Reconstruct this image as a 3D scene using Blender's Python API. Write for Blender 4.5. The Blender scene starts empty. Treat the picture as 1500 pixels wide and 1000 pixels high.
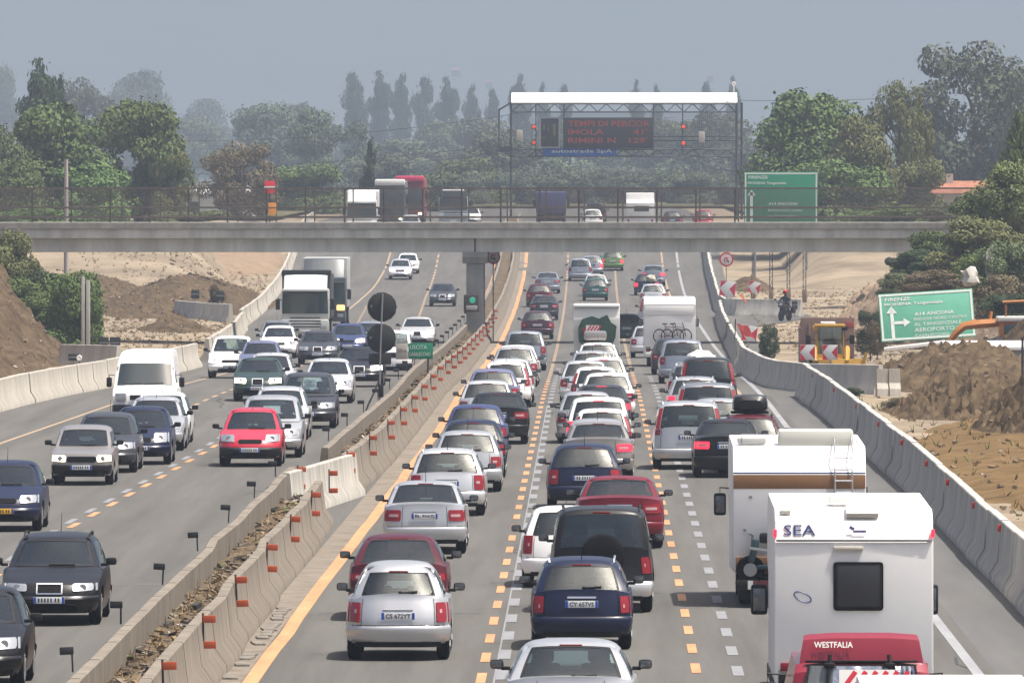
import bpy, bmesh, math, random
from mathutils import Vector, Matrix, noise
R = math.radians
random.seed(7)
sc = bpy.context.scene
COL = sc.collection

# ------------------------------------------------------------------ camera and road profile
F, H0, VX, VY = 15000.0, 7.6, 868.0, 250.0
cam_d = bpy.data.cameras.new('camera'); cam = bpy.data.objects.new('camera', cam_d); COL.objects.link(cam)
cam.location = (0, 0, H0); cam.rotation_euler = (R(90), 0, 0)
cam_d.sensor_width = 36; cam_d.lens = 360; cam_d.shift_x = -118/1500; cam_d.shift_y = -250/1500
cam_d.clip_start = 1; cam_d.clip_end = 20000
sc.camera = cam

def hermite(tab):
    xs = [p[0] for p in tab]; ys = [p[1] for p in tab]; n = len(xs)
    d = [(ys[i+1]-ys[i])/(xs[i+1]-xs[i]) for i in range(n-1)]
    m = [d[0]] + [0 if d[i-1]*d[i] <= 0 else 2*d[i-1]*d[i]/(d[i-1]+d[i]) for i in range(1, n-1)] + [d[-1]]
    def f(x):
        if x <= xs[0]: return ys[0]
        if x >= xs[-1]: return ys[-1]
        lo = 0
        while xs[lo+1] < x: lo += 1
        h = xs[lo+1]-xs[lo]; t = (x-xs[lo])/h
        return ((2*t**3-3*t*t+1)*ys[lo] + (t**3-2*t*t+t)*h*m[lo] + (-2*t**3+3*t*t)*ys[lo+1] + (t**3-t*t)*h*m[lo+1])
    return f
zr = hermite([(-60, 0), (330, 0), (430, -.6), (520, -.95), (600, -1.0), (690, -.6), (750, .3), (790, 1.9), (822, 2.8), (860, 3.15), (904, 3.25), (1000, 3.4), (13000, 3.4)])
def lin(tab, x):
    if x <= tab[0][0]: return tab[0][1]
    for (a, p), (b, q) in zip(tab, tab[1:]):
        if x <= b: return p+(q-p)*(x-a)/(b-a)
    return tab[-1][1]
def dist(py, z=0.0):
    """distance at which something z above the road shows at pixel row py"""
    D = 300.0
    lo, hi = 60.0, 1100.0
    for _ in range(60):
        D = (lo+hi)/2
        if VY+F*(H0-zr(D)-z)/D > py: lo = D
        else: hi = D
    return D
def at(px, py, z=0.0):
    D = dist(py, z); return Vector(((px-VX)*D/F, D, zr(D)+z))
def atD(px, py, D):
    return Vector(((px-VX)*D/F, D, H0+(VY-py)*D/F))

# ------------------------------------------------------------------ materials
MATS = {}
def srgb(c):
    return tuple((v/255/12.92 if v/255 <= .04045 else ((v/255+.055)/1.055)**2.4) for v in c)
def mat(name, col, rough=.6, metal=0.0, spec=.5, var=0.0, scale=3.0, bump=0.0, bscale=20.0, coat=0.0, emit=None, estr=0.0, col2=None, stretch=None, detail=5.0, hue_obj=0.0):
    if name in MATS: return MATS[name]
    m = bpy.data.materials.new(name); m.use_nodes = True; nt = m.node_tree; b = nt.nodes['Principled BSDF']
    b.inputs['Base Color'].default_value = (*col, 1); b.inputs['Roughness'].default_value = rough
    b.inputs['Metallic'].default_value = metal; b.inputs['Specular IOR Level'].default_value = spec if rough < .84 else min(spec, .06)
    b.inputs['Coat Weight'].default_value = coat; b.inputs['Coat Roughness'].default_value = .08
    tc = None
    if var or bump:
        tc = nt.nodes.new('ShaderNodeTexCoord'); src = tc.outputs['Object']
        if stretch:
            mp = nt.nodes.new('ShaderNodeMapping'); mp.inputs['Scale'].default_value = stretch; nt.links.new(src, mp.inputs[0]); src = mp.outputs[0]
    if var:
        n = nt.nodes.new('ShaderNodeTexNoise'); n.inputs['Scale'].default_value = scale; n.inputs['Detail'].default_value = detail; n.inputs['Roughness'].default_value = .65
        nt.links.new(src, n.inputs['Vector'])
        mx = nt.nodes.new('ShaderNodeMix'); mx.data_type = 'RGBA'
        a = tuple(v*(1-var) for v in col); c2 = col2 or tuple(min(1, v*(1+var)) for v in col)
        mx.inputs[6].default_value = (*a, 1); mx.inputs[7].default_value = (*c2, 1)
        rp = nt.nodes.new('ShaderNodeMapRange'); rp.inputs[1].default_value = .3; rp.inputs[2].default_value = .7
        nt.links.new(n.outputs['Fac'], rp.inputs[0]); nt.links.new(rp.outputs[0], mx.inputs[0])
        out = mx.outputs[2]
        if hue_obj:
            oi = nt.nodes.new('ShaderNodeObjectInfo'); hs = nt.nodes.new('ShaderNodeHueSaturation')
            r1 = nt.nodes.new('ShaderNodeMapRange'); r1.inputs[3].default_value = .5-hue_obj*.12; r1.inputs[4].default_value = .5+hue_obj*.10
            r2 = nt.nodes.new('ShaderNodeMapRange'); r2.inputs[3].default_value = 1-hue_obj; r2.inputs[4].default_value = 1+hue_obj
            nt.links.new(oi.outputs['Random'], r1.inputs[0]); nt.links.new(oi.outputs['Random'], r2.inputs[0])
            nt.links.new(r1.outputs[0], hs.inputs['Hue']); nt.links.new(r2.outputs[0], hs.inputs['Value']); nt.links.new(out, hs.inputs['Color']); out = hs.outputs[0]
        nt.links.new(out, b.inputs['Base Color'])
    if bump:
        n2 = nt.nodes.new('ShaderNodeTexNoise'); n2.inputs['Scale'].default_value = bscale; n2.inputs['Detail'].default_value = 6
        nt.links.new(src, n2.inputs['Vector'])
        bp = nt.nodes.new('ShaderNodeBump'); bp.inputs['Strength'].default_value = bump; bp.inputs['Distance'].default_value = .05
        nt.links.new(n2.outputs['Fac'], bp.inputs['Height']); nt.links.new(bp.outputs[0], b.inputs['Normal'])
    if emit:
        b.inputs['Emission Color'].default_value = (*emit, 1); b.inputs['Emission Strength'].default_value = estr
    MATS[name] = m; return m

def glass_mat():
    m = bpy.data.materials.new('car_glass'); m.use_nodes = True; nt = m.node_tree; nt.nodes.clear()
    o = nt.nodes.new('ShaderNodeOutputMaterial'); mx = nt.nodes.new('ShaderNodeMixShader'); t = nt.nodes.new('ShaderNodeBsdfTransparent')
    g = nt.nodes.new('ShaderNodeBsdfGlossy'); fr = nt.nodes.new('ShaderNodeFresnel'); fr.inputs[0].default_value = 1.9
    t.inputs[0].default_value = (.70, .82, .78, 1); g.inputs['Roughness'].default_value = .03; g.inputs[0].default_value = (.92, 1, .98, 1)
    nt.links.new(fr.outputs[0], mx.inputs[0]); nt.links.new(t.outputs[0], mx.inputs[1]); nt.links.new(g.outputs[0], mx.inputs[2]); nt.links.new(mx.outputs[0], o.inputs[0])
    return m
GLASS = glass_mat()
def paint(name, rgb, metal=0.0, rough=.32):
    dk = max(rgb) < .2
    return mat('paint_'+name, rgb, rough, metal, .3 if dk else .5, var=.05, scale=2.0, coat=.12 if dk else .65)
PAINT = dict(
    silver=paint('silver', (.50, .51, .52), .55, .34), light_silver=paint('light_silver', (.62, .63, .64), .45, .34), grey=paint('grey', (.22, .23, .245), .45),
    dark_grey=paint('dark_grey', (.045, .048, .055), .3), black=paint('black', (.008, .008, .009)), navy=paint('navy', (.007, .011, .034)),
    blue=paint('blue', (.035, .05, .13), .2), lilac=paint('lilac', (.17, .18, .30), .4), plum=paint('plum', (.06, .03, .05), .2),
    white=paint('white', (.80, .80, .79)), red=paint('red', (.44, .010, .03)), maroon=paint('maroon', (.065, .006, .012)), wine=paint('wine', (.135, .009, .018)),
    green=paint('green', (.10, .19, .06)), teal=paint('teal', (.015, .07, .065)), dark_green=paint('dark_green', (.02, .04, .035)), steel=paint('steel', (.30, .33, .38), .5), taupe=paint('taupe', (.30, .28, .26), .4))
RUBBER = mat('rubber', (.009, .009, .010), .9, spec=.2, var=.2)
BLACKP = mat('black_plastic', (.009, .009, .010), .6, spec=.3)
GRILLE = mat('grille_black', (.004, .004, .005), .8, spec=.15)
CHROME = mat('bright_metal', (.65, .66, .68), .25, .9)
RIM = mat('alloy_rim', (.38, .39, .40), .35, .8)
INTER = mat('interior_trim', (.03, .031, .033), .9, var=.2)
SEATM = mat('seat_fabric', (.025, .026, .030), .95)
TAIL = mat('tail_lens', (.22, .008, .014), .25, coat=.1)
REVL = mat('reversing_lens', (.42, .26, .27), .25)
MIRG = mat('mirror_glass', (.20, .21, .22), .2, .8)
TAIL_ON = mat('tail_lens_lit', (.6, .02, .03), .2, emit=(1, .03, .07), estr=1.1)
CLEAR = mat('lamp_lens', (.46, .48, .50), .12, .55, coat=.6)
LAMP_ON = mat('headlamp_lit', (.9, .85, .75), .2, emit=(1, .80, .52), estr=4.0)
LAMP_ONW = mat('headlamp_lit_white', (.9, .9, .9), .2, emit=(1, .97, .93), estr=3.5)
AMBER = mat('amber_lens', (.75, .25, .03), .25)
PLATE = mat('number_plate', (.66, .68, .70), .45)
PLATEB = mat('plate_band', (.02, .06, .35), .45)
PLATEY = mat('yellow_plate', (.75, .42, .03), .45)
INK = mat('ink', (.02, .022, .03), .6)
BARK = mat('bark', (.075, .058, .045), .95, var=.3, scale=3, stretch=(1, 1, .2), bump=.5)
WHITE = mat('white_paint', (.78, .78, .76), .45, var=.04, scale=1.2)

# ------------------------------------------------------------------ mesh building
KIDS = {}   # name of a thing or part -> its children
class MB:
    def __init__(s): s.v = []; s.f = []; s.m = []
    def quad_grid(s, pts, mi=0, flip=False):
        n = len(pts); k = len(pts[0]); b = len(s.v)
        for row in pts: s.v += [tuple(p) for p in row]
        for i in range(n-1):
            for j in range(k-1):
                q = (b+i*k+j, b+i*k+j+1, b+(i+1)*k+j+1, b+(i+1)*k+j)
                s.f.append(q[::-1] if flip else q); s.m.append(mi)
    def box(s, c, d, mi=0, rz=0.0, rx=0.0, ry=0.0, bev=0.0, taper=None):
        bm = bmesh.new(); bmesh.ops.create_cube(bm, size=1)
        for v in bm.verts:
            tx = ty = 1.0
            if taper and v.co.z > 0: tx, ty = taper
            v.co = Vector((v.co.x*d[0]*tx, v.co.y*d[1]*ty, v.co.z*d[2]))
        if bev: bmesh.ops.bevel(bm, geom=bm.edges[:], offset=bev, segments=2, affect='EDGES', profile=.6)
        M = Matrix.Translation(Vector(c)) @ Matrix.Rotation(rz, 4, 'Z') @ Matrix.Rotation(ry, 4, 'Y') @ Matrix.Rotation(rx, 4, 'X')
        s.bm(bm, M, mi)
    def bm(s, bm, M=Matrix(), mi=0):
        b = len(s.v); bm.verts.index_update()
        s.v += [tuple(M @ v.co) for v in bm.verts]
        for f in bm.faces: s.f.append(tuple(b+v.index for v in f.verts)); s.m.append(mi)
        bm.free()
    def tube(s, pts, rad, n=6, mi=0, cap=True):
        pts = [Vector(p) for p in pts]; rads = rad if isinstance(rad, (list, tuple)) else [rad]*len(pts)
        b = len(s.v)
        for i, p in enumerate(pts):
            t = (pts[min(i+1, len(pts)-1)]-pts[max(i-1, 0)]).normalized()
            u = t.cross(Vector((0, 0, 1)) if abs(t.z) < .95 else Vector((1, 0, 0))).normalized(); w = t.cross(u)
            for k in range(n):
                a = 2*math.pi*k/n; s.v.append(tuple(p+(u*math.cos(a)+w*math.sin(a))*rads[i]))
        for i in range(len(pts)-1):
            for k in range(n):
                s.f.append((b+i*n+k, b+i*n+(k+1) % n, b+(i+1)*n+(k+1) % n, b+(i+1)*n+k)); s.m.append(mi)
        if cap:
            s.f.append(tuple(b+k for k in range(n))[::-1]); s.m.append(mi)
            s.f.append(tuple(b+(len(pts)-1)*n+k for k in range(n))); s.m.append(mi)
    def lathe(s, prof, axis='X', c=(0, 0, 0), n=20, mi=0):
        """prof: (along axis, radius)"""
        b = len(s.v)
        for (a, r) in prof:
            for k in range(n):
                t = 2*math.pi*k/n; p, q = r*math.cos(t), r*math.sin(t)
                v = {'X': (a, p, q), 'Y': (p, a, q), 'Z': (p, q, a)}[axis]
                s.v.append((c[0]+v[0], c[1]+v[1], c[2]+v[2]))
        for i in range(len(prof)-1):
            for k in range(n):
                s.f.append((b+i*n+k, b+i*n+(k+1) % n, b+(i+1)*n+(k+1) % n, b+(i+1)*n+k)); s.m.append(mi)
        s.f.append(tuple(b+k for k in range(n))); s.m.append(mi)
        s.f.append(tuple(b+(len(prof)-1)*n+k for k in range(n))); s.m.append(mi)
    def prism(s, prof, x0, x1, mi=0, inset=None):
        """side profile (y, z) swept across x"""
        n = len(prof); b = len(s.v)
        for x in (x0, x1): s.v += [(x, p[0], p[1]) for p in prof]
        for i in range(n):
            j = (i+1) % n; s.f.append((b+i, b+j, b+n+j, b+n+i)); s.m.append(mi)
        s.f.append(tuple(range(b, b+n))[::-1]); s.m.append(mi); s.f.append(tuple(range(b+n, b+2*n))); s.m.append(mi)
    def sweep(s, sect, path, mi=0, close=True):
        """vertical cross-section [(offset, z)] along path [(point, side vector)]"""
        n = len(sect); b = len(s.v)
        for p, sd in path:
            for (o, z) in sect: s.v.append((p[0]+sd[0]*o, p[1]+sd[1]*o, p[2]+z))
        for i in range(len(path)-1):
            for k in range(n if close else n-1):
                s.f.append((b+i*n+k, b+i*n+(k+1) % n, b+(i+1)*n+(k+1) % n, b+(i+1)*n+k)); s.m.append(mi)
        if close:
            s.f.append(tuple(b+k for k in range(n))); s.m.append(mi); e = b+(len(path)-1)*n
            s.f.append(tuple(e+k for k in range(n))); s.m.append(mi)
    def mesh(s, name, mats, smooth=True, angle=38, fix=True):
        me = bpy.data.meshes.new(name); me.from_pydata(s.v, [], s.f)
        for m in (mats if isinstance(mats, (list, tuple)) else [mats]): me.materials.append(m)
        me.polygons.foreach_set('material_index', s.m)
        if fix:
            bm = bmesh.new(); bm.from_mesh(me); bmesh.ops.recalc_face_normals(bm, faces=bm.faces[:]); bm.to_mesh(me); bm.free()
        if smooth: me.shade_smooth(); me.set_sharp_from_angle(angle=R(angle))
        me.update(); return me
    def build(s, name, mats, parent=None, loc=(0, 0, 0), **k):
        return link(name, s.mesh(name, mats, **k), parent, loc)
def link(name, me, parent=None, loc=(0, 0, 0)):
    o = bpy.data.objects.new(name, me); COL.objects.link(o); o.location = loc
    if parent: o.parent = parent; KIDS.setdefault(parent.name, []).append(o)
    return o
def thing(name, label, cat, loc=(0, 0, 0), rz=0.0, group=None):
    o = bpy.data.objects.new(name, None); COL.objects.link(o); o.location = loc; o.rotation_euler = (0, 0, rz); o.empty_display_size = .3
    return tag(o, label, cat, group)
def tag(o, label=None, cat=None, group=None, kind=None):
    if label: o['label'] = label
    if cat: o['category'] = cat
    if group: o['group'] = group
    if kind: o['kind'] = kind
    return o
def clone(o, parent=None):
    c = o.copy(); COL.objects.link(c)
    if parent: c.parent = parent; KIDS.setdefault(parent.name, []).append(c)
    for ch in KIDS.get(o.name, []): clone(ch, c)
    return c
def tree_of(o):
    out = [o]
    for c in KIDS.get(o.name, []): out += tree_of(c)
    return out
def repaint(root, frm, to):
    for o in tree_of(root):
        if o.type == 'MESH':
            for sl in o.material_slots:
                if sl.material == frm: sl.link = 'OBJECT'; sl.material = to

# text meshes are made while the scene is nearly empty
TXT = {}
def make_text(body, bold=False):
    cu = bpy.data.curves.new('lettering', 'FONT'); cu.body = body; cu.size = 1; cu.align_x = 'LEFT'; cu.align_y = 'BOTTOM_BASELINE'; cu.resolution_u = 2
    cu.extrude = .01; cu.offset = .018 if bold else 0
    o = bpy.data.objects.new('lettering', cu); COL.objects.link(o)
    bpy.context.view_layer.update(); dg = bpy.context.evaluated_depsgraph_get()
    me = bpy.data.meshes.new_from_object(o.evaluated_get(dg)); bpy.data.objects.remove(o); bpy.data.curves.remove(cu)
    TXT[body] = me
for t in ('CS 672YT', 'BL 906ZJ', 'CY 657VS', 'SEA', 'WESTFALIA', 'FIRENZE', 'MODENA Tangenziale', 'A14 ANCONA', 'PADOVA NORD CENTRO', 'AL TANGENZIALE', 'AEROPORTO', 'CASALECCHIO',
          'TEMPI DI PERCOR', 'IMOLA         41\'', 'RIMINI N   129\'', 'autostrade SpA', '200 m', 'USCITA'):
    make_text(t, t in ('FIRENZE', 'MODENA Tangenziale', 'A14 ANCONA', 'autostrade SpA', 'CS 672YT', 'BL 906ZJ', 'CY 657VS', 'WESTFALIA', 'IMOLA         41\'', 'RIMINI N   129\'', 'TEMPI DI PERCOR'))
def lettering(body, parent, loc, width, m, height=None, rz=0.0, tilt=0.0, name='lettering'):
    """text facing -Y (towards the camera side); loc is its lower left corner"""
    me = TXT[body].copy(); xs = [v.co.x for v in me.vertices]; ys = [v.co.y for v in me.vertices]
    w = max(xs)-min(xs); h = max(ys)-min(ys); sx = width/w; sy = (height/h) if height else sx
    for v in me.vertices: v.co = Vector(((v.co.x-min(xs))*sx, -v.co.z*.25, (v.co.y-min(ys))*sy))
    me.materials.clear(); me.materials.append(m)
    o = link(name, me, parent, loc); o.rotation_euler = (tilt, 0, rz); return o
# ------------------------------------------------------------------ cars
SIDE = [(.15, .90), (.30, .965), (.48, .995), (.62, 1.0), (.80, .985), (1.0, .95), (1.3, .93)]
def frange(a, b, n): return [a+(b-a)*i/n for i in range(n+1)]
class Car:
    def __init__(s, **k):
        s.zs = .21; s.crown = .035; s.wr = .31; s.tyre = .30; s.wy = None; s.roofdrop = (.05, .07); s.rcr = .17; s.rcf = .30; s.wb = .93; s.wt = .70
        s.rearwin = (.14, .86, .86); s.lights = [(.66, .99, .58, .80)]; s.clights = None; s.head = (.52, .97, .58, .74); s.grille = (.42, .60, .70); s.rails = False
        s.bump_c = 'paint'; s.trim = True; s.wiper = True; s.spare = False; s.plate_z = .72; s.plate_s = 0.0; s.brake3 = True; s.antenna = False; s.fog = False; s.style = 'round'; s.strip = False
        s.__dict__.update(k)
        if s.wy is None: s.wy = (.72, s.L-.86)
    # lower body surface: s across -1..1, t rear..front, z height
    def B(s, a, t, z):
        y0 = lin(s.rear, z); y1 = s.L-lin(s.front, z); y = y0+(y1-y0)*t
        y += s.rcr*abs(a)**5*(1-t)**10 - s.rcf*abs(a)**4*t**10
        hw = s.W/2*lin(SIDE, z)*(1-.07*(1-t)**8-.13*t**8)
        return Vector((hw*a, y, z))
    def ztop(s, y, a): return lin(s.top, y)+s.crown*(1-a*a)-.035*abs(a)**8
    def zbot(s, y, a):
        z = s.zs + .06*max(0, 1-y/.5)**1 + .05*max(0, 1-(s.L-y)/.5)
        if abs(a) > .8:
            for w in s.wy:
                d = abs(y-w); Ra = s.wr+.055
                if d < Ra: z = max(z, s.wr-.01+math.sqrt(Ra*Ra-d*d))
        return z
    # cabin surface
    def C(s, a, t, r):
        yrb, yrt, yft, yfb = s.g; z0 = s.belt-.05; rr = r
        yr = yrb+(yrt-yrb)*(rr**1.15); yf = yfb+(yft-yfb)*(rr**.9)
        k = max(0, (r-.86)/.14); yr += .07*k*k; yf -= .09*k*k
        y = yr+(yf-yr)*t
        y += s.rcr*.7*abs(a)**4*(1-t)**8 - s.rcf*.8*abs(a)**3*t**8
        top = s.H-s.roofdrop[0]*(1-t)**3-s.roofdrop[1]*t**3-.02
        z = z0+(top-z0)*r + (.03*(1-a*a)-.05*abs(a)**7)*r**4
        hw = s.W/2*(s.wb+(s.wt-s.wb)*r**1.25)*(1-.05*(1-t)**6-.07*t**6)*(1-.02*k)
        return Vector((hw*a, y, z))
    def boxgrid(s, mb, A, T, Rr, fn, skip, mi):
        idx = {}
        nA, nT, nR = len(A), len(T), len(Rr)
        def vid(i, j, k):
            if (i, j, k) not in idx: idx[(i, j, k)] = len(mb.v); mb.v.append(tuple(fn(A[i], T[j], Rr[k])))
            return idx[(i, j, k)]
        def add(face, q, u, w):
            if skip(face, u, w): return
            mb.f.append(tuple(vid(*c) for c in q)); mb.m.append(mi(face, u, w))
        mid = lambda L, i: (L[i]+L[i+1])/2
        for i in range(nA-1):
            for k in range(nR-1):
                add('rear', ((i, 0, k), (i+1, 0, k), (i+1, 0, k+1), (i, 0, k+1)), mid(A, i), mid(Rr, k))
                add('front', ((i, nT-1, k), (i, nT-1, k+1), (i+1, nT-1, k+1), (i+1, nT-1, k)), mid(A, i), mid(Rr, k))
            for j in range(nT-1):
                add('top', ((i, j, nR-1), (i+1, j, nR-1), (i+1, j+1, nR-1), (i, j+1, nR-1)), mid(A, i), mid(T, j))
                add('bottom', ((i, j, 0), (i, j+1, 0), (i+1, j+1, 0), (i+1, j, 0)), mid(A, i), mid(T, j))
        for j in range(nT-1):
            for k in range(nR-1):
                add('left', ((0, j, k), (0, j, k+1), (0, j+1, k+1), (0, j+1, k)), mid(T, j), mid(Rr, k))
                add('right', ((nA-1, j, k), (nA-1, j+1, k), (nA-1, j+1, k+1), (nA-1, j, k+1)), mid(T, j), mid(Rr, k))
    def patch(s, fn, u0, u1, v0, v1, n, m, off, mb, mi=0, rnd=.06, thick=None):
        """curved panel lying off the surface fn(u, v) by off, with turned-in edges"""
        rows = []
        for j in range(m+1):
            q = j/m; row = []
            sh = rnd*abs(2*q-1)**6
            for i in range(n+1):
                p = i/n; uc = (u0+u1)/2; uh = (u1-u0)/2*(1-sh); row.append(fn(uc+uh*(2*p-1), v0+(v1-v0)*q))
            rows.append(row)
        def nrm(i, j):
            a = rows[min(j+1, m)][i]-rows[max(j-1, 0)][i]; b = rows[j][min(i+1, n)]-rows[j][max(i-1, 0)]
            return b.cross(a).normalized()
        N = [[nrm(i, j) for i in range(n+1)] for j in range(m+1)]
        C0 = Vector((0, s.L/2, .6))
        sg = 1 if N[m//2][n//2].dot(rows[m//2][n//2]-C0) > 0 else -1
        out = [[rows[j][i]+N[j][i]*sg*off for i in range(n+1)] for j in range(m+1)]
        mb.quad_grid(out, mi)
        if thick:
            ring = [(0, i) for i in range(n+1)]+[(j, n) for j in range(1, m+1)]+[(m, i) for i in range(n-1, -1, -1)]+[(j, 0) for j in range(m-1, 0, -1)]
            o = [out[j][i] for j, i in ring]; q = [rows[j][i]-N[j][i]*sg*.02 for j, i in ring]
            mb.quad_grid([o+[o[0]], q+[q[0]]], mi)
    def make(s, paint_m):
        L, W, H = s.L, s.W, s.H
        root = bpy.data.objects.new(s.name, None); COL.objects.link(root); root.empty_display_size = .3
        off = Vector((0, -L/2, 0))
        def fin(name, mb, mats, parent=root, **k):
            for i, v in enumerate(mb.v): mb.v[i] = (v[0], v[1]-L/2, v[2])
            return mb.build(name, mats, parent, **k)
        # body shell: lower box + cabin
        mb = MB()
        A = [-1, -.97, -.88, -.72, -.45, -.2, .2, .45, .72, .88, .97, 1]
        ts = set(frange(0, 1, 14)) | {.015, .04, .96, .985}
        for w in s.wy:
            for d in (-1, -.96, -.8, -.5, 0, .5, .8, .96, 1): ts.add(min(1, max(0, (w+d*(s.wr+.055))/L)))
        T = sorted(ts); T = [t for i, t in enumerate(T) if i == 0 or t-T[i-1] > .004]
        if T[-1] < 1: T.append(1)
        Rr = [0, .1, .25, .4, .55, .7, .85, .95, 1]
        def fb(a, t, r):
            y = t*L; z0 = s.zbot(y, a); z1 = s.ztop(y, a); z = z0+(z1-z0)*r
            return s.B(a, t, z)
        yr0, yf0 = s.g[0], s.g[3]
        def mi_b(face, u, w):
            if face == 'bottom': return 1
            if face == 'top' and yr0+.12 < w*L < yf0-.25 and abs(u) < .86: return 2
            return 0
        s.boxgrid(mb, A, T, Rr, fb, lambda *q: False, mi_b)
        r0, r1, ra = s.rearwin; fr0, fr1, fa = .16, .88, .86
        A2 = sorted({-1, -.96, -.9, 0, 1, .96, .9, *frange(-.8, .8, 8), ra, -ra, fa, -fa}); A2 = [a for i, a in enumerate(A2) if i == 0 or a-A2[i-1] > .012]
        sw = s.sidewin if hasattr(s, 'sidewin') else ((.06, .36), (.39, .60), (.63, .93))
        T2 = sorted({0, .02, 1, .98, *frange(.05, .95, 9), *[q for p in sw for q in p]}); T2 = [t for i, t in enumerate(T2) if i == 0 or t-T2[i-1] > .008]
        R2 = sorted({0, .5, .93, .97, 1, r0, r1, fr0, fr1, .17, .83, .3, .7}); R2 = [t for i, t in enumerate(R2) if i == 0 or t-R2[i-1] > .008]
        e = .006
        def skip(face, u, w):
            if face == 'bottom': return True
            if face == 'rear': return abs(u) < ra-e and r0 < w < r1
            if face == 'front': return abs(u) < fa-e and fr0 < w < fr1
            if face in ('left', 'right'): return .17 < w < .83 and any(p < u < q for p, q in sw)
            return False
        s.boxgrid(mb, A2, T2, R2, s.C, skip, lambda *q: 0)
        fin('body', mb, [paint_m, BLACKP, INTER])
        # glass
        for nm, fn, u, v in (('rear_window', lambda a, r: s.C(a, 0, r), ra, (r0, r1)), ('windscreen', lambda a, r: s.C(a, 1, r), fa, (fr0, fr1))):
            m2 = MB(); s.patch(fn, -u-.01, u+.01, v[0]-.02, v[1]+.02, 10, 6, .004, m2, 0, getattr(s, 'winrnd', .03)); g = fin(nm, m2, GLASS, smooth=True)
            m3 = MB()
            a, b = u-.01, u+.035
            for (u0, u1, w0, w1) in ((-b, -a, v[0]-.03, v[1]+.03), (a, b, v[0]-.03, v[1]+.03), (-a, a, v[0]-.045, v[0]+.005), (-a, a, v[1]-.005, v[1]+.03)):
                s.patch(fn, u0, u1, w0, w1, 4 if u1-u0 < .3 else 10, 6, .008, m3, 0, 0)
            fin('seal', m3, BLACKP, g)
        for sd in (-1, 1):
            for p, q in sw:
                m2 = MB(); s.patch(lambda t, r: s.C(sd, t, r), p-.005, q+.005, .15, .85, 5, 4, .004, m2, 0, .02); fin('side_window', m2, GLASS)
        # seats seen through the glass
        m2 = MB(); yfs = s.g[2]-.15 if s.g[2]-s.g[1] > .9 else (s.g[1]+s.g[2])/2+.2
        for x in (-.36, .36):
            m2.box((x*W/1.75, yfs, s.belt-.05), (.46, .14, .36), bev=.05, rx=-.2); m2.box((x*W/1.75, yfs-.06, s.belt+.25), (.29, .10, .21), bev=.045)
        yrs = max(s.g[1]+.25, s.g[0]+.45)
        for x in (-.38, .38): m2.box((x*W/1.75, yrs, s.belt+.12), (.27, .08, .19), bev=.03)
        m2.box((0, yrs, s.belt-.06), (W*.70, .14, .26), bev=.05)
        fin('seats', m2, SEATM)
        # bumpers
        for end, nm in ((0, 'rear_bumper'), (1, 'front_bumper')):
            m2 = MB(); z0, z1 = (.30, .54) if end == 0 else (.28, .50)
            rows = []
            tw = .055
            path = [(-1, tw), (-1, tw*.6), (-1, tw*.25)] + [(a, 0) for a in (-1, -.94, -.85, -.7, -.4, 0, .4, .7, .85, .94, 1)] + [(1, tw*.25), (1, tw*.6), (1, tw)]
            for zz, o in ((z0-.02, -.02), (z0, .012), (z0+.06, .028), (z1-.05, .030), (z1-.01, .018), (z1+.015, -.01)):
                row = []
                for a, t in path:
                    p = s.B(a, t if end == 0 else 1-t, zz); d = Vector((p.x/(W/2)*(1 if abs(a) > .9 else .35), (-1 if end == 0 else 1)*(1 if t == 0 else .1), 0)).normalized()
                    row.append(p+d*o)
                rows.append(row)
            m2.quad_grid(rows, 0)
            bm_ = BLACKP if s.bump_c == 'black' else PAINT['light_silver'] if s.bump_c == 'silver' else paint_m
            bo = fin(nm, m2, bm_)
            if s.strip:
                m3 = MB(); s.patch(lambda a, z: s.B(a, end, z)+Vector((0, -.045 if end == 0 else .045, 0)), -.9, .9, .43, .475, 12, 2, .006, m3); fin('bumper_strip', m3, BLACKP, bo)
            m3 = MB(); s.patch(lambda a, z: s.B(a, end, z), -.86, .86, .22, .30, 10, 2, .012, m3, 0, 0); fin('valance', m3, BLACKP, bo)
        # lamps
        for sd in (-1, 1):
            m2 = MB()
            for (a0, a1, z0, z1) in s.lights:
                s.patch(lambda a, z: s.B(a*sd, 0, z), a0, a1, z0, z1, 5, 5, .014, m2, 0, .10, True)
                s.patch(lambda t, z: s.B(sd, t, z), .0, .035, z0, z1, 3, 4, .010, m2, 0, 0, True)
            if s.clights:
                a0, a1, v0, v1 = s.clights; s.patch(lambda a, r: s.C(a*sd, 0, r), a0, a1, v0, v1, 3, 6, .014, m2, 0, .1, True); s.patch(lambda t, r: s.C(sd, t, r), 0, .03, v0, v1, 2, 6, .010, m2, 0, 0, True)
            tl = fin('tail_lamp', m2, TAIL)
            a0, a1, z0, z1 = s.lights[0]; m3 = MB(); zc = z0+(z1-z0)*s.__dict__.get('revz', .5); s.patch(lambda a, z: s.B(a*sd, 0, z), a0+.05, a1-.09, zc-.028, zc+.028, 3, 2, .020, m3, 0, .1); fin('reversing_lens', m3, REVL, tl)
            a0, a1, z0, z1 = s.head; m2 = MB()
            s.patch(lambda a, z: s.B(a*sd, 1, z+.03*abs(a)), a0, a1, z0, z1, 6, 5, .014, m2, 0, .12, True); s.patch(lambda t, z: s.B(sd, t, z+.03), .965, 1, z0, z1, 3, 4, .010, m2, 0, 0, True)
            h = fin('headlamp', m2, CLEAR)
            m3 = MB(); ac = (a0+a1)/2; p = s.B(ac*sd, 1, (z0+z1)/2+.02); m3.lathe([(0, .062), (.022, .062), (.024, .03)], 'Y', (p.x, p.y+.004, p.z), 14); fin('bulb', m3, CHROME, h)
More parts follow.
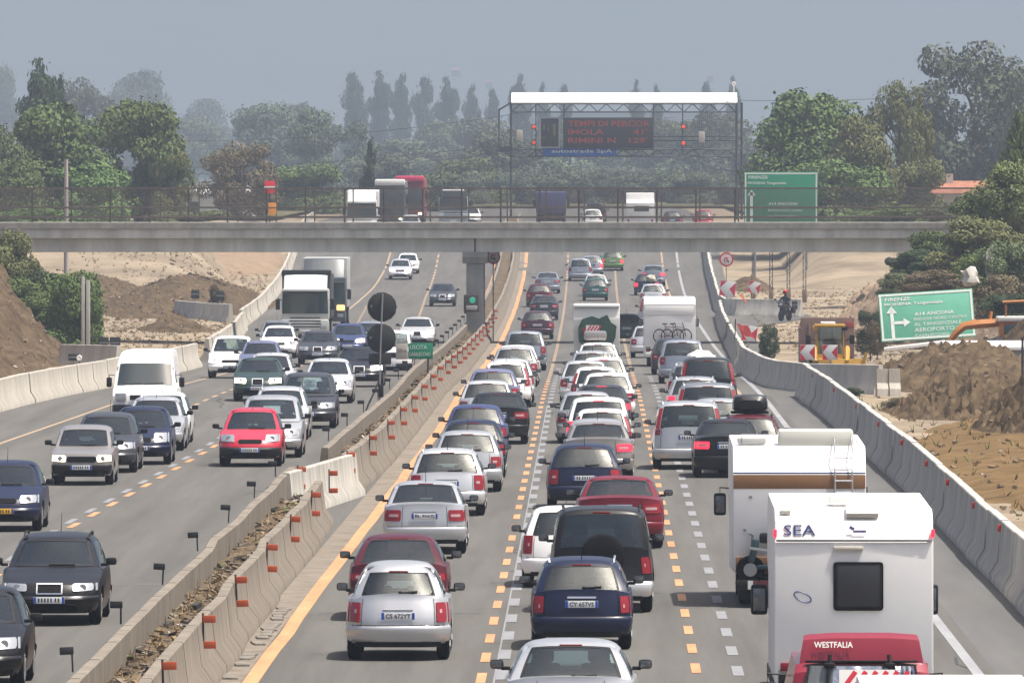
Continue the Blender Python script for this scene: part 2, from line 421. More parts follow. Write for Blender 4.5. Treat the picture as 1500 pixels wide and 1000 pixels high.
        # grille, intake, plates
        m2 = MB(); ga, gz0, gz1 = s.grille; s.patch(lambda a, z: s.B(a, 1, z), -ga, ga, gz0, gz1, 8, 3, .012, m2, 0, .12, True); gr = fin('grille', m2, GRILLE)
        if s.style == 'chrome':
            m3 = MB()
            for z in (gz0-.012, gz1): s.patch(lambda a, q: s.B(a, 1, q), -ga-.03, ga+.03, z, z+.022, 8, 1, .026, m3, 0, 0, True)
            for a in (-ga-.03, ga): s.patch(lambda q, z: s.B(q, 1, z), a, a+.03, gz0, gz1, 1, 3, .026, m3, 0, 0, True)
            fin('grille_frame', m3, CHROME, gr)
        m2 = MB(); s.patch(lambda a, z: s.B(a, 1, z), -.62, .62, .25, .38, 8, 3, .05, m2, 0, .1, True); fin('air_intake', m2, GRILLE)
        for end, nm, z in ((0, 'number_plate', s.plate_z), (1, 'number_plate', .44)):
            p = s.B(s.plate_s, end, z); sg = -1 if end == 0 else 1; m2 = MB(); y = p.y+sg*(.035 if z > .55 else .07)
            m2.box((p.x, y, z), (.52, .012, .11), bev=.004); pl = fin(nm, m2, PLATE)
            m3 = MB(); m3.box((p.x-.237, y+sg*.002, z), (.042, .012, .106)); m3.box((p.x+.237, y+sg*.002, z), (.042, .012, .106)); fin('plate_band', m3, PLATEB, pl)
            if end == 1 or not getattr(s, 'platetext', None):
                m3 = MB()
                for k in range(7): m3.box((p.x-.16+k*.052+(.02 if k > 1 else 0), y+sg*.005, z), (.026, .008, .066))
                fin('plate_number', m3, INK, pl)
            else:
                lettering(s.platetext, pl, (p.x-.19, y-L/2-.008, z-.037), .385, INK, .072, name='plate_number')
        if s.trim:
            m2 = MB(); z = s.plate_z+.085; s.patch(lambda a, q: s.B(a, 0, q), -.32, .32, z, z+.03, 8, 1, .022, m2, 0, .05, True); fin('boot_handle', m2, CHROME if s.style == 'chrome' else paint_m)
            m2 = MB(); s.patch(lambda a, q: s.B(a, 0, q), -.93, .93, .545, .557, 12, 1, .005, m2, 0, 0)
            zt0 = lin(s.top, .1)-.02; ag = s.lights[0][0]-.035
            for sd in (-1, 1): s.patch(lambda a, q: s.B(a, 0, q), sd*ag-.005, sd*ag+.005, .555, zt0, 1, 6, .004, m2, 0, 0)
            fin('boot_gap', m2, GRILLE)
        if s.wiper:
            m2 = MB(); p = [s.C(a, 0, r0+.03+.10*max(0, a)**.5)+Vector((0, -.02, .01)) for a in (.05, .15, .25, .35, .45)]; m2.tube(p, .012, 5); m2.box(tuple(p[0]), (.06, .03, .05), bev=.01); fin('rear_wiper', m2, BLACKP)
        m2 = MB()
        for sd in (-1, 1): m2.tube([s.C(a*sd-.2, 1, .16)+Vector((0, .03, .015)) for a in (-.3, 0, .3)], .014, 5)
        fin('front_wipers', m2, BLACKP)
        if s.brake3:
            m2 = MB(); p = s.C(0, 0, min(.97, r1+.05)); m2.box((0, p.y-.012, p.z), (.30, .03, .025), bev=.006); fin('high_brake_lamp', m2, TAIL)
        # mirrors
        ym = s.g[3]-.55
        for sd in (-1, 1):
            m2 = MB(); x = W/2*.97
            m2.box((sd*(x+.115), ym, s.belt+.085), (.18, .10, .125), bev=.045); m2.box((sd*(x+.0), ym+.02, s.belt+.03), (.12, .05, .05), bev=.012); mr = fin('wing_mirror', m2, BLACKP if s.bump_c == 'black' or getattr(s, 'mirror_black', True) else paint_m)
            m3 = MB(); m3.box((sd*(x+.12), ym-.052, s.belt+.085), (.14, .006, .085), bev=.002); fin('mirror_glass', m3, MIRG, mr)
        # wheels
        wp = [(.0, s.wr-.07), (.02, s.wr-.015), (.05, s.wr), (.16, s.wr), (.19, s.wr-.015), (.205, s.wr-.07)]
        for yw in s.wy:
            for sd in (-1, 1):
                m2 = MB(); x0 = sd*(W/2*.955); m2.lathe([(x0-sd*a, r) for a, r in wp], 'X', (0, yw, s.wr), 22); w = fin('wheel', m2, RUBBER, angle=50)
                m3 = MB(); m3.lathe([(x0+sd*.002, .06), (x0+sd*.002, s.wr-.10), (x0-sd*.02, s.wr-.075)], 'X', (0, yw, s.wr), 18)
                for k in range(5):
                    a = 2*math.pi*k/5; m3.box((x0+sd*.006, yw+math.cos(a)*.11, s.wr+math.sin(a)*.11), (.014, .05, .16), rx=a-math.pi/2)
                fin('rim', m3, RIM, w)
        m2 = MB(); m2.box((0, L/2, .27), (W*.80, L-.5, .10)); m2.tube([(.45, .15, .25), (.45, .5, .25)], .03, 8); m2.box((0, s.wy[0], s.wr), (W*.8, .09, .09)); fin('underbody', m2, BLACKP)
        if s.rails:
            for sd in (-1, 1):
                m2 = MB(); m2.tube([s.C(sd*.93, t, .985)+Vector((0, 0, h)) for t, h in ((.06, .0), (.10, .055), (.3, .06), (.6, .06), (.86, .055), (.92, .0))], .018, 6); fin('roof_rail', m2, BLACKP if s.rails == 'black' else CHROME)
        if s.antenna:
            m2 = MB(); p = s.C(0, .04 if s.antenna == 'rear' else .95, 1); m2.tube([p, p+Vector((0, -.20, .32))], [.008, .004], 5); fin('aerial', m2, BLACKP)
        if s.spare:
            m2 = MB(); yb = s.B(0, 0, .9).y; c = (.02, yb-.02, 1.0)
            m2.lathe([(0, .20), (-.02, .32), (-.06, .37), (-.17, .37), (-.21, .33), (-.225, .20), (-.235, .05)], 'Y', c, 28); fin('spare_wheel', m2, RUBBER, angle=50)
        return root

TAB = [(.15, .10), (.30, .02), (.5, 0), (.60, .02), (.75, .05), (.95, .11)]
FR = [(.15, .14), (.30, .04), (.45, 0), (.56, .03), (.68, .12), (.85, .30)]
STYLES = dict(
    micra=dict(name='car', L=3.72, W=1.66, H=1.54, belt=.98, rear=[(.15, .16), (.3, .05), (.48, 0), (.6, .0), (.75, .05), (1.0, .16)], front=FR, top=[(0, .98), (2.6, .98), (2.9, .96), (3.4, .84), (3.72, .70)],
               g=(.15, .62, 1.7, 2.85), lights=[(.775, .965, .60, .90)], revz=.55, rcr=.36, wt=.62, wb=.89, rearwin=(.17, .80, .80), crown=.06, winrnd=.13, plate_z=.70, platetext='CS 672YT', roofdrop=(.09, .09), head=(.5, .9, .66, .86)),
    hatch=dict(name='car', L=4.0, W=1.70, H=1.45, belt=.93, rear=TAB, front=FR, top=[(0, .93), (2.8, .93), (3.05, .91), (3.6, .79), (4.0, .66)], g=(.14, .60, 1.9, 2.95), lights=[(.72, .985, .60, .84)], antenna='front'),
    tallhatch=dict(name='car', L=3.85, W=1.67, H=1.48, belt=.93, rear=TAB, front=FR, top=[(0, .93), (2.75, .93), (2.95, .91), (3.5, .79), (3.85, .66)], g=(.12, .45, 1.75, 2.85), lights=[(.80, .985, .70, .90)], clights=(.90, .995, .05, .75), rearwin=(.16, .86, .80), antenna='front'),
    sport=dict(name='car', L=4.17, W=1.73, H=1.44, belt=.95, rear=TAB, front=FR, top=[(0, .95), (.3, .96), (2.85, .94), (3.1, .92), (3.7, .79), (4.17, .64)], g=(.20, .95, 2.05, 3.05), lights=[(.60, .985, .68, .80)], style='chrome', grille=(.14, .42, .72), plate_z=.46, rearwin=(.10, .88, .82), wt=.66),
    lift=dict(name='car', L=4.48, W=1.71, H=1.43, belt=.95, rear=[(.15, .1), (.3, .02), (.55, 0), (.8, .04), (.97, .07)], front=FR, top=[(0, .97), (.4, 1.0), (3.1, .94), (3.35, .92), (4.0, .79), (4.48, .65)], g=(.36, 1.25, 2.2, 3.3), lights=[(.60, .985, .66, .88)], plate_z=.76, platetext='BL 906ZJ', antenna='rear', rearwin=(.06, .90, .86)),
    wagon=dict(name='car', L=4.5, W=1.73, H=1.48, belt=.94, rear=TAB, front=FR, top=[(0, .94), (3.15, .94), (3.4, .92), (4.0, .80), (4.5, .67)], g=(.12, .52, 2.35, 3.35), lights=[(.74, .985, .58, .90)], rails=True, antenna='rear', rearwin=(.13, .86, .86)),
    estate=dict(name='car', L=4.24, W=1.65, H=1.46, belt=.94, rear=TAB, front=FR, top=[(0, .94), (2.95, .94), (3.2, .92), (3.8, .80), (4.24, .68)], g=(.13, .58, 2.2, 3.15), lights=[(.80, .975, .60, .86)], revz=.4, rails=True, antenna='rear', platetext='CY 657VS', plate_z=.74, head=(.50, .96, .60, .74), grille=(.30, .58, .72), style='chrome', rearwin=(.13, .82, .80)),
    saloon=dict(name='car', L=4.6, W=1.76, H=1.43, belt=.96, rear=[(.15, .1), (.3, .02), (.55, 0), (.8, .03), (1.0, .05)], front=FR, top=[(0, 1.0), (.5, 1.03), (.95, 1.03), (3.3, .94), (3.55, .92), (4.15, .80), (4.6, .66)], g=(.72, 1.45, 2.45, 3.45), lights=[(.56, .985, .72, .90)], plate_z=.78, wiper=False, rearwin=(.16, .90, .86), style='chrome', grille=(.22, .54, .72), rcr=.22),
    mpv=dict(name='car', L=4.65, W=1.88, H=1.74, belt=1.06, rear=[(.15, .1), (.3, .02), (.5, 0), (.65, .03), (.85, .05), (1.1, .08)], front=FR, top=[(0, 1.06), (3.35, 1.06), (3.6, 1.02), (4.2, .85), (4.65, .68)], g=(.08, .36, 2.4, 3.7), lights=[(.86, .99, .88, 1.03)], clights=(.895, .995, .04, .85), rails=True, plate_z=.82, rearwin=(.10, .87, .84), wt=.78, wr=.32),
    scenic=dict(name='car', L=4.3, W=1.80, H=1.62, belt=1.0, rear=[(.15, .1), (.3, .02), (.5, 0), (.65, .03), (.85, .05), (1.05, .08)], front=FR, top=[(0, 1.0), (3.0, 1.0), (3.3, .97), (3.9, .84), (4.3, .68)], g=(.10, .42, 2.1, 3.4), lights=[(.80, .985, .70, .98)], plate_z=.74, rearwin=(.12, .86, .84), wt=.74),
    suv=dict(name='off_road_car', L=4.55, W=1.84, H=1.82, belt=1.12, zs=.33, wr=.36, rear=[(.15, .1), (.3, .02), (.5, 0), (.65, .06), (.85, .08), (1.15, .10)], front=[(.15, .1), (.35, .02), (.6, 0), (.9, .08), (1.1, .2)], top=[(0, 1.12), (3.1, 1.12), (3.4, 1.08), (4.1, 1.0), (4.55, .92)], g=(.11, .28, 2.3, 3.2), lights=[(.82, .985, .68, .96)], rails='black', spare=True, plate_z=.84, plate_s=-.45, rearwin=(.08, .88, .88), wt=.80, rcr=.12, trim=False, head=(.55, .95, .76, .92), grille=(.42, .74, .92)),
    pickup=dict(name='off_road_car', L=4.5, W=1.80, H=1.78, belt=1.10, zs=.33, wr=.36, rear=[(.15, .1), (.3, .02), (.5, 0), (.65, .06), (.85, .08), (1.15, .10)], front=[(.15, .1), (.35, .02), (.6, 0), (.9, .05), (1.1, .12)], top=[(0, 1.10), (3.0, 1.10), (3.3, 1.07), (4.0, 1.0), (4.5, .94)], g=(.11, .28, 2.2, 3.05), lights=[(.82, .985, .68, .96)], plate_z=.84, rearwin=(.1, .86, .86), wt=.80, trim=False, head=(.58, .95, .76, .92), grille=(.5, .72, .92), bump_c='black'),
    boxy=dict(name='car', L=3.65, W=1.56, H=1.42, belt=.92, rear=[(.15, .08), (.3, .01), (.5, 0), (.65, .03), (.95, .06)], front=[(.15, .1), (.3, .02), (.5, 0), (.7, .03), (.85, .10)], top=[(0, .92), (2.6, .91), (2.85, .88), (3.3, .82), (3.65, .76)], g=(.10, .38, 1.75, 2.75), lights=[(.74, .97, .60, .84)], rcr=.06, rcf=.09, wt=.78, crown=.015, bump_c='black', head=(.56, .96, .56, .70), grille=(.54, .56, .70), wr=.28, tyre=.26, antenna=False),
)
PROTO = {}
CARS = []
def car(model, px, mode, py, colour, label, group, oncoming=False, lit=(), **ov):
    S = dict(STYLES[model]); S.update(ov); key = model+repr(sorted(ov.items()))
    pm = PAINT[colour]
    g = S['g']; H = S['H']; L = S['L']
    if mode == 'b': D = dist(py)
    elif mode == 'D': D = py
    else:
        s_ = (L-g[1]) if oncoming else g[2]
        D = dist(py, H-.03)-s_
        D = dist(py, H-.03+zr(D)-zr(D+s_))-s_
    X = (px-VX)*D/F; yc = D+L/2
    if key not in PROTO:
        PROTO[key] = (Car(**S).make(PAINT['silver']), False)
        root = PROTO[key][0]; PROTO[key] = (root, True)
        fresh = True
    else: root = clone(PROTO[key][0]); fresh = False
    for o in tree_of(root):
        if o.type != 'MESH': continue
        for sl in o.material_slots:
            m0 = o.data.materials[sl.slot_index]
            if m0 == PAINT['silver']: sl.link = 'OBJECT'; sl.material = pm
            elif m0 == TAIL: sl.link = 'OBJECT'; sl.material = TAIL_ON if ('tail' in lit and o.name.startswith('tail')) or ('high' in lit and o.name.startswith('high')) else TAIL
            elif m0 == CLEAR and o.name.startswith('headlamp'): sl.link = 'OBJECT'; sl.material = LAMP_ON if 'head' in lit else (LAMP_ONW if 'headw' in lit else CLEAR)
            elif m0 == PLATE and o.name.startswith('number'): sl.link = 'OBJECT'; sl.material = PLATEY if 'yplate' in lit else PLATE
    root.location = (X, yc, zr(yc)); root.rotation_euler = (math.atan2(zr(yc+L/2)-zr(yc-L/2), L)*(-1 if oncoming else 1), 0, math.pi if oncoming else 0)
    tag(root, label, {'off_road_car': 'off-road car'}.get(S['name'], 'car'), group)
    CARS.append((label, X, D, L, S['W'])); return root
EXPOSURE, HAZE_COL, HAZE_D = .62, (.322, .388, .490), .00028
# ------------------------------------------------------------------ world, sun, render
SUN_EL, SUN_AZ = R(69), R(104)      # azimuth from the road axis towards the right
w = bpy.data.worlds.new('World'); sc.world = w; w.use_nodes = True
bg = w.node_tree.nodes['Background']; sky = w.node_tree.nodes.new('ShaderNodeTexSky'); sky.sky_type = 'NISHITA'; sky.sun_disc = False
sky.sun_elevation = SUN_EL; sky.sun_rotation = SUN_AZ; sky.dust_density = 7.0; sky.air_density = .7; sky.ozone_density = .6
w.node_tree.links.new(sky.outputs[0], bg.inputs[0]); bg.inputs[1].default_value = .13
sd = bpy.data.lights.new('sun', 'SUN'); so = bpy.data.objects.new('sun', sd); COL.objects.link(so); sd.energy = 4.7; sd.angle = R(.6); sd.color = (1, .95, .87)
sdir = Vector((math.sin(SUN_AZ)*math.cos(SUN_EL), math.cos(SUN_AZ)*math.cos(SUN_EL), math.sin(SUN_EL)))
so.rotation_euler = sdir.to_track_quat('Z', 'Y').to_euler(); so.location = (60, 200, 200)
vs = sc.view_settings; vs.view_transform = 'Standard'; vs.look = 'None'; vs.exposure = EXPOSURE; vs.gamma = 1
sc.cycles.use_denoising = True; sc.cycles.volume_bounces = 2; sc.cycles.max_bounces = 8; sc.cycles.transparent_max_bounces = 24
sc.cycles.caustics_reflective = False; sc.cycles.caustics_refractive = False; sc.cycles.sample_clamp_indirect = 4

# ------------------------------------------------------------------ haze
mb = MB(); mb.box((0, 6200, 143), (5200, 12600, 298))
hz = mb.build('haze', [], smooth=False); tag(hz, kind='stuff')
m = bpy.data.materials.new('haze'); m.use_nodes = True; nt = m.node_tree; nt.nodes.clear()
o = nt.nodes.new('ShaderNodeOutputMaterial'); pv = nt.nodes.new('ShaderNodeVolumePrincipled')
pv.inputs['Color'].default_value = (*HAZE_COL, 1); pv.inputs['Density'].default_value = HAZE_D; pv.inputs['Anisotropy'].default_value = .0
nt.links.new(pv.outputs[0], o.inputs['Volume']); hz.data.materials.append(m)

# ------------------------------------------------------------------ ground, road, markings
LEFT_B = [(100, -20.5), (280, -19.8), (323, -18.7), (366, -17.2), (428, -16.3), (470, -16.9), (518, -17.8), (570, -19), (765, -22.3), (850, -23.2), (1000, -23.5)]   # left barrier foot
def edge_l(D): return lin(LEFT_B, D)-.5
def edge_r(D): return lin([(0, 7.8), (300, 7.8), (350, 7.4), (360, 10.5), (372, 8.6), (440, 8.0), (560, 8.4), (600, 13), (612, 13), (640, 9), (760, 9.6), (1000, 10)], D)
def nz(x, y, s, seed=0.0): return noise.fractal(Vector((x*s, y*s, seed)), 1.0, 2.0, 4)
def ground_z(x, y):
    z = zr(y)-.03
    if x < edge_l(y)-1.0:
        d = edge_l(y)-1.0-x; z += .12*nz(x, y, .15)*min(1, d)
        if 420 < y < 1200: z += min(d*.015, .6)
        if y > 690 and d > 3: z += max(0, 3.3-zr(y))*min(1, (y-690)/45)*min(1, (d-3)/3)*max(0, min(1, (1300-y)/300))
    if x > edge_r(y)+.3 and y > 100:
        d = x-edge_r(y)-.3
        if y > 700 and d > 4: z += max(0, 3.3-zr(y))*min(1, (y-700)/40)*min(1, (d-4)/3)*max(0, min(1, (1300-y)/300))
        z += .14*nz(x, y, .15, 3)*min(1, d)
    return z
ASPHALT = mat('asphalt', (.102, .099, .092), .86, var=.20, scale=1.15, bump=.12, bscale=30, stretch=(1.1, .03, 1), detail=9)
SAND = mat('sandy_earth', (.215, .175, .125), .95, var=.42, scale=.16, bump=.5, bscale=2.5, detail=8)
SOIL = mat('brown_soil', (.072, .050, .030), .97, var=.55, scale=1.1, bump=1.0, bscale=4, detail=9, col2=(.125, .090, .054))
STRAW = mat('dry_grass', (.128, .084, .039), .97, var=.38, scale=.9, bump=.8, bscale=9, detail=8)
GRAVEL = mat('gravel_slope', (.215, .158, .108), .97, var=.22, scale=.8, bump=.9, bscale=6, detail=9)
CONC = mat('concrete', (.40, .385, .35), .92, var=.30, scale=1.5, bump=.3, bscale=12, stretch=(1, 1, .22), detail=8)
CONCL = mat('pale_concrete', (.37, .345, .30), .92, var=.24, scale=1.4, bump=.3, bscale=12, stretch=(1, 1, .22), detail=8)
CONCB = mat('stained_concrete', (.185, .163, .135), .94, var=.22, scale=1.6, bump=.3, bscale=10, stretch=(1, 1, .4), detail=8)
CONCD = mat('bridge_concrete', (.50, .515, .48), .93, var=.24, scale=1.2, bump=.2, bscale=6, stretch=(1, 1, .18), detail=8)
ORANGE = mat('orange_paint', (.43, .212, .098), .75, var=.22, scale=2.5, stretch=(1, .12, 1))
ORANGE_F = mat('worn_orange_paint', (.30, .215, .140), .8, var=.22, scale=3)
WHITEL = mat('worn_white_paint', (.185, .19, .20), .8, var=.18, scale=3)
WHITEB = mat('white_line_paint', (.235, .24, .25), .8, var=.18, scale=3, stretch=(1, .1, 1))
DIRT = mat('verge_dirt', (.175, .152, .125), .97, var=.28, scale=1.3, bump=.6, bscale=8)
ys = [-40+10*i for i in range(8)]+[50+7*i for i in range(137)]+[1010, 1060, 1130, 1250, 1500, 2000, 3000, 4200, 6000, 8500, 12400]
xs = [-2500, -1500, -800, -400, -200, -120, -80, -60]+[-50+2*i for i in range(46)]+[45, 55, 70, 100, 200, 400, 800, 1500, 2500]
mb = MB(); mb.quad_grid([[(x, y, ground_z(x, y)) for x in xs] for y in ys]); tag(mb.build('ground', SAND), kind='structure')
ys = [-30+10*i for i in range(38)]+[345+3*i for i in range(100)]+[645+8*i for i in range(45)]+[1100, 1300, 1700, 2400]
mb = MB(); mb.quad_grid([[(x, y, zr(y)) for x in (edge_l(y), -16, -12, -7, -3, 0, 3, 6, edge_r(y))] for y in ys]); tag(mb.build('road', ASPHALT), kind='structure')
def strip(name, tab, wd, m, dz, step=6, d0=None, d1=None):
    d0 = d0 or tab[0][0]; d1 = d1 or tab[-1][0]; n = max(2, int((d1-d0)/step)); mb = MB()
    mb.quad_grid([[(lin(tab, y)-wd/2, y, zr(y)+dz), (lin(tab, y)+wd/2, y, zr(y)+dz)] for y in frange(d0, d1, n)])
    return tag(mb.build(name, m), kind='structure')
LLINE = [(90, -5.12), (152, -5.1), (165, -5.02), (185, -5.0), (215, -4.85), (260, -4.66), (300, -4.5), (500, -4.55), (700, -4.9), (860, -5.1)]
LLINE = [(d, lin(LLINE, d)+.06*noise.noise(Vector((d*.09, 3, 0)))+.03*noise.noise(Vector((d*.3, 7, 0)))) for d in range(90, 861, 4)]
strip('orange_edge_line', LLINE, .24, ORANGE, .006)
strip('orange_edge_line', [(345, 5.05), (640, 5.1), (870, 5.3)], .13, ORANGE_F, .006)
strip('white_edge_line', [(90, 5.85), (345, 5.75), (620, 6.0), (870, 6.6)], .17, WHITEB, .006)
strip('orange_edge_line', [(215, -17.6), (286, -16.5), (329, -15.7), (371, -14.95), (430, -14.4), (520, -14.9), (704, -15.1), (860, -15.6)], .13, ORANGE_F, .006)
strip('orange_edge_line', [(90, -7.35), (225, -7.3), (250, -7.1), (310, -6.85), (500, -6.9), (860, -7.3)], .17, ORANGE, .006)
strip('verge_dirt', [(90, -5.48), (152, -5.46), (185, -5.34), (215, -5.2), (260, -5.0), (300, -4.85), (500, -4.85), (700, -5.15), (860, -5.4)], .46, DIRT, .004)
mb = MB()
for y0 in range(96, 178, 1):
    if random.random() < .62:
        x = lin(LLINE, y0)-.31-.05*random.random(); mb.box((x, y0+.5, zr(y0)+.012), (.17+.07*random.random(), .97-.3*random.random(), .05), bev=.02, rz=random.uniform(-.12, .12))
tag(mb.build('kerb', mat('broken_kerb', (.17, .155, .135), .95, var=.4, scale=3, bump=.6, bscale=9)), kind='structure')
def dashes(name, tab, m, pitch, ln, wd, d0, d1, ph=0.0):
    mb = MB(); y = d0+ph
    while y < d1:
        x = lin(tab, y); x2 = lin(tab, y+ln); mb.quad_grid([[(x-wd/2, y, zr(y)+.007), (x+wd/2, y, zr(y)+.007)], [(x2-wd/2, y+ln, zr(y+ln)+.007), (x2+wd/2, y+ln, zr(y+ln)+.007)]]); y += pitch
    tag(mb.build(name, m), kind='structure')
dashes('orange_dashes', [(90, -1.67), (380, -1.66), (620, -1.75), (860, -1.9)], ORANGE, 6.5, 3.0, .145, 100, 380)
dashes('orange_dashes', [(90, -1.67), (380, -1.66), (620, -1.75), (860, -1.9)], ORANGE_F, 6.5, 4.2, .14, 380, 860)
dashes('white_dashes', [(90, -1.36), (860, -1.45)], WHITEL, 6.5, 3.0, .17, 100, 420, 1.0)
strip('white_thin_line', [(100, -1.47), (330, -1.47)], .03, WHITEL, .005)
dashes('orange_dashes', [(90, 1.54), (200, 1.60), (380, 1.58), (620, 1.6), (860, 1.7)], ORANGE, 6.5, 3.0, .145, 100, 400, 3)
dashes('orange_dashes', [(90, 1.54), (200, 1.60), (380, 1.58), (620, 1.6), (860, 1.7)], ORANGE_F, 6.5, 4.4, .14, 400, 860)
dashes('white_dashes', [(90, 2.2), (860, 2.25)], WHITEL, 6.5, 3.0, .17, 100, 400, 2.2)
DA = [(120, -11.3), (217, -11.15), (255, -10.7), (280, -10.45), (400, -9.9), (525, -9.35), (600, -10.2), (675, -11), (765, -11.6), (860, -12)]
dashes('orange_dashes', DA, ORANGE, 7.0, 3.0, .15, 190, 420)
dashes('white_dashes', [(d, x-.22) for d, x in DA], WHITEL, 7.0, 3.0, .15, 190, 420, 2.6)
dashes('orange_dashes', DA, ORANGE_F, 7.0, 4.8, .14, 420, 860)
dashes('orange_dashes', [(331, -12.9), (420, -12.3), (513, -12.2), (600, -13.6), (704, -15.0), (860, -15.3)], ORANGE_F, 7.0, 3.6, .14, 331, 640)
for k in range(26):
    d = random.uniform(125, 420); x = random.uniform(-4.2, 6.5) if k % 3 else random.uniform(-15, -7.6); mb = MB(); P = []
    for q in range(9): P.append((x, d)); x += random.uniform(-.25, .25)*(1 if k % 2 else 1.6); d += random.uniform(.4, 3.0)
    mb.quad_grid([[(a-.022, b, zr(b)+.0035), (a+.022, b, zr(b)+.0035)] for a, b in P]); tag(mb.build('asphalt_crack', mat('tar', (.03, .03, .03), .7)), kind='structure')
# repaired strips and seams in the asphalt
PATCH = mat('asphalt_patch', (.112, .111, .109), .9, var=.12, scale=1.0, stretch=(1, .06, 1))
strip('asphalt_patch', [(100, 6.75), (345, 6.65)], 1.25, PATCH, .002)
strip('asphalt_patch', [(120, -.1), (330, -.1)], .05, PATCH, .003)
strip('asphalt_patch', [(120, 3.9), (330, 3.95)], .05, PATCH, .003)
for (d, x0, x1) in ((176, -4.7, -1.9), (232, 1.8, 5.6), (298, -4.4, -1.9), (470, -1.5, 5.0), (188, -11, -7.4)):
    mb = MB(); mb.quad_grid([[(x0, d, zr(d)+.003), (x1, d, zr(d)+.003)], [(x0, d+.7, zr(d+.7)+.003), (x1, d+.7, zr(d+.7)+.003)]]); tag(mb.build('asphalt_patch', PATCH), kind='structure')

FIELD = mat('field_grass', (.075, .085, .042), .95, var=.4, scale=.03, detail=8, col2=(.15, .135, .075))
for x0, x1 in ((-2400, -27.5), (14.5, 2400)):
    mb = MB(); mb.quad_grid([[(x0+(x1-x0)*i/12, y, zr(y)+.30) for i in range(13)] for y in (880, 940, 1000, 1100, 1300, 1700, 2500, 4000, 6500, 9300)]); tag(mb.build('field', FIELD), kind='structure')
mb = MB(); mb.quad_grid([[(x, y, zr(y)+.25) for x in (-27.5, 0, 14.5)] for y in (1150, 1300, 1700, 2400, 4000, 9300)]); tag(mb.build('field', FIELD), kind='structure')
# ------------------------------------------------------------------ hills
HILL = mat('hill_woods', (.055, .075, .045), .95, var=.4, scale=.006, detail=8)
mb = MB(); rows = []
for j in range(14):
    y = 9000+j*220; row = []
    for i in range(53):
        x = -2550+i*98; h = 3+255*math.sin(min(1, j/9)*math.pi/2)**1.3*(.80+.2*noise.noise(Vector((x*.0012, y*.001, 5))))+12*nz(x, y, .004)*min(1, j/3)
        row.append((x, y, min(h, 282)))
    rows.append(row)
mb.quad_grid(rows); tag(mb.build('hills', HILL), kind='structure')

# ------------------------------------------------------------------ earth mounds and slopes
def mound(name, c, rx, ry, h, m, seed, rough=.25, n=46, pw=1.0, rot=0.0, fs=.5):
    mb = MB(); rows = []; z0 = c[2]
    for j in range(n+1):
        row = []
        for i in range(n+1):
            u = 2*i/n-1; v = 2*j/n-1; d = math.sqrt(u*u+v*v)
            k = max(0, 1-d)**pw if pw < 3 else max(0, 1-d**pw)
            k = k*k*(3-2*k) if pw == 1.0 else k
            dx, dy = u*rx, v*ry; x = c[0]+dx*math.cos(rot)-dy*math.sin(rot); y = c[1]+dx*math.sin(rot)+dy*math.cos(rot)
            z = z0-.15+h*k+rough*(.5-abs(nz(x, y, fs*1.6, seed)))*min(1, k*4)+.7*rough*nz(x, y, fs*6, seed+3)*min(1, k*5)
            row.append((x, y, z+zr(y)-zr(c[1])))
        rows.append(row)
    mb.quad_grid(rows); return tag(mb.build(name, m, angle=60), kind='structure')
def bank(name, tab, m, seed, rough=.2, n=60):
    """embankment: tab of (D, x_foot, x_crest, crest height)"""
    mb = MB(); rows = []
    for y in frange(tab[0][0], tab[-1][0], 150):
        xf, xc, h = (lin([(t[0], t[k]) for t in tab], y) for k in (1, 2, 3)); row = []
        for i in range(n+26):
            q = i/n; x = xf+(xc-xf)*q; z = h*min(1, q)
            if q <= 1: z = h*(q*q*(3-2*q))**.8 if h > 0 else 0
            row.append((x, y, zr(y)-.12+z+rough*nz(x, y, .5, seed)*min(1, i/4)+.7*rough*nz(x, y, 1.8, seed+2)*min(1, i/4)))
        rows.append(row)
    mb.quad_grid(rows); tag(mb.build(name, m, angle=60), kind='structure')
bank('left_embankment', [(330, -22.2, -32, 1.0), (380, -21.5, -29, 3.2), (440, -22, -28.5, 4.8), (485, -25, -29.5, 5.2), (512, -27.0, -30, 5.4), (540, -28, -33, 4.5), (590, -31, -42, .2)], SOIL, 1, .55)
bank('right_embankment', [(425, 20, 24, .1), (455, 16.0, 22, 2.6), (485, 15.5, 20.0, 5.0), (505, 15.2, 19.2, 5.3), (530, 13.6, 19.2, 5.2), (600, 14.2, 21, 4.5), (680, 17, 25, 3.0), (740, 21, 29, 0)], GRAVEL, 4, .5)
c = at(232, 470); mound('brown_mound', (c.x-.5, 640, zr(640)), 6.5, 60, 2.0, SOIL, 9, .3, 70)
mound('brown_mound', (at(185, 455).x-5, 665, zr(665)), 6.5, 50, 1.7, SOIL, 19, .3, 60)
c = at(262, 482); mound('brown_mound', (c.x, c.y-6, c.z), 2.6, 7, .9, SOIL, 12, .15)
c = at(400, 385); mound('gravel_mound', (-29, 760, zr(760)), 7, 40, 2.2, GRAVEL, 13, .25)
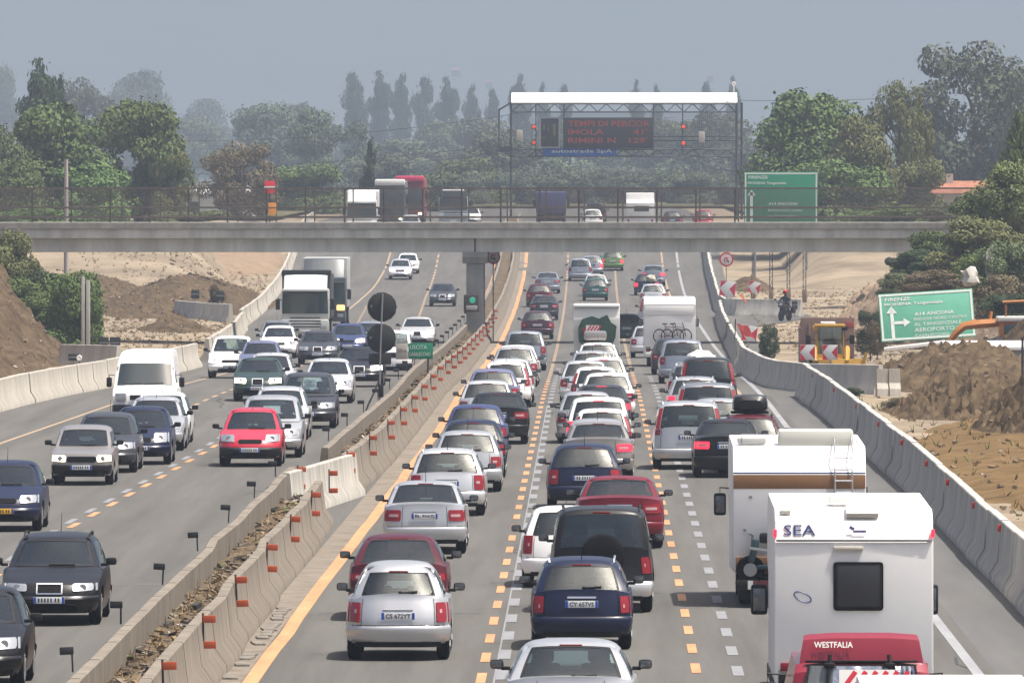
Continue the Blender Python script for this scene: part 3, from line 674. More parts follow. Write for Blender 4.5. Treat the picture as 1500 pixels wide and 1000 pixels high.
# right-hand workings, nearest first
mound('dry_grass_mound', (15.6, 262, 0), 7.4, 70, .5, STRAW, 21, .12, pw=4)
mound('soil_heap', (14.4, 292, 0), 4.4, 17, 2.9, SOIL, 22, .55, 110, fs=.7)
mound('soil_heap', (16.8, 268, 0), 4.4, 16, 3.1, SOIL, 23, .55, 110, fs=.7)
mound('soil_heap', (12.2, 322, 0), 3.6, 15, 1.15, SOIL, 24, .45, 90, fs=.8)
mound('soil_heap', (13.6, 372, zr(372)), 5.2, 24, 1.5, SOIL, 25, .45, 80)
mound('soil_heap', (18.2, 395, zr(395)), 4.2, 26, 3.0, SOIL, 26, .45, 80)
mound('dark_soil_heap', (at(1090, 420).x+.3, 705, zr(705)), 2.2, 16, .9, SOIL, 27, .1)
mound('sand_heap', (at(1262, 425).x, 570, zr(570)), 3.2, 45, 1.8, GRAVEL, 28, .15)
# ------------------------------------------------------------------ concrete barriers
NJ1 = [(0, -.06), (0, .93), (.02, .95), (.15, .95), (.17, .93), (.235, .36), (.40, .13), (.42, -.06)]          # one-sided, foot towards +offset
def NJ2(h): return [(-.31, -.06), (-.29, .13), (-.14, .36), (-.085, h-.02), (-.07, h), (.07, h), (.085, h-.02), (.14, .36), (.29, .13), (.31, -.06)]
def path_of(tab, d0, d1, step, sgn):
    P = []
    n = max(1, int(round((d1-d0)/step)))
    for y in frange(d0, d1, n): P.append(((lin(tab, y), y, zr(y)), (sgn, 0)))
    return P
def wobble(tab, amp, seed, step=5):
    out = []; d = tab[0][0]
    while d <= tab[-1][0]:
        out.append((d, lin(tab, d)+amp*noise.noise(Vector((d*.11, seed, 0))))); d += step
    return out
MR = wobble([(100, -5.78), (224, -5.78)], .13, 2)
MR2 = wobble([(240, -5.75), (265, -5.42), (310, -5.28), (400, -5.2), (505, -5.28), (640, -5.5), (860, -5.95)], .06, 5)
ML = wobble([(100, -6.9), (232, -6.85)], .12, 8)
ML2 = wobble([(246, -6.52), (310, -6.12), (505, -6.35), (640, -6.6), (860, -7.1)], .06, 9)
STAIN = mat('joint_dark', (.05, .045, .04), .95)
def median(name, tab, sgn, label, m):
    mb = MB(); d0, d1 = tab[0][0], tab[-1][0]
    mb.sweep(NJ1, [((p[0][0]-sgn*.17, p[0][1], p[0][2]), p[1]) for p in path_of(tab, d0, d1, 2.5, sgn)])
    d = d0+3
    while d < min(d1, 520):
        mb.sweep([(o_+(.004 if o_ > .01 else 0), z_+(.004 if z_ > .94 else 0)) for o_, z_ in NJ1], [((lin(tab, q)-sgn*.17, q, zr(q)), (sgn, 0)) for q in (d, d+.03)], 1); d += 5.2
    o = mb.build(name, [m, STAIN], angle=30); tag(o, label, 'barrier', 'median barriers'); return o
median('concrete_barrier', MR, 1, 'stained brown concrete barrier nearest the camera along the left lane of the jam', CONCB)
median('concrete_barrier', MR2, 1, 'long stained barrier along the orange line from the pale diagonal piece to past the bridge', CONCB)
median('concrete_barrier', ML, -1, 'stained barrier nearest the camera on the oncoming side of the median', CONCB)
median('concrete_barrier', ML2, -1, 'far median barrier on the oncoming side running past the bridge pillar', CONCB)
mb = MB(); A = Vector((-6.72, 224.5, 0)); Bq = Vector((-5.62, 240, 0)); d = (Bq-A).normalized(); sdv = (d.y, -d.x)
mb.sweep(NJ2(.98), [((A+(Bq-A)*q), sdv) for q in frange(0, 1, 6)]); tag(mb.build('concrete_barrier', mat('whitish_concrete', (.36, .345, .31), .92, var=.34, scale=2.6, stretch=(1, 1, .12), bump=.2, detail=9), angle=30), 'pale whitish barrier piece set slantwise across the median', 'barrier', 'median barriers')
# soil and rubbish between the median walls
mb = MB(); rows = []
for d in frange(100, 860, 300):
    a = lin(ML if d < 238 else ML2, d)+.10; b = lin(MR if d < 230 else MR2, d)-.10; n = 8
    if 224 < d < 242: b = min(b, -6.72+(d-224)*.068)
    rows.append([(a+(b-a)*i/n, d, zr(d)+.50+.12*nz(a+i*.2, d, .9, 2)+.07*noise.noise(Vector((i*.7, d*1.1, 1)))-.45*math.exp(-((d-231)/6)**2)) for i in range(n+1)])
mb.quad_grid(rows); tag(mb.build('median_soil', mat('median_soil', (.085, .062, .042), .97, var=.5, scale=2.2, bump=1, bscale=9, col2=(.17, .128, .085)), angle=60), kind='structure')
mb = MB(); RB = [mat('debris_'+n, c, .8) for n, c in (('stone', (.15, .122, .092)), ('straw', (.19, .135, .065)), ('dark', (.03, .03, .028)), ('paper', (.50, .46, .43)), ('weed', (.08, .09, .03)))]
for k in range(2600):
    d = 128+430*random.random()**1.6
    a = lin(ML if d < 238 else ML2, d)+.16; b = lin(MR if d < 230 else MR2, d)-.16
    if 222 < d < 243: continue
    x = random.uniform(a, b); z = zr(d)+.53+.12*nz(x, d, .9, 2); mi = random.choices(range(5), (46, 36, 9, 3, 4))[0]; s = random.uniform(.02, .065)*(1.5 if mi in (2, 4) else 1)
    mb.box((x, d, z+s*.3), (s*random.uniform(.8, 1.8), s*random.uniform(.8, 4), s*random.uniform(.3, .9)), mi, random.random()*3, random.uniform(-.5, .5))
    if mi in (1, 4):
        mb.tube([(x, d, z), (x+random.uniform(-.12, .12), d+random.uniform(-.2, .2), z+random.uniform(.04, .2))], [.012, .003], 3, mi)
tag(mb.build('debris', RB, smooth=False), kind='stuff')
# barriers made of separate blocks
def blocks(pts, h, m, label, group, ln=6.0, sgn=1, cat='barrier'):
    """pts: plan polyline (x, y); a block every ln metres"""
    P = [Vector((p[0], p[1], 0)) for p in pts]; cum = [0]
    for a, b in zip(P, P[1:]): cum.append(cum[-1]+(b-a).length)
    def pos(s):
        s = max(0, min(cum[-1], s)); i = 0
        while i < len(cum)-2 and cum[i+1] < s: i += 1
        return P[i]+(P[i+1]-P[i])*((s-cum[i])/(cum[i+1]-cum[i]))
    n = max(1, int(cum[-1]/ln)); ln = cum[-1]/n; out = []
    for k in range(n):
        mb = MB(); path = []; j = random.uniform(-.025, .025)
        base = pos(k*ln)
        for q in (0, .33, .67, 1):
            a = pos(k*ln+.02+(ln-.04)*q); t = (pos((k+1)*ln)-pos(k*ln)).normalized()
            path.append(((a.x-base.x+t.y*j, a.y-base.y-t.x*j, zr(a.y)-zr(base.y)), (t.y, -t.x)))
        mb.sweep(NJ2(h*random.uniform(.985, 1.01)), path)
        o = mb.build('concrete_barrier', m, loc=(base.x, base.y, zr(base.y)), angle=30); tag(o, label, cat, group); out.append(o)
    return out
LABR = 'grey concrete barrier block along the hard shoulder right of the jam'
run1 = blocks([(7.55, 118), (7.66, 178), (7.68, 243), (7.5, 300), (7.15, 347)], 1.12, CONC, LABR, 'barrier blocks along the right hard shoulder', 5.9)
run2 = blocks([(9.95, 353), (7.4, 356.5), (6.55, 364), (6.25, 380), (6.12, 412), (6.6, 480), (7.1, 560), (7.5, 604)], .98, CONC, 'grey concrete barrier block of the curving run below the yellow digger', 'barrier blocks of the curving right run', 4.2)
run3 = blocks([(12.4, 606), (7.9, 608), (7.75, 625), (8.2, 690), (8.8, 800)], 1.0, CONC, 'concrete barrier block of the far right run at the round speed sign', 'barrier blocks of the far right run', 6)
run4 = blocks([(-.28+x, d) for d, x in LEFT_B if 200 < d < 440], .98, CONCL, 'sunlit pale barrier block along the far edge of the oncoming road before the bend', 'barrier blocks of the near left run', 6)
run5 = blocks([(-.28+x, d) for d, x in ((446, -16.5), (470, -16.9), (518, -17.8), (552, -18.6))], .98, CONCL, 'sunlit pale barrier block at the bend of the oncoming road', 'barrier blocks of the left run at the bend', 6)
run6 = blocks([(-.28+x, d) for d, x in ((560, -19.0), (640, -20.2), (765, -22.3), (860, -23.2))], .98, CONCL, 'pale barrier block of the far left run leading under the bridge', 'barrier blocks of the far left run', 6)
blocks([(-24.4, 600), (-22.3, 590), (-20.6, 583)], 1.0, CONC, 'grey barrier block standing across the work track at the left', 'barrier blocks across the left track', 3)
blocks([(-22.4, 432), (-19.8, 428)], .9, CONC, 'grey barrier block closing the verge behind the white van', 'barrier behind the white van', 3)
for (px, w_) in ((1292, 1), (1310, 1)):
    c = at(px, 580); mb = MB(); mb.prism([(-.3, 0), (-.26, .25), (-.1, .45), (-.09, .92), (.09, .92), (.1, .45), (.26, .25), (.3, 0)], -.19, .19)
    o = mb.build('concrete_block', CONCL, loc=(c.x, c.y, c.z), smooth=False); o.rotation_euler = (0, 0, .1*w_); tag(o, 'short white concrete block left of the two on the soil by the digger' if px < 1300 else 'short white concrete block right of the two on the soil by the digger', 'concrete block', 'white concrete blocks')
# red reflectors bolted to the right-hand run and orange reflector posts of the median
REDR = mat('red_reflector', (.55, .04, .025), .4, emit=None); ORR = mat('orange_reflector', (.40, .075, .025), .5)
STEEL = mat('dark_steel', (.03, .032, .035), .6, .3)
GALV = mat('galvanised_steel', (.30, .31, .32), .5, .7)
proto = None
for k, y in enumerate([134, 143, 153, 164, 176, 190, 203, 218, 232, 250, 268, 288, 310, 332]):
    x = lin([(118, 7.55), (178, 7.66), (243, 7.68), (300, 7.5), (347, 7.15)], y)
    mb = MB(); mb.box((0, 0, 0), (.07, .05, .13), bev=.012); mb.box((.03, 0, -.02), (.02, .02, .16))
    o = mb.build('reflector', REDR, loc=(x-.115, y, zr(y)+.97)); tag(o, 'small red reflector on the barrier blocks along the right hard shoulder', 'reflector', 'red reflectors on the right barrier')
def ref_post(x, y, k):
    global proto
    if proto is None:
        t = thing('delineator', None, None)
        mb = MB(); mb.box((0, 0, -.09), (.03, .03, .52)); mb.build('post', STEEL, t)
        for z in (.08, -.30):
            mb = MB(); mb.box((.095, -.02, z), (.19, .035, .11), bev=.01); mb.build('reflector', ORR, t)
        proto = t; r = t
    else: r = clone(proto)
    r.location = (x, y, zr(y)+.90); tag(r, 'black post with two orange reflectors on the median barrier beside the jam', 'delineator', 'orange reflector posts of the median'); r.rotation_euler = (0, random.uniform(-.05, .05), random.uniform(-.1, .1))
y = 137.0; k = 0
while y < 560:
    if not 226 < y < 238:
        tab = MR if y < 226 else MR2; ref_post(lin(tab, y)+.03, y, k)
    y += 13.5+y*.006; k += 1
ref_post(-6.55, 227.3, 0)
proto2 = None
y = 138.0
while y < 600:
    if not 233 < y < 245:
        x = lin(ML if y < 233 else ML2, y)-.14
        if proto2 is None:
            proto2 = thing('marker_plate', None, None); mb = MB(); mb.box((0, 0, .09), (.025, .03, .28)); mb.build('post', STEEL, proto2); mb = MB(); mb.box((-.07, 0, .24), (.19, .03, .105), bev=.012); mb.box((-.07, -.018, .24), (.04, .008, .04), bev=.002); mb.build('plate', STEEL, proto2); r = proto2
        else: r = clone(proto2)
        r.location = (x, y, zr(y)+.90); r.rotation_euler = (0, random.uniform(-.06, .06), random.uniform(-.15, .15)); tag(r, 'small dark reflector plate seen from behind on the oncoming side of the median', 'marker plate', 'dark reflector plates of the median')
    y += 14.0+y*.004
# ------------------------------------------------------------------ bridge
BY = 505.0; br = thing('road_bridge', 'grey concrete road bridge with a brown mesh railing across the motorway', 'bridge', (-5.8, BY, 0))
Bx = lambda px: (px-VX)*BY/F+5.8
zb_ = lambda py: H0+(VY-py)*BY/F
x0, x1 = -27.0, 27.5
mb = MB(); mb.prism([(.35, zb_(369.5)), (.35, zb_(349.5)), (6.65, zb_(349.5)), (6.65, zb_(369.5))], x0, x1); mb.build('girder', CONCD, br, smooth=False)
mb = MB(); mb.prism([(0, zb_(349)), (0, zb_(335.5)), (7.0, zb_(335.5)), (7.0, zb_(349))], x0, x1); mb.build('deck_slab', mat('deck_concrete', (.44, .445, .41), .93, var=.3, scale=1.1, bump=.2, bscale=6, stretch=(1, 1, .25)), br, smooth=False)
for nm, ya in (('kerb', -.06), ('kerb', 6.66)):
    mb = MB(); mb.box(((x0+x1)/2, ya+.2, (zb_(335.5)+zb_(326))/2), (x1-x0, .40, zb_(326)-zb_(335.5)), bev=.02); mb.build(nm, mat('parapet_concrete', (.25, .243, .22), .93, var=.3, scale=1.2, stretch=(1, 1, .5)), br, smooth=False)
RUST = mat('brown_steel', (.115, .095, .082), .75, .2, var=.3, scale=3)
for ya, yb in ((.12, 275.5), (6.86, 279)):
    rl = MB()
    for py in (276, 304.5, 318.5): rl.box(((x0+x1)/2, ya, zb_(py)), (x1-x0, .05, .07))
    rail = rl.build('railing', RUST, br, smooth=False)
    k = 0
    for i in range(29):
        px = 45+57.2*i-570; x = Bx(px+(0 if ya < 1 else 8)); 
        if x0 < x < x1: mb = MB(); mb.box((x, ya+.05, (zb_(326)+zb_(275))/2), (.075, .05, zb_(275)-zb_(326))); mb.build('post', RUST, rail, smooth=False)
    mb = MB(); n = int((x1-x0)/.05)
    for i in range(n): mb.box((x0+.02+i*.05, ya-.02, (zb_(324)+zb_(277))/2), (.008, .008, zb_(277)-zb_(324)))
    mb.build('mesh_panel', RUST, rail, smooth=False)
zq = zr(BY)
mb = MB(); mb.box((0, 3.5, (zq+zb_(386))/2), (.86, 6.2, zb_(386)-zq), bev=.06)
mb.prism([(.35, zb_(386)), (.20, zb_(377)), (.20, zb_(369.6)), (6.8, zb_(369.6)), (6.8, zb_(377)), (6.65, zb_(386))], -.62, .62); mb.build('pillar', mat('pillar_concrete', (.24, .245, .235), .93, var=.25, scale=1.2, stretch=(1, 1, .4)), br, smooth=False)
mb = MB(); mb.box((.0, .33, (zb_(369)+zb_(336))/2), (.07, .03, zb_(336)-zb_(369))); mb.build('joint', STEEL, br)
for px in (26, 1402):
    mb = MB(); mb.box((Bx(px)+(-1.2 if px < 100 else 1.2), 3.5, (zq+zb_(350))/2-.1), (2.6, 6.0, zb_(350)-zq), bev=.05); mb.build('abutment', CONCD, br, smooth=False)
# lane signal on the pillar
t = thing('lane_signal', 'dark lane signal box with a green light on the bridge pillar', 'signal', (-5.98, BY-.12, zb_(444)))
mb = MB(); mb.box((0, 0, 0), (.74, .22, .84), bev=.03); mb.build('housing', mat('signal_housing', (.035, .022, .022), .6), t)
mb = MB(); mb.lathe([(-.115, .15), (-.13, .14), (-.135, .05)], 'Y', (.06, 0, .15), 20); mb.build('lamp', mat('green_lamp', (.02, .35, .2), .3, emit=(.05, .9, .5), estr=.12), t)
mb = MB(); mb.box((.03, -.12, -.22), (.55, .02, .22), bev=.008); mb.build('panel', mat('pale_panel', (.33, .31, .30), .6), t)
# flexible conduit hanging by the pillar
mb = MB(); mb.tube([atD(708+dx, py, BY-3) for dx, py in ((0, 480), (-1, 495), (2, 507), (6, 516), (11, 523), (20, 524))], .05, 6); tag(mb.build('cable_conduit', BLACKP), 'black cable conduit curving down beside the foot of the bridge pillar', 'conduit')

# ------------------------------------------------------------------ round signs
def ring_sign(px, py, rad_px, D, label, arrow=False):
    c = atD(px, py, D); rr = rad_px*D/F; t = thing('road_sign', label, 'road sign', (c.x, c.y, zr(D)))
    h = c.z-zr(D)
    mb = MB(); mb.tube([(0, .03, 0), (0, .03, h+rr*.6)], .03, 8); mb.build('post', GALV, t)
    mb = MB(); mb.lathe([(0, rr), (-.02, rr), (-.02, rr*.76)], 'Y', (0, 0, h), 28); mb.build('red_ring', mat('sign_red', (.50, .03, .05), .4), t)
    mb = MB(); mb.lathe([(-.024, rr*.78), (-.026, .01)], 'Y', (0, 0, h), 28); f = mb.build('face', mat('sign_face', (.55, .53, .52), .4), t)
    mb = MB(); q = rr*.28
    mb.tube([(rr*.0+q*math.cos(a), -.035, h+q*math.sin(a)) for a in frange(.4, 5.2, 10)], rr*.09, 5); mb.build('symbol', mat('sign_red', (0, 0, 0)), f)
    mb = MB(); mb.box((rr*.2, -.03, h-rr*.2), (rr*.5, .012, rr*.16), ry=.7); mb.build('symbol', INK, f)
ring_sign(722.5, 376.5, 10.5, 512, 'round red ringed sign in the median beside the bridge pillar')
ring_sign(1064, 380, 10.5, 640, 'round red ringed sign behind the far right barrier under the bridge')
# two black sign backs on a leaning pole
c = atD(556, 590, 318); t = thing('road_sign', 'two black round sign backs on a tall pole in the median gap', 'road sign', (c.x, 318, zr(318)))
z_ = lambda py: H0+(VY-py)*318/F-zr(318); X_ = lambda px: (px-VX)*318/F-c.x
mb = MB(); mb.tube([(X_(556), 0, 0), (X_(557), 0, z_(520)), (X_(560.5), 0, z_(430))], .028, 8); mb.build('post', GALV, t)
for px, py, rp in ((559.5, 449.5, 21.8), (558.5, 495.5, 21.8)):
    mb = MB(); rr = rp*318/F; mb.lathe([(.04, rr-.01), (.045, rr), (.065, rr), (.068, .02)], 'Y', (X_(px), 0, z_(py)), 14); mb.box((X_(px)-.33, .035, z_(py)+.02), (.035, .01, .07), bev=.003, mi=1); mb.build('disc', [mat('sign_back', (.014, .017, .017), .7), GALV], t)
mb = MB(); mb.box((X_(556.5), .06, z_(525.5)), (.70, .03, .34), bev=.008); mb.build('plate', mat('sign_back', (0, 0, 0)), t)
mb = MB(); mb.tube([(X_(554), 0, z_(560)), (X_(548), -.3, z_(575)), (X_(540), -.5, z_(592)), (X_(537), -.6, z_(600))], .03, 6); mb.box((X_(558), 0, z_(572)), (.16, .2, .40), bev=.03); mb.build('cable_box', BLACKP, t)
# small green direction sign
D_ = 358; c = atD(608, 514, D_); t = thing('direction_sign', 'small green direction sign with a beige end panel on a post in the median', 'road sign', (c.x, D_, zr(D_)))
h = c.z-zr(D_)
GREEN = mat('sign_green', (.01, .20, .105), .4, var=.06, scale=1); GREENF = mat('faded_sign_green', (.10, .36, .245), .5, var=.10, scale=.6)
SWHITE = mat('sign_white', (.62, .66, .62), .45)
mb = MB(); mb.tube([(.45, .03, 0), (.45, .03, h)], .03, 8); mb.build('post', STEEL, t)
mb = MB(); mb.box((.19, 0, h), (.86, .03, .56), bev=.008); mb.build('panel', GREEN, t)
mb = MB(); mb.box((-.46, 0, h-.02), (.42, .03, .54), bev=.008); e = mb.build('end_panel', mat('beige_panel', (.40, .37, .32), .6), t)
lettering('200 m', e, (-.62, -.02, h-.06), .31, INK, .14)
lettering('USCITA', t, (-.18, -.02, h+.07), .6, SWHITE, .14); lettering('CASALECCHIO', t, (-.20, -.02, h-.17), .74, SWHITE, .13)
# ------------------------------------------------------------------ big green signs
def green_sign(D, corners, m, lines, arrow, side, label, posts, dx=0.0):
    """corners: pixel x0, y0, x1, y1 at distance D"""
    x0, y0, x1, y1 = corners; k = D/F; c = atD((x0+x1)/2, y1, D); t = thing('direction_sign', label, 'road sign', (c.x, D, c.z))
    W, Hh = (x1-x0)*k, (y1-y0)*k
    mb = MB(); mb.box((0, 0, Hh/2), (W, .08, Hh), bev=.03); p = mb.build('panel', m, t)
    mb = MB(); b = .10*W/5
    for (cx, cz, sx, sz) in ((0, b*1.0, W-.04, b), (0, Hh-b*1.0, W-.04, b)): mb.box((cx, -.045, cz), (sx, .02, sz))
    for cx in (-W/2+b, W/2-b): mb.box((cx, -.045, Hh/2), (b, .02, Hh-3*b))
    mb.build('border', SWHITE, p)
    for body, lx, lz, lw, lh in lines: lettering(body, p, (-W/2+lx*W, -.05, Hh*(1-lz)-lh*Hh), lw*W, SWHITE, lh*Hh)
    mb = MB(); ax, az0, az1 = arrow; X = -W/2+ax*W; s_ = W*.035
    mb.box((X, -.05, Hh*(1-(az0+az1)/2)-s_*.5), (s_, .02, Hh*(az1-az0)-s_))
    def tri(pts): b_ = len(mb.v); mb.v += [(q[0], -.06, q[1]) for q in pts]; mb.f.append(tuple(range(b_, b_+3))); mb.m.append(0)
    zt_ = Hh*(1-az0); tri([(X-s_*1.6, zt_-s_*2.2), (X+s_*1.6, zt_-s_*2.2), (X, zt_)])
    if side:
        zs_ = Hh*(1-side); mb.box((X+W*.065, -.05, zs_), (W*.12, .02, s_*.9)); tri([(X+W*.12, zs_+s_*1.4), (X+W*.12, zs_-s_*1.4), (X+W*.19, zs_)])
    mb.build('arrow', SWHITE, p)
    mb = MB()
    for q in posts: mb.tube([(q*W/2, .09, -6), (q*W/2, .09, Hh*.9)], .07, 8)
    if posts: mb.build('posts', GALV, t)
    return t
green_sign(722, (1090, 252, 1198, 331), GREEN, [('FIRENZE', .06, .07, .26, .055), ('MODENA Tangenziale', .05, .18, .52, .06), ('A14 ANCONA', .33, .56, .40, .055), ('PADOVA NORD CENTRO', .33, .69, .46, .045), ('AL TANGENZIALE', .33, .80, .40, .05)], (.10, .33, .95), 0, 'dark green motorway sign standing behind the bridge railing', (-.7, .7))
gs = green_sign(432, (1291, 425, 1430, 497), GREENF, [('FIRENZE', .07, .09, .27, .075), ('MODENA Tangenziale', .06, .20, .62, .08), ('A14 ANCONA', .37, .42, .42, .075), ('PADOVA NORD CENTRO', .36, .535, .56, .065), ('AL TANGENZIALE', .36, .64, .50, .07), ('AEROPORTO', .36, .75, .42, .085), ('CASALECCHIO', .36, .88, .36, .055)], (.13, .27, .97), .62, 'faded pale green motorway sign lying tilted on the right embankment', ())
gs.rotation_euler = (R(-14), R(-3.5), R(3))
c = atD(1340, 508, 430); t = thing('metal_beam', 'white metal beam lying below the tilted green sign', 'beam', tuple(c)); mb = MB(); mb.box((0, 0, .05), (2.6, .5, .16), bev=.03, ry=-.12); mb.box((-.3, -.05, -.1), (.05, .05, .35)); mb.box((.7, -.05, 0), (.05, .05, .35)); o = mb.build('beam', WHITE, t)
# ------------------------------------------------------------------ gantry
GY = 904.0; t = thing('message_gantry', 'large overhead gantry with a red lettered message board and white topped roof', 'gantry', ((916-VX)*GY/F, GY, zr(GY)))
GX = lambda px: (px-916)*GY/F
GZ = lambda py: H0+(VY-py)*GY/F-zr(GY)
DST = mat('gantry_steel', (.05, .055, .06), .6, .3)
mb = MB(); mb.prism([(-.1, GZ(150)), (2.8, GZ(135.5)), (2.85, GZ(137)), (2.85, GZ(140)), (-.1, GZ(151.5))], GX(749), GX(1080)); mb.build('roof_fascia', mat('white_fascia', (.82, .82, .79), .5), t)
mb = MB()
for px, sy in ((748.5, 0), (748.5, 2.4)): mb.tube([(GX(px), sy, -1), (GX(px), sy, GZ(150))], .09, 8)
for px, sy in ((1079, 0), (1087, 2.4)): mb.tube([(GX(px), sy, -1), (GX(px), sy, GZ(150))], .11, 8)
mb.build('post', DST, t)
mb = MB()
def truss(za, zb2, yq):
    for z in (za, zb2): mb.tube([(GX(749), yq, z), (GX(1078), yq, z)], .055, 5)
    n = 26
    for i in range(n):
        a = GX(749)+(GX(1078)-GX(749))*i/n; b = GX(749)+(GX(1078)-GX(749))*(i+1)/n; u, v = (za, zb2) if i % 2 else (zb2, za); mb.tube([(a, yq, u), (b, yq, v)], .035, 4)
for yq in (0, 2.2): truss(GZ(152), GZ(164), yq); truss(GZ(219), GZ(229), yq)
for px in (785, 826, 1000, 957): mb.tube([(GX(px), .1, GZ(152)), (GX(px), .1, GZ(229))], .05, 5)
for z in (GZ(200), GZ(206)): mb.tube([(GX(957), .3, z), (GX(1078), .3, z)], .05, 5)
a, b = GX(748.5), GX(731)
for yq in (0, 2.2):
    mb.tube([(a, yq, GZ(150)), (b, yq, GZ(160)), (b, yq, GZ(216)), (a, yq, GZ(229))], .06, 5)
    mb.tube([(b, yq, GZ(216)), (a, yq, GZ(216))], .05, 5)
mb.build('truss', DST, t)
mb = MB(); mb.box(((a+b)/2, 1.1, GZ(155)-.05), (1.2, 2.4, .12), ry=-.55); mb.box(((a+b)/2, 1.1, GZ(219)), (1.0, 2.4, .5)); mb.build('end_platform', DST, t)
mb = MB()
for i in range(110): x = GX(752)+(GX(1077)-GX(752))*i/109; mb.box((x, 1.9, GZ(196.5)), (.03, .02, GZ(165)-GZ(228)))
for i in range(20): mb.box((GX(915), 1.87, GZ(228)+(GZ(165)-GZ(228))*i/19), (GX(1077)-GX(752), .02, .03))
mb.build('mesh_panel', GALV, t, smooth=False)
mb = MB(); mb.box((GX(891), -.35, GZ(195)), (GX(957)-GX(825), .7, GZ(172)-GZ(217)), bev=.06); s_ = mb.build('message_board', mat('board_black', (.012, .011, .013), .6), t)
LED = mat('red_led', (.14, .015, .01), .5, emit=(1, .10, .05), estr=.06)
for body, py, x0_, x1_ in (('TEMPI DI PERCOR', 185.5, 832, 952), ('IMOLA         41\'', 197.5, 832, 948), ('RIMINI N   129\'', 210, 832, 948)):
    lettering(body, s_, (GX(x0_), -.715, GZ(py)), GX(x1_)-GX(x0_), LED, .52)
mb = MB(); mb.box((GX(806), -.35, GZ(194.5)), (GX(818)-GX(791), .7, GZ(173)-GZ(216)), bev=.05); p = mb.build('symbol_board', mat('board_black', (0, 0, 0)), t)
mb = MB()
for (px, py, sx, sz) in ((812, 190, .25, 1.0), (797, 187, .15, .5), (797, 202, .3, .12), (803, 190, .1, .4)): mb.box((GX(px), -.71, GZ(py)), (sx, .02, sz))
mb.build('symbol', mat('dim_led', (.10, .085, .03), .6), p)
mb = MB()
for z in (173, 216): mb.box((GX(805), -.72, GZ(z)), (GX(819)-GX(790), .03, .10))
for px in (791, 819): mb.box((GX(px), -.72, GZ(194.5)), (.10, .03, 2.5))
mb.build('frame', GALV, p)
mb = MB(); mb.box((GX(849), -.3, GZ(222.5)), (GX(903)-GX(795), .12, .72), bev=.03); p = mb.build('name_board', mat('sign_blue', (.01, .10, .42), .45), t)
lettering('autostrade SpA', p, (GX(808), -.38, GZ(225.5)), GX(897)-GX(808), SWHITE, .42)
RL = mat('red_lamp', (.6, .05, .03), .3, emit=(1, .09, .04), estr=.35)
for px, py in ((782, 186), (782, 209), (1001, 186), (1001, 210)):
    mb = MB(); mb.lathe([(-.1, .14), (-.2, .17), (-.24, .14), (-.25, .02)], 'Y', (GX(px), 0, GZ(py)), 14); mb.box((GX(px), .05, GZ(py)), (.45, .25, .5), bev=.04, mi=1); mb.build('warning_lamp', [RL, DST], t)
for px, py in ((761, 198.5), (1028, 201)):
    mb = MB(); mb.box((GX(px), -.2, GZ(py)), (.55, .35, .95), bev=.05); mb.build('equipment_box', mat('beige_panel', (0, 0, 0)), t)
mb = MB(); mb.tube([(GX(1075), .5, GZ(137)), (GX(1075), .5, GZ(124))], .06, 6); mb.lathe([(-.5, .16), (.2, .2), (.25, .05)], 'Y', (GX(1075), 0, GZ(123)), 10); mb.build('camera', WHITE, t)
# ------------------------------------------------------------------ campers, vans, lorries
BIG = []
def wheelset(t, W, yws, r=.34, width=.22, name='wheel'):
    for yw in yws:
        for sd in (-1, 1):
            mb = MB(); x0 = sd*(W/2-.04); mb.lathe([(x0, r-.1), (x0, r-.02), (x0-sd*.03, r), (x0-sd*(width-.03), r), (x0-sd*width, r-.03)], 'X', (0, yw, r), 20); wl = mb.build(name, RUBBER, t, angle=50)
            mb = MB(); mb.lathe([(x0+sd*.005, .07), (x0+sd*.005, r-.13), (x0-sd*.03, r-.10)], 'X', (0, yw, r), 16); mb.build('rim', RIM, wl)
def place(t, px, D, L, W, label, oncoming=False):
    X = (px-VX)*D/F; yc = D+L/2; t.location = (X, yc, zr(yc)); t.rotation_euler = (math.atan2(zr(yc+L/2)-zr(yc-L/2), L)*(-1 if oncoming else 1), 0, math.pi if oncoming else 0); BIG.append((label, X, D, L, W))
def rbox(name, c, d, m, par, bev=.03, **k):
    mb = MB(); mb.box(c, d, bev=bev, **k); return mb.build(name, m, par)
def big_mirror(t, x, y, z, sd, s=1.0):
    mb = MB(); mb.tube([(x-sd*.22*s, y+.05, z+.28*s), (x, y, z+.30*s), (x, y, z+.1*s)], .015, 6); mb.box((x, y, z), (.22*s, .12, .40*s), bev=.05); mr = mb.build('wing_mirror', BLACKP, t)
    mb = MB(); mb.box((x, y-.064, z), (.16*s, .008, .30*s), bev=.003); mb.build('mirror_glass', mat('dim_mirror', (.2, .21, .22), .2, .8), mr)
CREAM = mat('cream_panel', (.66, .66, .62), .4, var=.05, scale=.8)
CAMP = mat('camper_white', (.80, .80, .785), .38, var=.035, scale=.9)
CAMPT = mat('camper_roof_white', (.80, .80, .78), .45)
def camper_shell(t, W, L, prof, m, crease=None):
    mb = MB(); mb.prism(prof, -W/2, W/2); bm = bmesh.new(); me = mb.mesh('tmp', m, smooth=False); bm.from_mesh(me)
    bmesh.ops.bevel(bm, geom=[e for e in bm.edges], offset=.035, segments=2, affect='EDGES', profile=.6, clamp_overlap=True)
    me2 = bpy.data.meshes.new('body'); bm.to_mesh(me2); bm.free(); me2.materials.append(m); me2.shade_smooth(); me2.set_sharp_from_angle(angle=R(35)); bpy.data.meshes.remove(me)
    return link('body', me2, t)
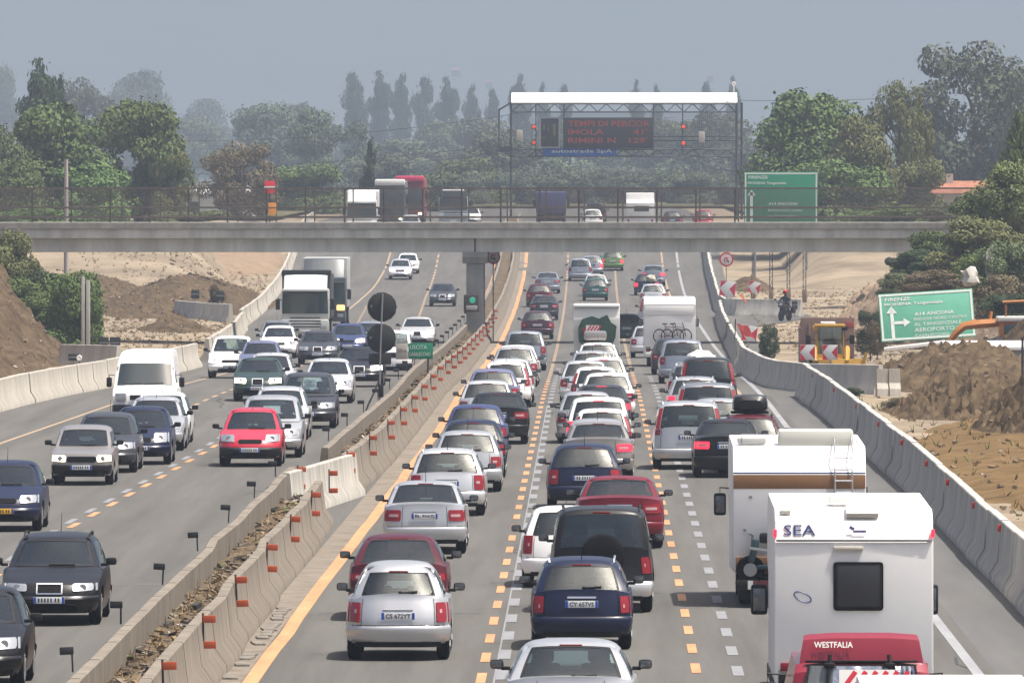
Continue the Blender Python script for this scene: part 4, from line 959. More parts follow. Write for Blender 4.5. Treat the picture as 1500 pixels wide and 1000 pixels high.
# nearest white camper
G_R = 'vehicles heading away in the jam'; G_L = 'oncoming vehicles'
t = thing('camper_van', 'big white camper with a square dark rear window right behind the red van', 'camper', group=G_R); D = 143.3; L, W = 6.4, 2.22; s0 = -L/2
camper_shell(t, W, L, [(s0, .42), (s0, 2.40), (s0+.05, 2.46), (s0+.12, 2.70), (s0+.42, 2.86), (s0+5.6, 2.92), (s0+6.1, 2.55), (s0+6.2, 1.9), (s0+5.2, 1.75), (s0+5.2, .42)], CAMP)
rbox('cab', (0, L/2-.6, .95), (1.95, 1.6, 1.1), CAMPT, t, .15)
rbox('rear_cap_strip', (0, s0-.012, 2.43), (W-.04, .03, .035), GALV, t, .008)
mb = MB(); mb.box((.06, s0-.02, 1.79), (.70, .05, .68), bev=.05); wf = mb.build('rear_window', BLACKP, t)
mb = MB(); mb.box((.06, s0-.046, 1.79), (.59, .012, .57), bev=.004); mb.build('pane', mat('acrylic_pane', (.035, .036, .04), .25), wf)
for z, x, wd in ((2.32, -.08, .42),): rbox('vent_strip', (x, s0-.03, z), (wd, .06, .06), mat('beige_plastic', (.52, .49, .42), .5), t, .02)
rbox('roof_vent', (.12, s0+.26, 2.83), (.46, .3, .08), mat('beige_plastic', (0, 0, 0)), t, .02, rx=.42)
rbox('roof_vent', (-.95, s0+.30, 2.84), (.14, .14, .06), mat('beige_plastic', (0, 0, 0)), t, .015, rx=.42)
rbox('roof_hatch', (-.05, s0+1.4, 2.95), (.55, .55, .14), CREAM, t, .04)
for x in (-.60, .62): rbox('latch', (x, s0-.015, .98), (.08, .03, .07), BLACKP, t, .01)
for sd in (-1, 1): rbox('marker_lamp', (sd*(W/2-.005), s0+.03, 2.53), (.05, .08, .11), TAIL_ON, t, .015)
cols = [mat('logo_blue', (.02, .03, .14), .5), mat('logo_orange', (.45, .10, .03), .5)]
lg = lettering('SEA', t, (-.98, s0+.05, 2.50), .44, cols[0], .15, tilt=R(-16))
mb = MB(); mb.box((-.60, s0+.055, 2.575), (.02, .01, .16), ry=-.55, rx=R(-16)); mb.build('logo_stroke', cols[1], lg)
mb = MB(); mb.box((.08, s0+.045, 2.555), (.18, .01, .03)); mb.box((-.03, s0+.05, 2.60), (.07, .01, .04), ry=.5); mb.build('emblem', mat('logo_violet', (.12, .10, .28), .5), t)
mb = MB(); mb.tube([(-.72+.12*math.cos(a), s0-.004, 1.64+.065*math.sin(a)-.04*math.cos(a)) for a in frange(0, 6.28, 18)], .009, 4); mb.build('oval_emblem', cols[0], t)
mb = MB(); mb.tube([(-.98+.07*math.cos(a), s0-.004, .60+.03*math.sin(a)) for a in frange(0, 6.28, 14)], .012, 4); mb.build('oval_emblem', mat('logo_grey', (.3, .32, .3), .5), t)
rbox('rear_bumper', (0, s0+.03, .47), (W-.1, .16, .22), BLACKP, t, .04)
for sd in (-1, 1): rbox('tail_lamp', (sd*.92, s0-.005, .66), (.22, .04, .12), TAIL, t, .015); big_mirror(t, sd*(W/2+.13), L/2-1.0, 1.38, sd, 1.1)
rbox('side_skirt', (-W/2+.02, .2, .36), (.06, L-1.6, .18), BLACKP, t, .02)
wheelset(t, 1.95, (-1.5, 2.2), .34)
place(t, 1251, D, L, W, t['label'])
# red camper van
t = thing('camper_van', 'red camper van with pop-up roof, silver sun shades and a striped panel', 'van', group=G_R); L, W = 4.55, 1.84; s0 = -L/2; RED = mat('paint_van_red', (.21, .010, .024), .34, coat=.5, var=.04); D = 121.0
prof = [(s0, .35), (s0-.02, .6), (s0+.03, 1.02), (s0+.22, 1.68), (s0+.36, 1.78), (s0+3.2, 1.80), (s0+4.1, 1.15), (s0+4.5, .95), (s0+4.55, .4)]
n = 0
mb = MB()
rows = []
for y, z in prof:
    k = 1.0 if z < 1.05 else 1-.17*(z-1.05)/.8; rows.append([Vector((W/2*k*a, y+(.07*abs(a)**6 if y < 0 else -.10*abs(a)**6), z-.03*abs(a)**8)) for a in (-1, -.96, -.85, -.5, 0, .5, .85, .96, 1)])
mb.quad_grid(rows)
for sd in (0, -1): b = len(mb.v); mb.v += [tuple(r[sd]) for r in rows]; mb.f.append(tuple(range(b, b+len(rows)))); mb.m.append(0)
mb.build('body', RED, t, angle=30)
mb = MB(); rows = []
for y, z, k in ((s0+.40, 1.74, .80), (s0+.42, 1.86, .79), (s0+.50, 2.06, .75), (s0+.62, 2.12, .73), (s0+2.6, 2.02, .70), (s0+3.1, 1.78, .70)): rows.append([(W/2*k*a*1.0, y, z-.03*abs(a)**6) for a in (-1, -.93, -.5, 0, .5, .93, 1)])
mb.quad_grid(rows)
for sd in (0, -1): b = len(mb.v); mb.v += [tuple(r[sd]) for r in rows]; mb.f.append(tuple(range(b, b+len(rows)))); mb.m.append(0)
pt = mb.build('pop_top', RED, t, angle=30); lettering('WESTFALIA', pt, (-.56, s0+.40, 1.95), .46, SWHITE, .075, tilt=R(-20))
rbox('roof_gutter', (0, s0+.34, 1.79), (1.34, .05, .03), BLACKP, t, .01)
def van_pt(a, z, o=0.0): # point on the tailgate
    k = (z-1.02)/.70; return Vector((W/2*(1-.17*(z-1.05)/.8)*a, s0+.03+.19*k-.93*o, z+.28*o))
def tail_patch(nm, a0, a1, z0, z1, m, par, o, jit=0.0, n=12, mm=8):
    mb = MB(); mb.quad_grid([[van_pt(a0+(a1-a0)*i/n, z0+(z1-z0)*j/mm, o+jit*noise.noise(Vector((i*.9, j*.5, a0*7)))) for i in range(n+1)] for j in range(mm+1)]); return mb.build(nm, m, par)
tail_patch('rear_window', -.82, .82, 1.04, 1.755, BLACKP, t, .008)
FOIL = mat('silver_foil', (.62, .64, .66), .22, .9, bump=.5, bscale=9)
tail_patch('sun_shade', -.78, -.42, 1.06, 1.74, mat('dark_foil', (.18, .19, .19), .35, .6), t, .02, .02)
tail_patch('sun_shade', -.42, .30, 1.06, 1.735, FOIL, t, .022, .05); tail_patch('sun_shade', .30, .78, 1.06, 1.735, FOIL, t, .02, .05)
mb = MB(); mb.box((0, 0, 0), (.66, .012, .50)); 
for k in range(6): mb.box((-.30+k*.125, -.008, 0), (.055, .006, .56), 1, ry=.62)
p = mb.build('hazard_panel', [mat('hazard_white', (.66, .66, .64), .5), mat('hazard_red', (.48, .015, .04), .5)], t); p.location = (.06, s0+.06, 1.46); p.rotation_euler = (R(-14), 0, 0)
for x in (-.44, .38):
    mb = MB(); mb.tube([van_pt(x/.9, z, .05) for z in (1.86, 1.70, 1.5, 1.06)], .028, 6); mb.box(tuple(van_pt(x/.9, 1.74, .05)), (.13, .08, .06), bev=.02); mb.build('rack_strap', BLACKP, t)
for sd in (-1, 1):
    big_mirror(t, sd*(W/2+.14), L/2-1.15, 1.20, sd, 1.0)
    rbox('tail_lamp', (sd*.80, s0-.0, .78), (.16, .06, .34), TAIL, t, .02)
rbox('rear_bumper', (0, s0-.05, .45), (W-.05, .18, .2), BLACKP, t, .05); rbox('exhaust_snorkel', (.80, s0+.12, 1.26), (.12, .12, .16), BLACKP, t, .03)
rbox('red_canister', (-1.02, s0+2.2, 1.10), (.26, .2, .2), mat('hazard_red', (0, 0, 0)), t, .04)
wheelset(t, W, (-1.35, 1.35), .32)
place(t, 1263, D, L, W, t['label'])
# white camper with brown stripe
t = thing('camper_van', 'older white camper with a brown stripe, roof ladder and a roof box', 'camper', group=G_R); D = 178.5; L, W = 6.3, 2.32; s0 = -L/2
camper_shell(t, W, L, [(s0, .62), (s0, 2.30), (s0+.03, 2.36), (s0+.45, 2.80), (s0+5.4, 2.86), (s0+6.1, 2.5), (s0+6.2, 1.8), (s0+5.2, 1.7), (s0+5.2, .5)], CAMP)
rbox('cab', (0, L/2-.6, .95), (1.95, 1.6, 1.1), CAMPT, t, .15)
rbox('brown_stripe', (0, s0-.004, 2.18), (W-.02, .012, .24), mat('brown_stripe', (.26, .135, .06), .5, var=.06), t, .003)
rbox('blue_line', (0, s0-.004, 2.335), (W-.02, .012, .03), mat('blue_line', (.08, .12, .25), .5), t, .003)
rbox('roof_box', (.30, s0+.95, 2.93), (1.30, 1.0, .28), mat('cream_box', (.70, .70, .62), .45), t, .05)
mb = MB()
for x in (.62, .92): mb.tube([(x, s0-.09, 1.95), (x, s0-.07, 2.35), (x, s0+.10, 2.75), (x, s0+.45, 2.93)], .018, 6)
for z, y in ((2.0, -.09), (2.2, -.08), (2.4, -.05), (2.6, .04)): mb.tube([(.62, s0+y, z), (.92, s0+y, z)], .016, 6)
mb.build('ladder', CHROME, t)
mb = MB(); mb.tube([(-1.0, s0+.5, 2.84), (-1.0, s0+.5, 2.98), (1.0, s0+.5, 2.98), (1.0, s0+.5, 2.84)], .018, 6)
for x in (-.35, .3): mb.tube([(x, s0+.5, 2.84), (x, s0+.5, 2.98)], .014, 6)
mb.build('roof_rail', CHROME, t)
for x in (-.82,): rbox('roof_hatch', (x, s0+.8, 2.88), (.5, .5, .12), CREAM, t, .03)
for x, z in ((-.85, 1.92), (-.25, 1.92), (-.95, 1.35), (-.2, 1.30)): rbox('fitting', (x, s0-.012, z), (.05, .03, .05), GALV, t, .01)
rbox('lower_panel', (0, s0-.01, .72), (W-.1, .03, .3), mat('brown_stripe', (0, 0, 0)), t, .01)
mb = MB(); mb.box((0, s0-.34, .40), (W-.08, .08, .16), bev=.02); mb.box((0, s0-.2, .33), (1.6, .5, .06)); ca = mb.build('carrier', BLACKP, t)
mb = MB(); mb.box((-.50, s0-.39, .40), (.62, .02, .15)); mb.box((.25, s0-.39, .40), (.5, .02, .15), 1); mb.box((-.86, s0-.39, .40), (.09, .02, .15), 1); mb.build('light_board', [mat('dark_red_lens', (.12, .02, .03), .3), SWHITE], ca)
mb = MB(); mb.box((0, s0+.25, .34), (W-.2, .6, .42)); mb.build('underbody', BLACKP, t)
big_mirror(t, -(W/2+.16), L/2-1.0, 1.62, -1, 1.0); big_mirror(t, W/2+.16, L/2-1.0, 1.62, 1, 1.0)
wheelset(t, 2.15, (-1.6, 2.2), .36)
place(t, 1171, D, L, W, t['label'])
cm = Vector(t.location)
t = thing('motor_scooter', 'dark motor scooter strapped across the carrier of the older white camper', 'scooter', (cm.x-.44, cm.y-L/2-.22, .41+zr(D)))
for x in (-.42, .46): 
    mb = MB(); mb.lathe([(-.04, .15), (-.05, .22), (0, .25), (.05, .22), (.04, .15)], 'Y', (x, 0, .25), 18); w_ = mb.build('wheel', RUBBER, t, angle=50); mb = MB(); mb.lathe([(-.045, .12), (-.05, .04)], 'Y', (x, 0, .25), 12); mb.build('rim', RIM, w_)
DT = mat('scooter_teal', (.02, .05, .06), .4)
mb = MB(); mb.box((.34, 0, .48), (.50, .22, .26), bev=.08); mb.box((-.05, 0, .30), (.5, .2, .08), bev=.03); mb.box((-.36, 0, .58), (.12, .26, .42), bev=.05, ry=.25); mb.build('body', DT, t)
rbox('seat', (.30, 0, .66), (.62, .2, .10), BLACKP, t, .04); mb = MB(); mb.tube([(-.44, -.25, .90), (-.40, 0, .86), (-.44, .25, .90)], .02, 6); mb.tube([(-.42, 0, .25), (-.38, 0, .86)], .025, 6); mb.build('handlebar', CHROME, t)
rbox('top_case', (.05, 0, .80), (.62, .24, .18), BLACKP, t, .05)
rbox('strap', (0, -.13, .56), (.9, .01, .05), mat('grey_strap', (.3, .32, .33), .6), t, .003, ry=.15)
# white roof of the vehicle at the lower edge of the picture
t = thing('delivery_van', 'cream white van at the bottom edge of the picture in front of the red van', 'van', group=G_R); L, W = 4.9, 1.86; s0 = -L/2; D = 110.9
camper_shell(t, W, L, [(s0, .4), (s0-.02, 1.0), (s0+.08, 1.78), (s0+.2, 1.93), (s0+3.4, 1.98), (s0+4.2, 1.2), (s0+4.85, 1.0), (s0+4.9, .4)], CAMPT)
rbox('rear_window', (0, s0+.02, 1.42), (1.5, .06, .5), mat('acrylic_pane', (0, 0, 0)), t, .05, rx=-.13); rbox('rear_bumper', (0, s0-.05, .5), (W, .16, .2), BLACKP, t, .05)
for sd in (-1, 1): rbox('tail_lamp', (sd*.84, s0-.02, .95), (.14, .06, .4), TAIL, t, .02); big_mirror(t, sd*(W/2+.12), L/2-1.2, 1.2, sd, .8)
wheelset(t, W, (-1.4, 1.4), .33); place(t, 1392, D, L, W, t['label'])
# far camper with bicycles
t = thing('camper_van', 'white camper carrying two bicycles on its back in the right lane near the bridge', 'camper', group=G_R); L, W = 6.2, 2.15; s0 = -L/2; D = 428.0
camper_shell(t, W, L, [(s0, .45), (s0, 2.35), (s0+.05, 2.62), (s0+.5, 2.88), (s0+5.4, 2.9), (s0+6, 2.4), (s0+5.3, 1.7), (s0+5.2, .45)], CAMP)
rbox('rear_cap', (0, s0-.01, 2.40), (W-.02, .06, .40), CAMPT, t, .06); rbox('cab', (0, L/2-.6, .95), (1.9, 1.6, 1.1), CAMPT, t, .15)
rbox('rear_bumper', (0, s0-.02, .5), (W-.1, .12, .2), CREAM, t, .04); rbox('carrier_rail', (.18, s0-.25, .95), (1.6, .4, .05), BLACKP, t, .01)
for sd in (-1, 1): rbox('tail_lamp', (sd*.9, s0-.02, .72), (.16, .05, .16), TAIL, t, .02); big_mirror(t, sd*(W/2+.12), L/2-1, 1.8, sd, .8)
wheelset(t, 1.95, (-1.5, 2.2), .34); place(t, 981, D, L, W, t['label']); cm = Vector(t.location)
def bicycle(x, y, z, m, label, tilt, dark=False):
    t = thing('bicycle', label, 'bicycle', (x, y, z)); t.rotation_euler = (0, tilt, R(90))
    for sx in (-.5, .5):
        mb = MB(); mb.tube([(sx+.31*math.cos(a), 0, .34+.31*math.sin(a)) for a in frange(0, 6.283, 20)], .03, 5); w_ = mb.build('wheel', RUBBER, t); mb = MB()
        for k in range(8): a = k*.785; mb.tube([(sx, 0, .34), (sx+.3*math.cos(a), 0, .34+.3*math.sin(a))], .005, 3)
        mb.build('spokes', CHROME, w_)
    mb = MB(); mb.tube([(-.5, 0, .34), (-.1, 0, .32), (-.2, 0, .85)], .022, 5); mb.tube([(-.1, 0, .32), (.36, 0, .75), (-.18, 0, .75)], .022, 5); mb.tube([(.5, 0, .34), (.34, 0, .92)], .022, 5); mb.build('frame', m, t)
    rbox('saddle', (-.21, 0, .90), (.26, .13, .06), BLACKP, t, .02); mb = MB(); mb.tube([(.32, -.28, .96), (.34, 0, .93), (.32, .28, .96)], .016, 5); mb.build('handlebar', BLACKP, t)
    return t
b1 = bicycle(cm.x+.12, cm.y-L/2-.22, cm.z+1.02, PAINT['wine'], 'dark red bicycle hung upright on the back of the far white camper', 0); b2 = bicycle(cm.x+.62, cm.y-L/2-.27, cm.z+1.02, PAINT['black'], 'dark bicycle beside the red one on the back of the far white camper', 0)
for b, zo in ((b1, 0), (b2, 0)): b.rotation_euler = (0, R(-90), R(90)); b.location.z = cm.z+1.45
b1.scale = b2.scale = (.78, .78, .9); b1.rotation_euler = (0, 0, R(0)); b2.rotation_euler = (0, 0, R(0)); b1.location = (cm.x-.05, cm.y-L/2-.42, cm.z+1.0); b2.location = (cm.x+.28, cm.y-L/2-.2, cm.z+1.0)
# far caravan
t = thing('caravan', 'cream caravan with a dark green cover and striped board on its back', 'caravan', group=G_R); L, W = 5.6, 1.98; s0 = -L/2; D = 438.0
camper_shell(t, W, L, [(s0, .45), (s0-.02, 1.9), (s0+.05, 2.35), (s0+.3, 2.52), (s0+5.0, 2.52), (s0+5.5, 2.0), (s0+5.4, .45)], CREAM)
rbox('roof_edge', (0, s0+.05, 2.46), (W, .22, .12), CAMPT, t, .04)
mb = MB(); prof = [(x, z+.30) for x, z in [(-.75, .62), (-.80, 1.2), (-.62, 1.6), (-.2, 1.72), (.1, 1.62), (.45, 1.78), (.62, 1.45), (.85, 1.3), (.80, .8), (.66, .5), (.1, .42), (-.5, .42)]]
b_ = len(mb.v)
for y in (s0-.03, s0-.32): mb.v += [(x, y, z) for x, z in prof]
n = len(prof)
for i in range(n): mb.f.append((i, (i+1) % n, n+(i+1) % n, n+i)); mb.m.append(0)
mb.f.append(tuple(range(n))); mb.m.append(0); mb.f.append(tuple(range(n, 2*n))); mb.m.append(0)
mb.build('bike_cover', mat('green_cover', (.012, .05, .028), .6, var=.3, scale=2, bump=.8, bscale=3), t, angle=25)
mb = MB(); mb.box((-.18, s0-.35, 1.42), (.56, .02, .44))
for k in range(4): mb.box((-.38+k*.14, s0-.365, 1.42), (.06, .01, .5), 1, ry=.6)
mb.build('hazard_panel', [mat('hazard_white', (0, 0, 0)), mat('hazard_red', (0, 0, 0))], t); rbox('tail_lamp', (-.54, s0-.34, 1.38), (.12, .04, .3), TAIL, t, .02)
wheelset(t, W, (-.2,), .32); rbox('chassis', (0, 0, .42), (W-.3, L-.6, .14), BLACKP, t); place(t, 874, D, L, W, t['label'])
# motorbike filtering beside the caravan
def rider_figure(par_label, loc, rz, jacket, legs, helmet, lean=.25):
    t = thing('person', par_label, 'person', loc, rz)
    V = [(0, 0, .84), (0, .06, 1.05), (0, .16, 1.30), (0, .20, 1.42), (0, .24, 1.52), (0, .26, 1.60)]; rad = [.17, .16, .19, .10, .07, .09]; E = [(0, 1), (1, 2), (2, 3), (3, 4), (4, 5)]
    def chain(root, pts):
        i0 = root
        for p, r in pts: V.append(p); rad.append(r); E.append((i0, len(V)-1)); i0 = len(V)-1
    for s_ in (-1, 1):
        chain(2, [((s_*.21, .19, 1.34), .075), ((s_*.31, .40, 1.12), .052), ((s_*.30, .62, 1.06), .042), ((s_*.29, .70, 1.06), .035)])
        chain(0, [((s_*.13, .06, .80), .11), ((s_*.24, .42, .70), .085), ((s_*.22, .24, .36), .058), ((s_*.22, .30, .30), .05)])
    me = bpy.data.meshes.new('body'); me.from_pydata(V, E, []); o = link('body', me, None); m_ = o.modifiers.new('s', 'SKIN'); sv = me.skin_vertices[0].data
    for i, r in enumerate(rad): sv[i].radius = (r, r)
    sv[0].use_root = True; m2_ = o.modifiers.new('d', 'SUBSURF'); m2_.levels = m2_.render_levels = 1
    FIG.append((o, t, jacket, legs, helmet)); return t
FIG = []
def motorbike(t, m):
    for y in (-.68, .68):
        mb = MB(); mb.lathe([(-.07, .2), (-.085, .28), (0, .31), (.085, .28), (.07, .2)], 'X', (0, y, .31), 20); w_ = mb.build('wheel', RUBBER, t, angle=50); mb = MB(); mb.lathe([(-.06, .18), (-.05, .05)], 'X', (0, y, .31), 14); mb.build('rim', RIM, w_)
    mb = MB(); mb.box((0, 0, .50), (.30, .62, .34), bev=.08); mb.box((0, .22, .84), (.30, .50, .22), bev=.09); mb.box((0, .62, .95), (.42, .22, .36), bev=.1); mb.box((0, -.55, .80), (.22, .5, .10), bev=.04); mb.build('body', m, t)
    rbox('seat', (0, -.30, .84), (.30, .66, .10), BLACKP, t, .04); mb = MB(); mb.tube([(-.36, .48, 1.08), (0, .56, 1.02), (.36, .48, 1.08)], .02, 6); mb.build('handlebar', BLACKP, t)
    rbox('tail_lamp', (0, -.83, .80), (.18, .04, .08), TAIL_ON, t, .015); rbox('headlamp', (0, .74, .96), (.22, .06, .16), CLEAR, t, .04)
    for s_ in (-1, 1): rbox('pannier', (s_*.30, -.55, .62), (.20, .46, .36), BLACKP, t, .05); mb = MB(); mb.tube([(s_*.34, .5, 1.08), (s_*.42, .46, 1.22)], .01, 5); mb.box((s_*.44, .46, 1.24), (.14, .03, .09), bev=.02); mb.build('wing_mirror', BLACKP, t)
t = thing('motorbike', 'motorbike standing on the pale work track behind the yellow digger', 'motorbike'); motorbike(t, PAINT['dark_grey']); p = at(1150, 470); t.location = (p.x, p.y, p.z); t.rotation_euler = (0, 0, R(160))
rider_figure('rider in red on the motorbike standing on the work track', (p.x+.1, p.y+.25, p.z), R(160), mat('jacket_dark', (.025, .027, .032), .8), mat('trousers_dark', (.02, .02, .024), .85), mat('helmet_red', (.5, .02, .02), .3))
# white high roofed van, oncoming
t = thing('panel_van', 'white high-fronted van with a dark windscreen at the head of the far left lane', 'van', group=G_L); L, W = 5.4, 1.93; s0 = -L/2; D = dist(620)
WV = mat('paint_van_white', (.80, .80, .79), .33, coat=.4)
mb = MB(); rows = []
for y, z, k in ((L/2-.02, .30, .96), (L/2, .55, .98), (L/2-.08, .86, .99), (L/2-.35, 1.06, .99), (L/2-.55, 1.12, .97), (L/2-1.05, 1.80, .88), (L/2-1.16, 1.90, .86), (L/2-1.5, 2.10, .80), (L/2-2.0, 2.16, .78), (s0+.1, 2.16, .80), (s0, 2.05, .82), (s0, .35, .97)):
    rows.append([(W/2*k*a, y-(.16*abs(a)**4 if y > 1 else -.05*abs(a)**6), z-.04*abs(a)**6) for a in (-1, -.97, -.88, -.6, -.3, 0, .3, .6, .88, .97, 1)])
mb.quad_grid(rows)
for sd in (0, -1): b = len(mb.v); mb.v += [tuple(r[sd]) for r in rows]; mb.f.append(tuple(range(b, b+len(rows)))); mb.m.append(0)
mb.build('body', WV, t, angle=32)
def wsp(a, q): return Vector((W/2*(.97-.09*q)*a, L/2-.55-.50*q-.16*abs(a)**4+.012, 1.12+.68*q-.04*abs(a)**6+.008))
mb = MB(); mb.quad_grid([[wsp(-.9+1.8*i/12, .05+.93*j/6) for i in range(13)] for j in range(7)]); mb.build('windscreen', mat('dark_glass', (.022, .032, .032), .05, spec=.9), t)
mb = MB(); mb.tube([wsp(a, .06+.1*abs(a)) for a in (-.6, -.3, 0)], .014, 5); mb.tube([wsp(a, .06+.1*abs(a-.5)) for a in (.1, .4, .7)], .014, 5); mb.build('wipers', BLACKP, t)
for sd in (-1, 1): rbox('headlamp', (sd*.70, L/2-.06, .80), (.36, .12, .24), CLEAR, t, .05, rz=-sd*.25); big_mirror(t, sd*(W/2+.13), L/2-1.0, 1.22, sd, .75)
rbox('grille', (0, L/2+.0, .78), (.86, .05, .16), BLACKP, t, .03); rbox('front_bumper', (0, L/2-.02, .42), (W-.02, .18, .30), BLACKP, t, .06); rbox('number_plate', (0, L/2+.08, .42), (.52, .02, .11), PLATE, t, .005)
mb = MB()
for sd in (-1, 1): mb.box((sd*(W/2*.90), L/2-1.45, 1.45), (.02, .8, .5), ry=sd*-.16)
mb.build('side_window', mat('dark_glass', (0, 0, 0)), t)
wheelset(t, W, (1.75, -1.6), .33); place(t, 211, D, L, W, t['label'], True)
# lorries
DG = mat('lorry_dark_glass', (.02, .045, .045), .06, spec=.9)
def lorry(label, px, D, cabm, boxm, L=9.0, cab_h=2.75, box_h=3.4, W=2.48, oncoming=True, defl=True, dark_top=False, boxmat2=None):
    t = thing('lorry', label, 'lorry', group=G_L if oncoming else G_R); f = L/2
    rbox('cab', (0, f-.95, (.95+cab_h)/2), (W-.08, 1.9, cab_h-.95), cabm, t, .12)
    mb = MB(); mb.box((0, f+.01, .62), (W-.06, .30, .72), bev=.08); mb.build('front_bumper', cabm, t)
    mb = MB()
    for k in range(4): mb.box((0, f+.165, .62+k*.15), (1.7-.05*k, .02, .06), bev=.008)
    mb.build('grille', BLACKP, t)
    mb = MB(); mb.quad_grid([[( (W/2-.07)*a*(1-.03*q), f+.02-.02*abs(a)**6, 1.28+1.02*q) for a in (-1, -.8, -.4, 0, .4, .8, 1)] for q in (0, .5, 1)]); mb.build('windscreen', DG, t)
    rbox('sun_visor', (0, f+.06, 2.38), (W-.2, .16, .10), BLACKP, t, .04, rx=-.3)
    if defl:
        mb = MB(); rows = []
        for y, z in ((f-.15, cab_h-.02), (f-.5, cab_h+.25), (f-1.2, box_h-.05), (f-1.7, box_h)): rows.append([((W/2-.14)*a, y-.1*abs(a)**4, z-.05*abs(a)**6) for a in (-1, -.9, -.5, 0, .5, .9, 1)])
        mb.quad_grid(rows); mb.build('air_deflector', cabm, t)
    for sd in (-1, 1):
        rbox('headlamp', (sd*.92, f+.15, .60), (.34, .06, .20), CLEAR, t, .04); mb = MB(); mb.box((sd*(W/2+.16), f-.2, 1.75), (.22, .14, .55), bev=.05); mb.tube([(sd*W/2*.95, f-.2, 1.95), (sd*(W/2+.16), f-.2, 2.05)], .02, 5); mb.build('wing_mirror', BLACKP, t)
    b = rbox('load_box', (0, -1.1, (1.05+box_h)/2), (W, L-2.3, box_h-1.05), boxm, t, .04)
    if dark_top: rbox('tarpaulin', (0, f-2.6, box_h+.06), (W+.05, 1.2, .34), BLACKP, t, .1)
    rbox('chassis', (0, -.5, .75), (.9, L-1.4, .3), BLACKP, t); rbox('number_plate', (0, f+.18, .40), (.52, .02, .11), PLATE, t, .005)
    wheelset(t, W, (f-1.0, -f+1.2, -f+2.5), .48, .30); place(t, px, D, L, W, label, oncoming); return t
t = lorry('white lorry with a dark windscreen and black tarpaulin edge coming out from under the bridge', 447, 521, mat('lorry_silver', (.52, .54, .53), .4, .2), mat('tarp_black', (.03, .034, .036), .8), L=8.5, cab_h=2.55, box_h=3.25, dark_top=True)
t = lorry('grey box lorry with an amber lamp half hidden behind the white lorry', 474, 566, mat('lorry_dark', (.05, .06, .065), .4), mat('lorry_box_grey', (.36, .37, .36), .6, var=.3, scale=.8), L=9.5, cab_h=2.7, box_h=3.75, W=2.5)
rbox('amber_lamp', (-.95, 9.5/2+.2, 1.02), (.45, .1, .30), mat('amber_lamp', (.8, .5, .2), .3, emit=(1, .62, .2), estr=1.2), t, .05)
# traffic beyond the bridge, seen over the railing
t = lorry('white lorry with a round-topped white front seen over the bridge railing', 530, 812, WHITE, WHITE, L=8, cab_h=2.6, box_h=3.3, oncoming=True)
def coach(px, D, label, m, roofm, W=2.5, Hh=3.75, oncoming=True):
    t = thing('coach', label, 'coach', group=G_L); L = 11.5; f = L/2
    rbox('body', (0, 0, (.45+Hh)/2), (W, L, Hh-.45), m, t, .15); rbox('windscreen', (0, f-.02, 1.95), (W-.25, .10, 1.75), DG, t, .08); rbox('roof_front', (0, f-.5, Hh-.02), (W-.05, 1.6, .5), roofm, t, .15)
    for sd in (-1, 1): rbox('headlamp', (sd*.9, f+.01, .8), (.35, .08, .2), LAMP_ON if sd < 0 else CLEAR, t, .04); mb = MB(); mb.box((sd*(W/2+.14), f+.15, 2.4), (.2, .12, .55), bev=.05); mb.tube([(sd*W/2*.9, f-.05, 3.0), (sd*(W/2+.14), f+.15, 2.7)], .03, 5); mb.build('wing_mirror', BLACKP, t)
    mb = MB()
    for sd in (-1, 1): mb.box((sd*(W/2+.004), -.3, 2.2), (.012, L-1.5, 1.0))
    mb.build('side_window', DG, t); rbox('front_bumper', (0, f+.0, .5), (W-.05, .12, .35), BLACKP, t, .05); wheelset(t, W, (f-2.4, -f+3), .48, .3); place(t, px, D, L, W, label, oncoming)
coach(571, 830, 'tall coach with a pale domed roof front seen over the bridge railing', mat('coach_dark', (.10, .11, .12), .4), CREAM)
coach(600, 865, 'coach with a pink red roof front behind the pale coach beyond the bridge', mat('coach_red', (.22, .02, .03), .4), mat('coach_pink', (.50, .03, .10), .5))
t = lorry('pale blue car transporter lorry with a white cab roof seen over the bridge railing', 664, 845, mat('lorry_pale_blue', (.36, .42, .44), .4), mat('lorry_blue_load', (.25, .31, .33), .6), L=10, cab_h=2.2, box_h=2.3, defl=False)
rbox('cab_roof', (0, 4.2, 2.5), (1.9, 1.4, .7), DG, t, .2); rbox('roof_spoiler', (0, 4.3, 2.9), (1.8, 1.2, .14), CAMPT, t, .06)
t = lorry('blue tarpaulin lorry beyond the bridge below the message board', 807, 845, PAINT['navy'], mat('tarp_blue', (.03, .04, .14), .7), L=8.5, cab_h=2.3, box_h=2.75, oncoming=False)
t = thing('camper_van', 'white camper beyond the bridge with a small window in its raised roof', 'camper', group=G_R); L, W = 6, 2.25; s0 = -L/2
camper_shell(t, W, L, [(s0, .45), (s0, 2.2), (s0+.3, 2.35), (s0+.9, 2.45), (s0+1.0, 2.95), (s0+5.2, 2.95), (s0+5.8, 2.4), (s0+5.3, 1.6), (s0+5.2, .45)], CAMP)
rbox('rear_window', (.1, s0-.01, 1.75), (1.2, .04, .45), DG, t, .03); rbox('rear_bumper', (0, s0-.02, .5), (W-.1, .14, .2), BLACKP, t, .04)
for sd in (-1, 1): rbox('tail_lamp', (sd*.95, s0-.01, .8), (.16, .05, .2), TAIL, t, .02)
wheelset(t, 2.0, (-1.5, 2), .34); place(t, 938, 822, L, W, t['label'])
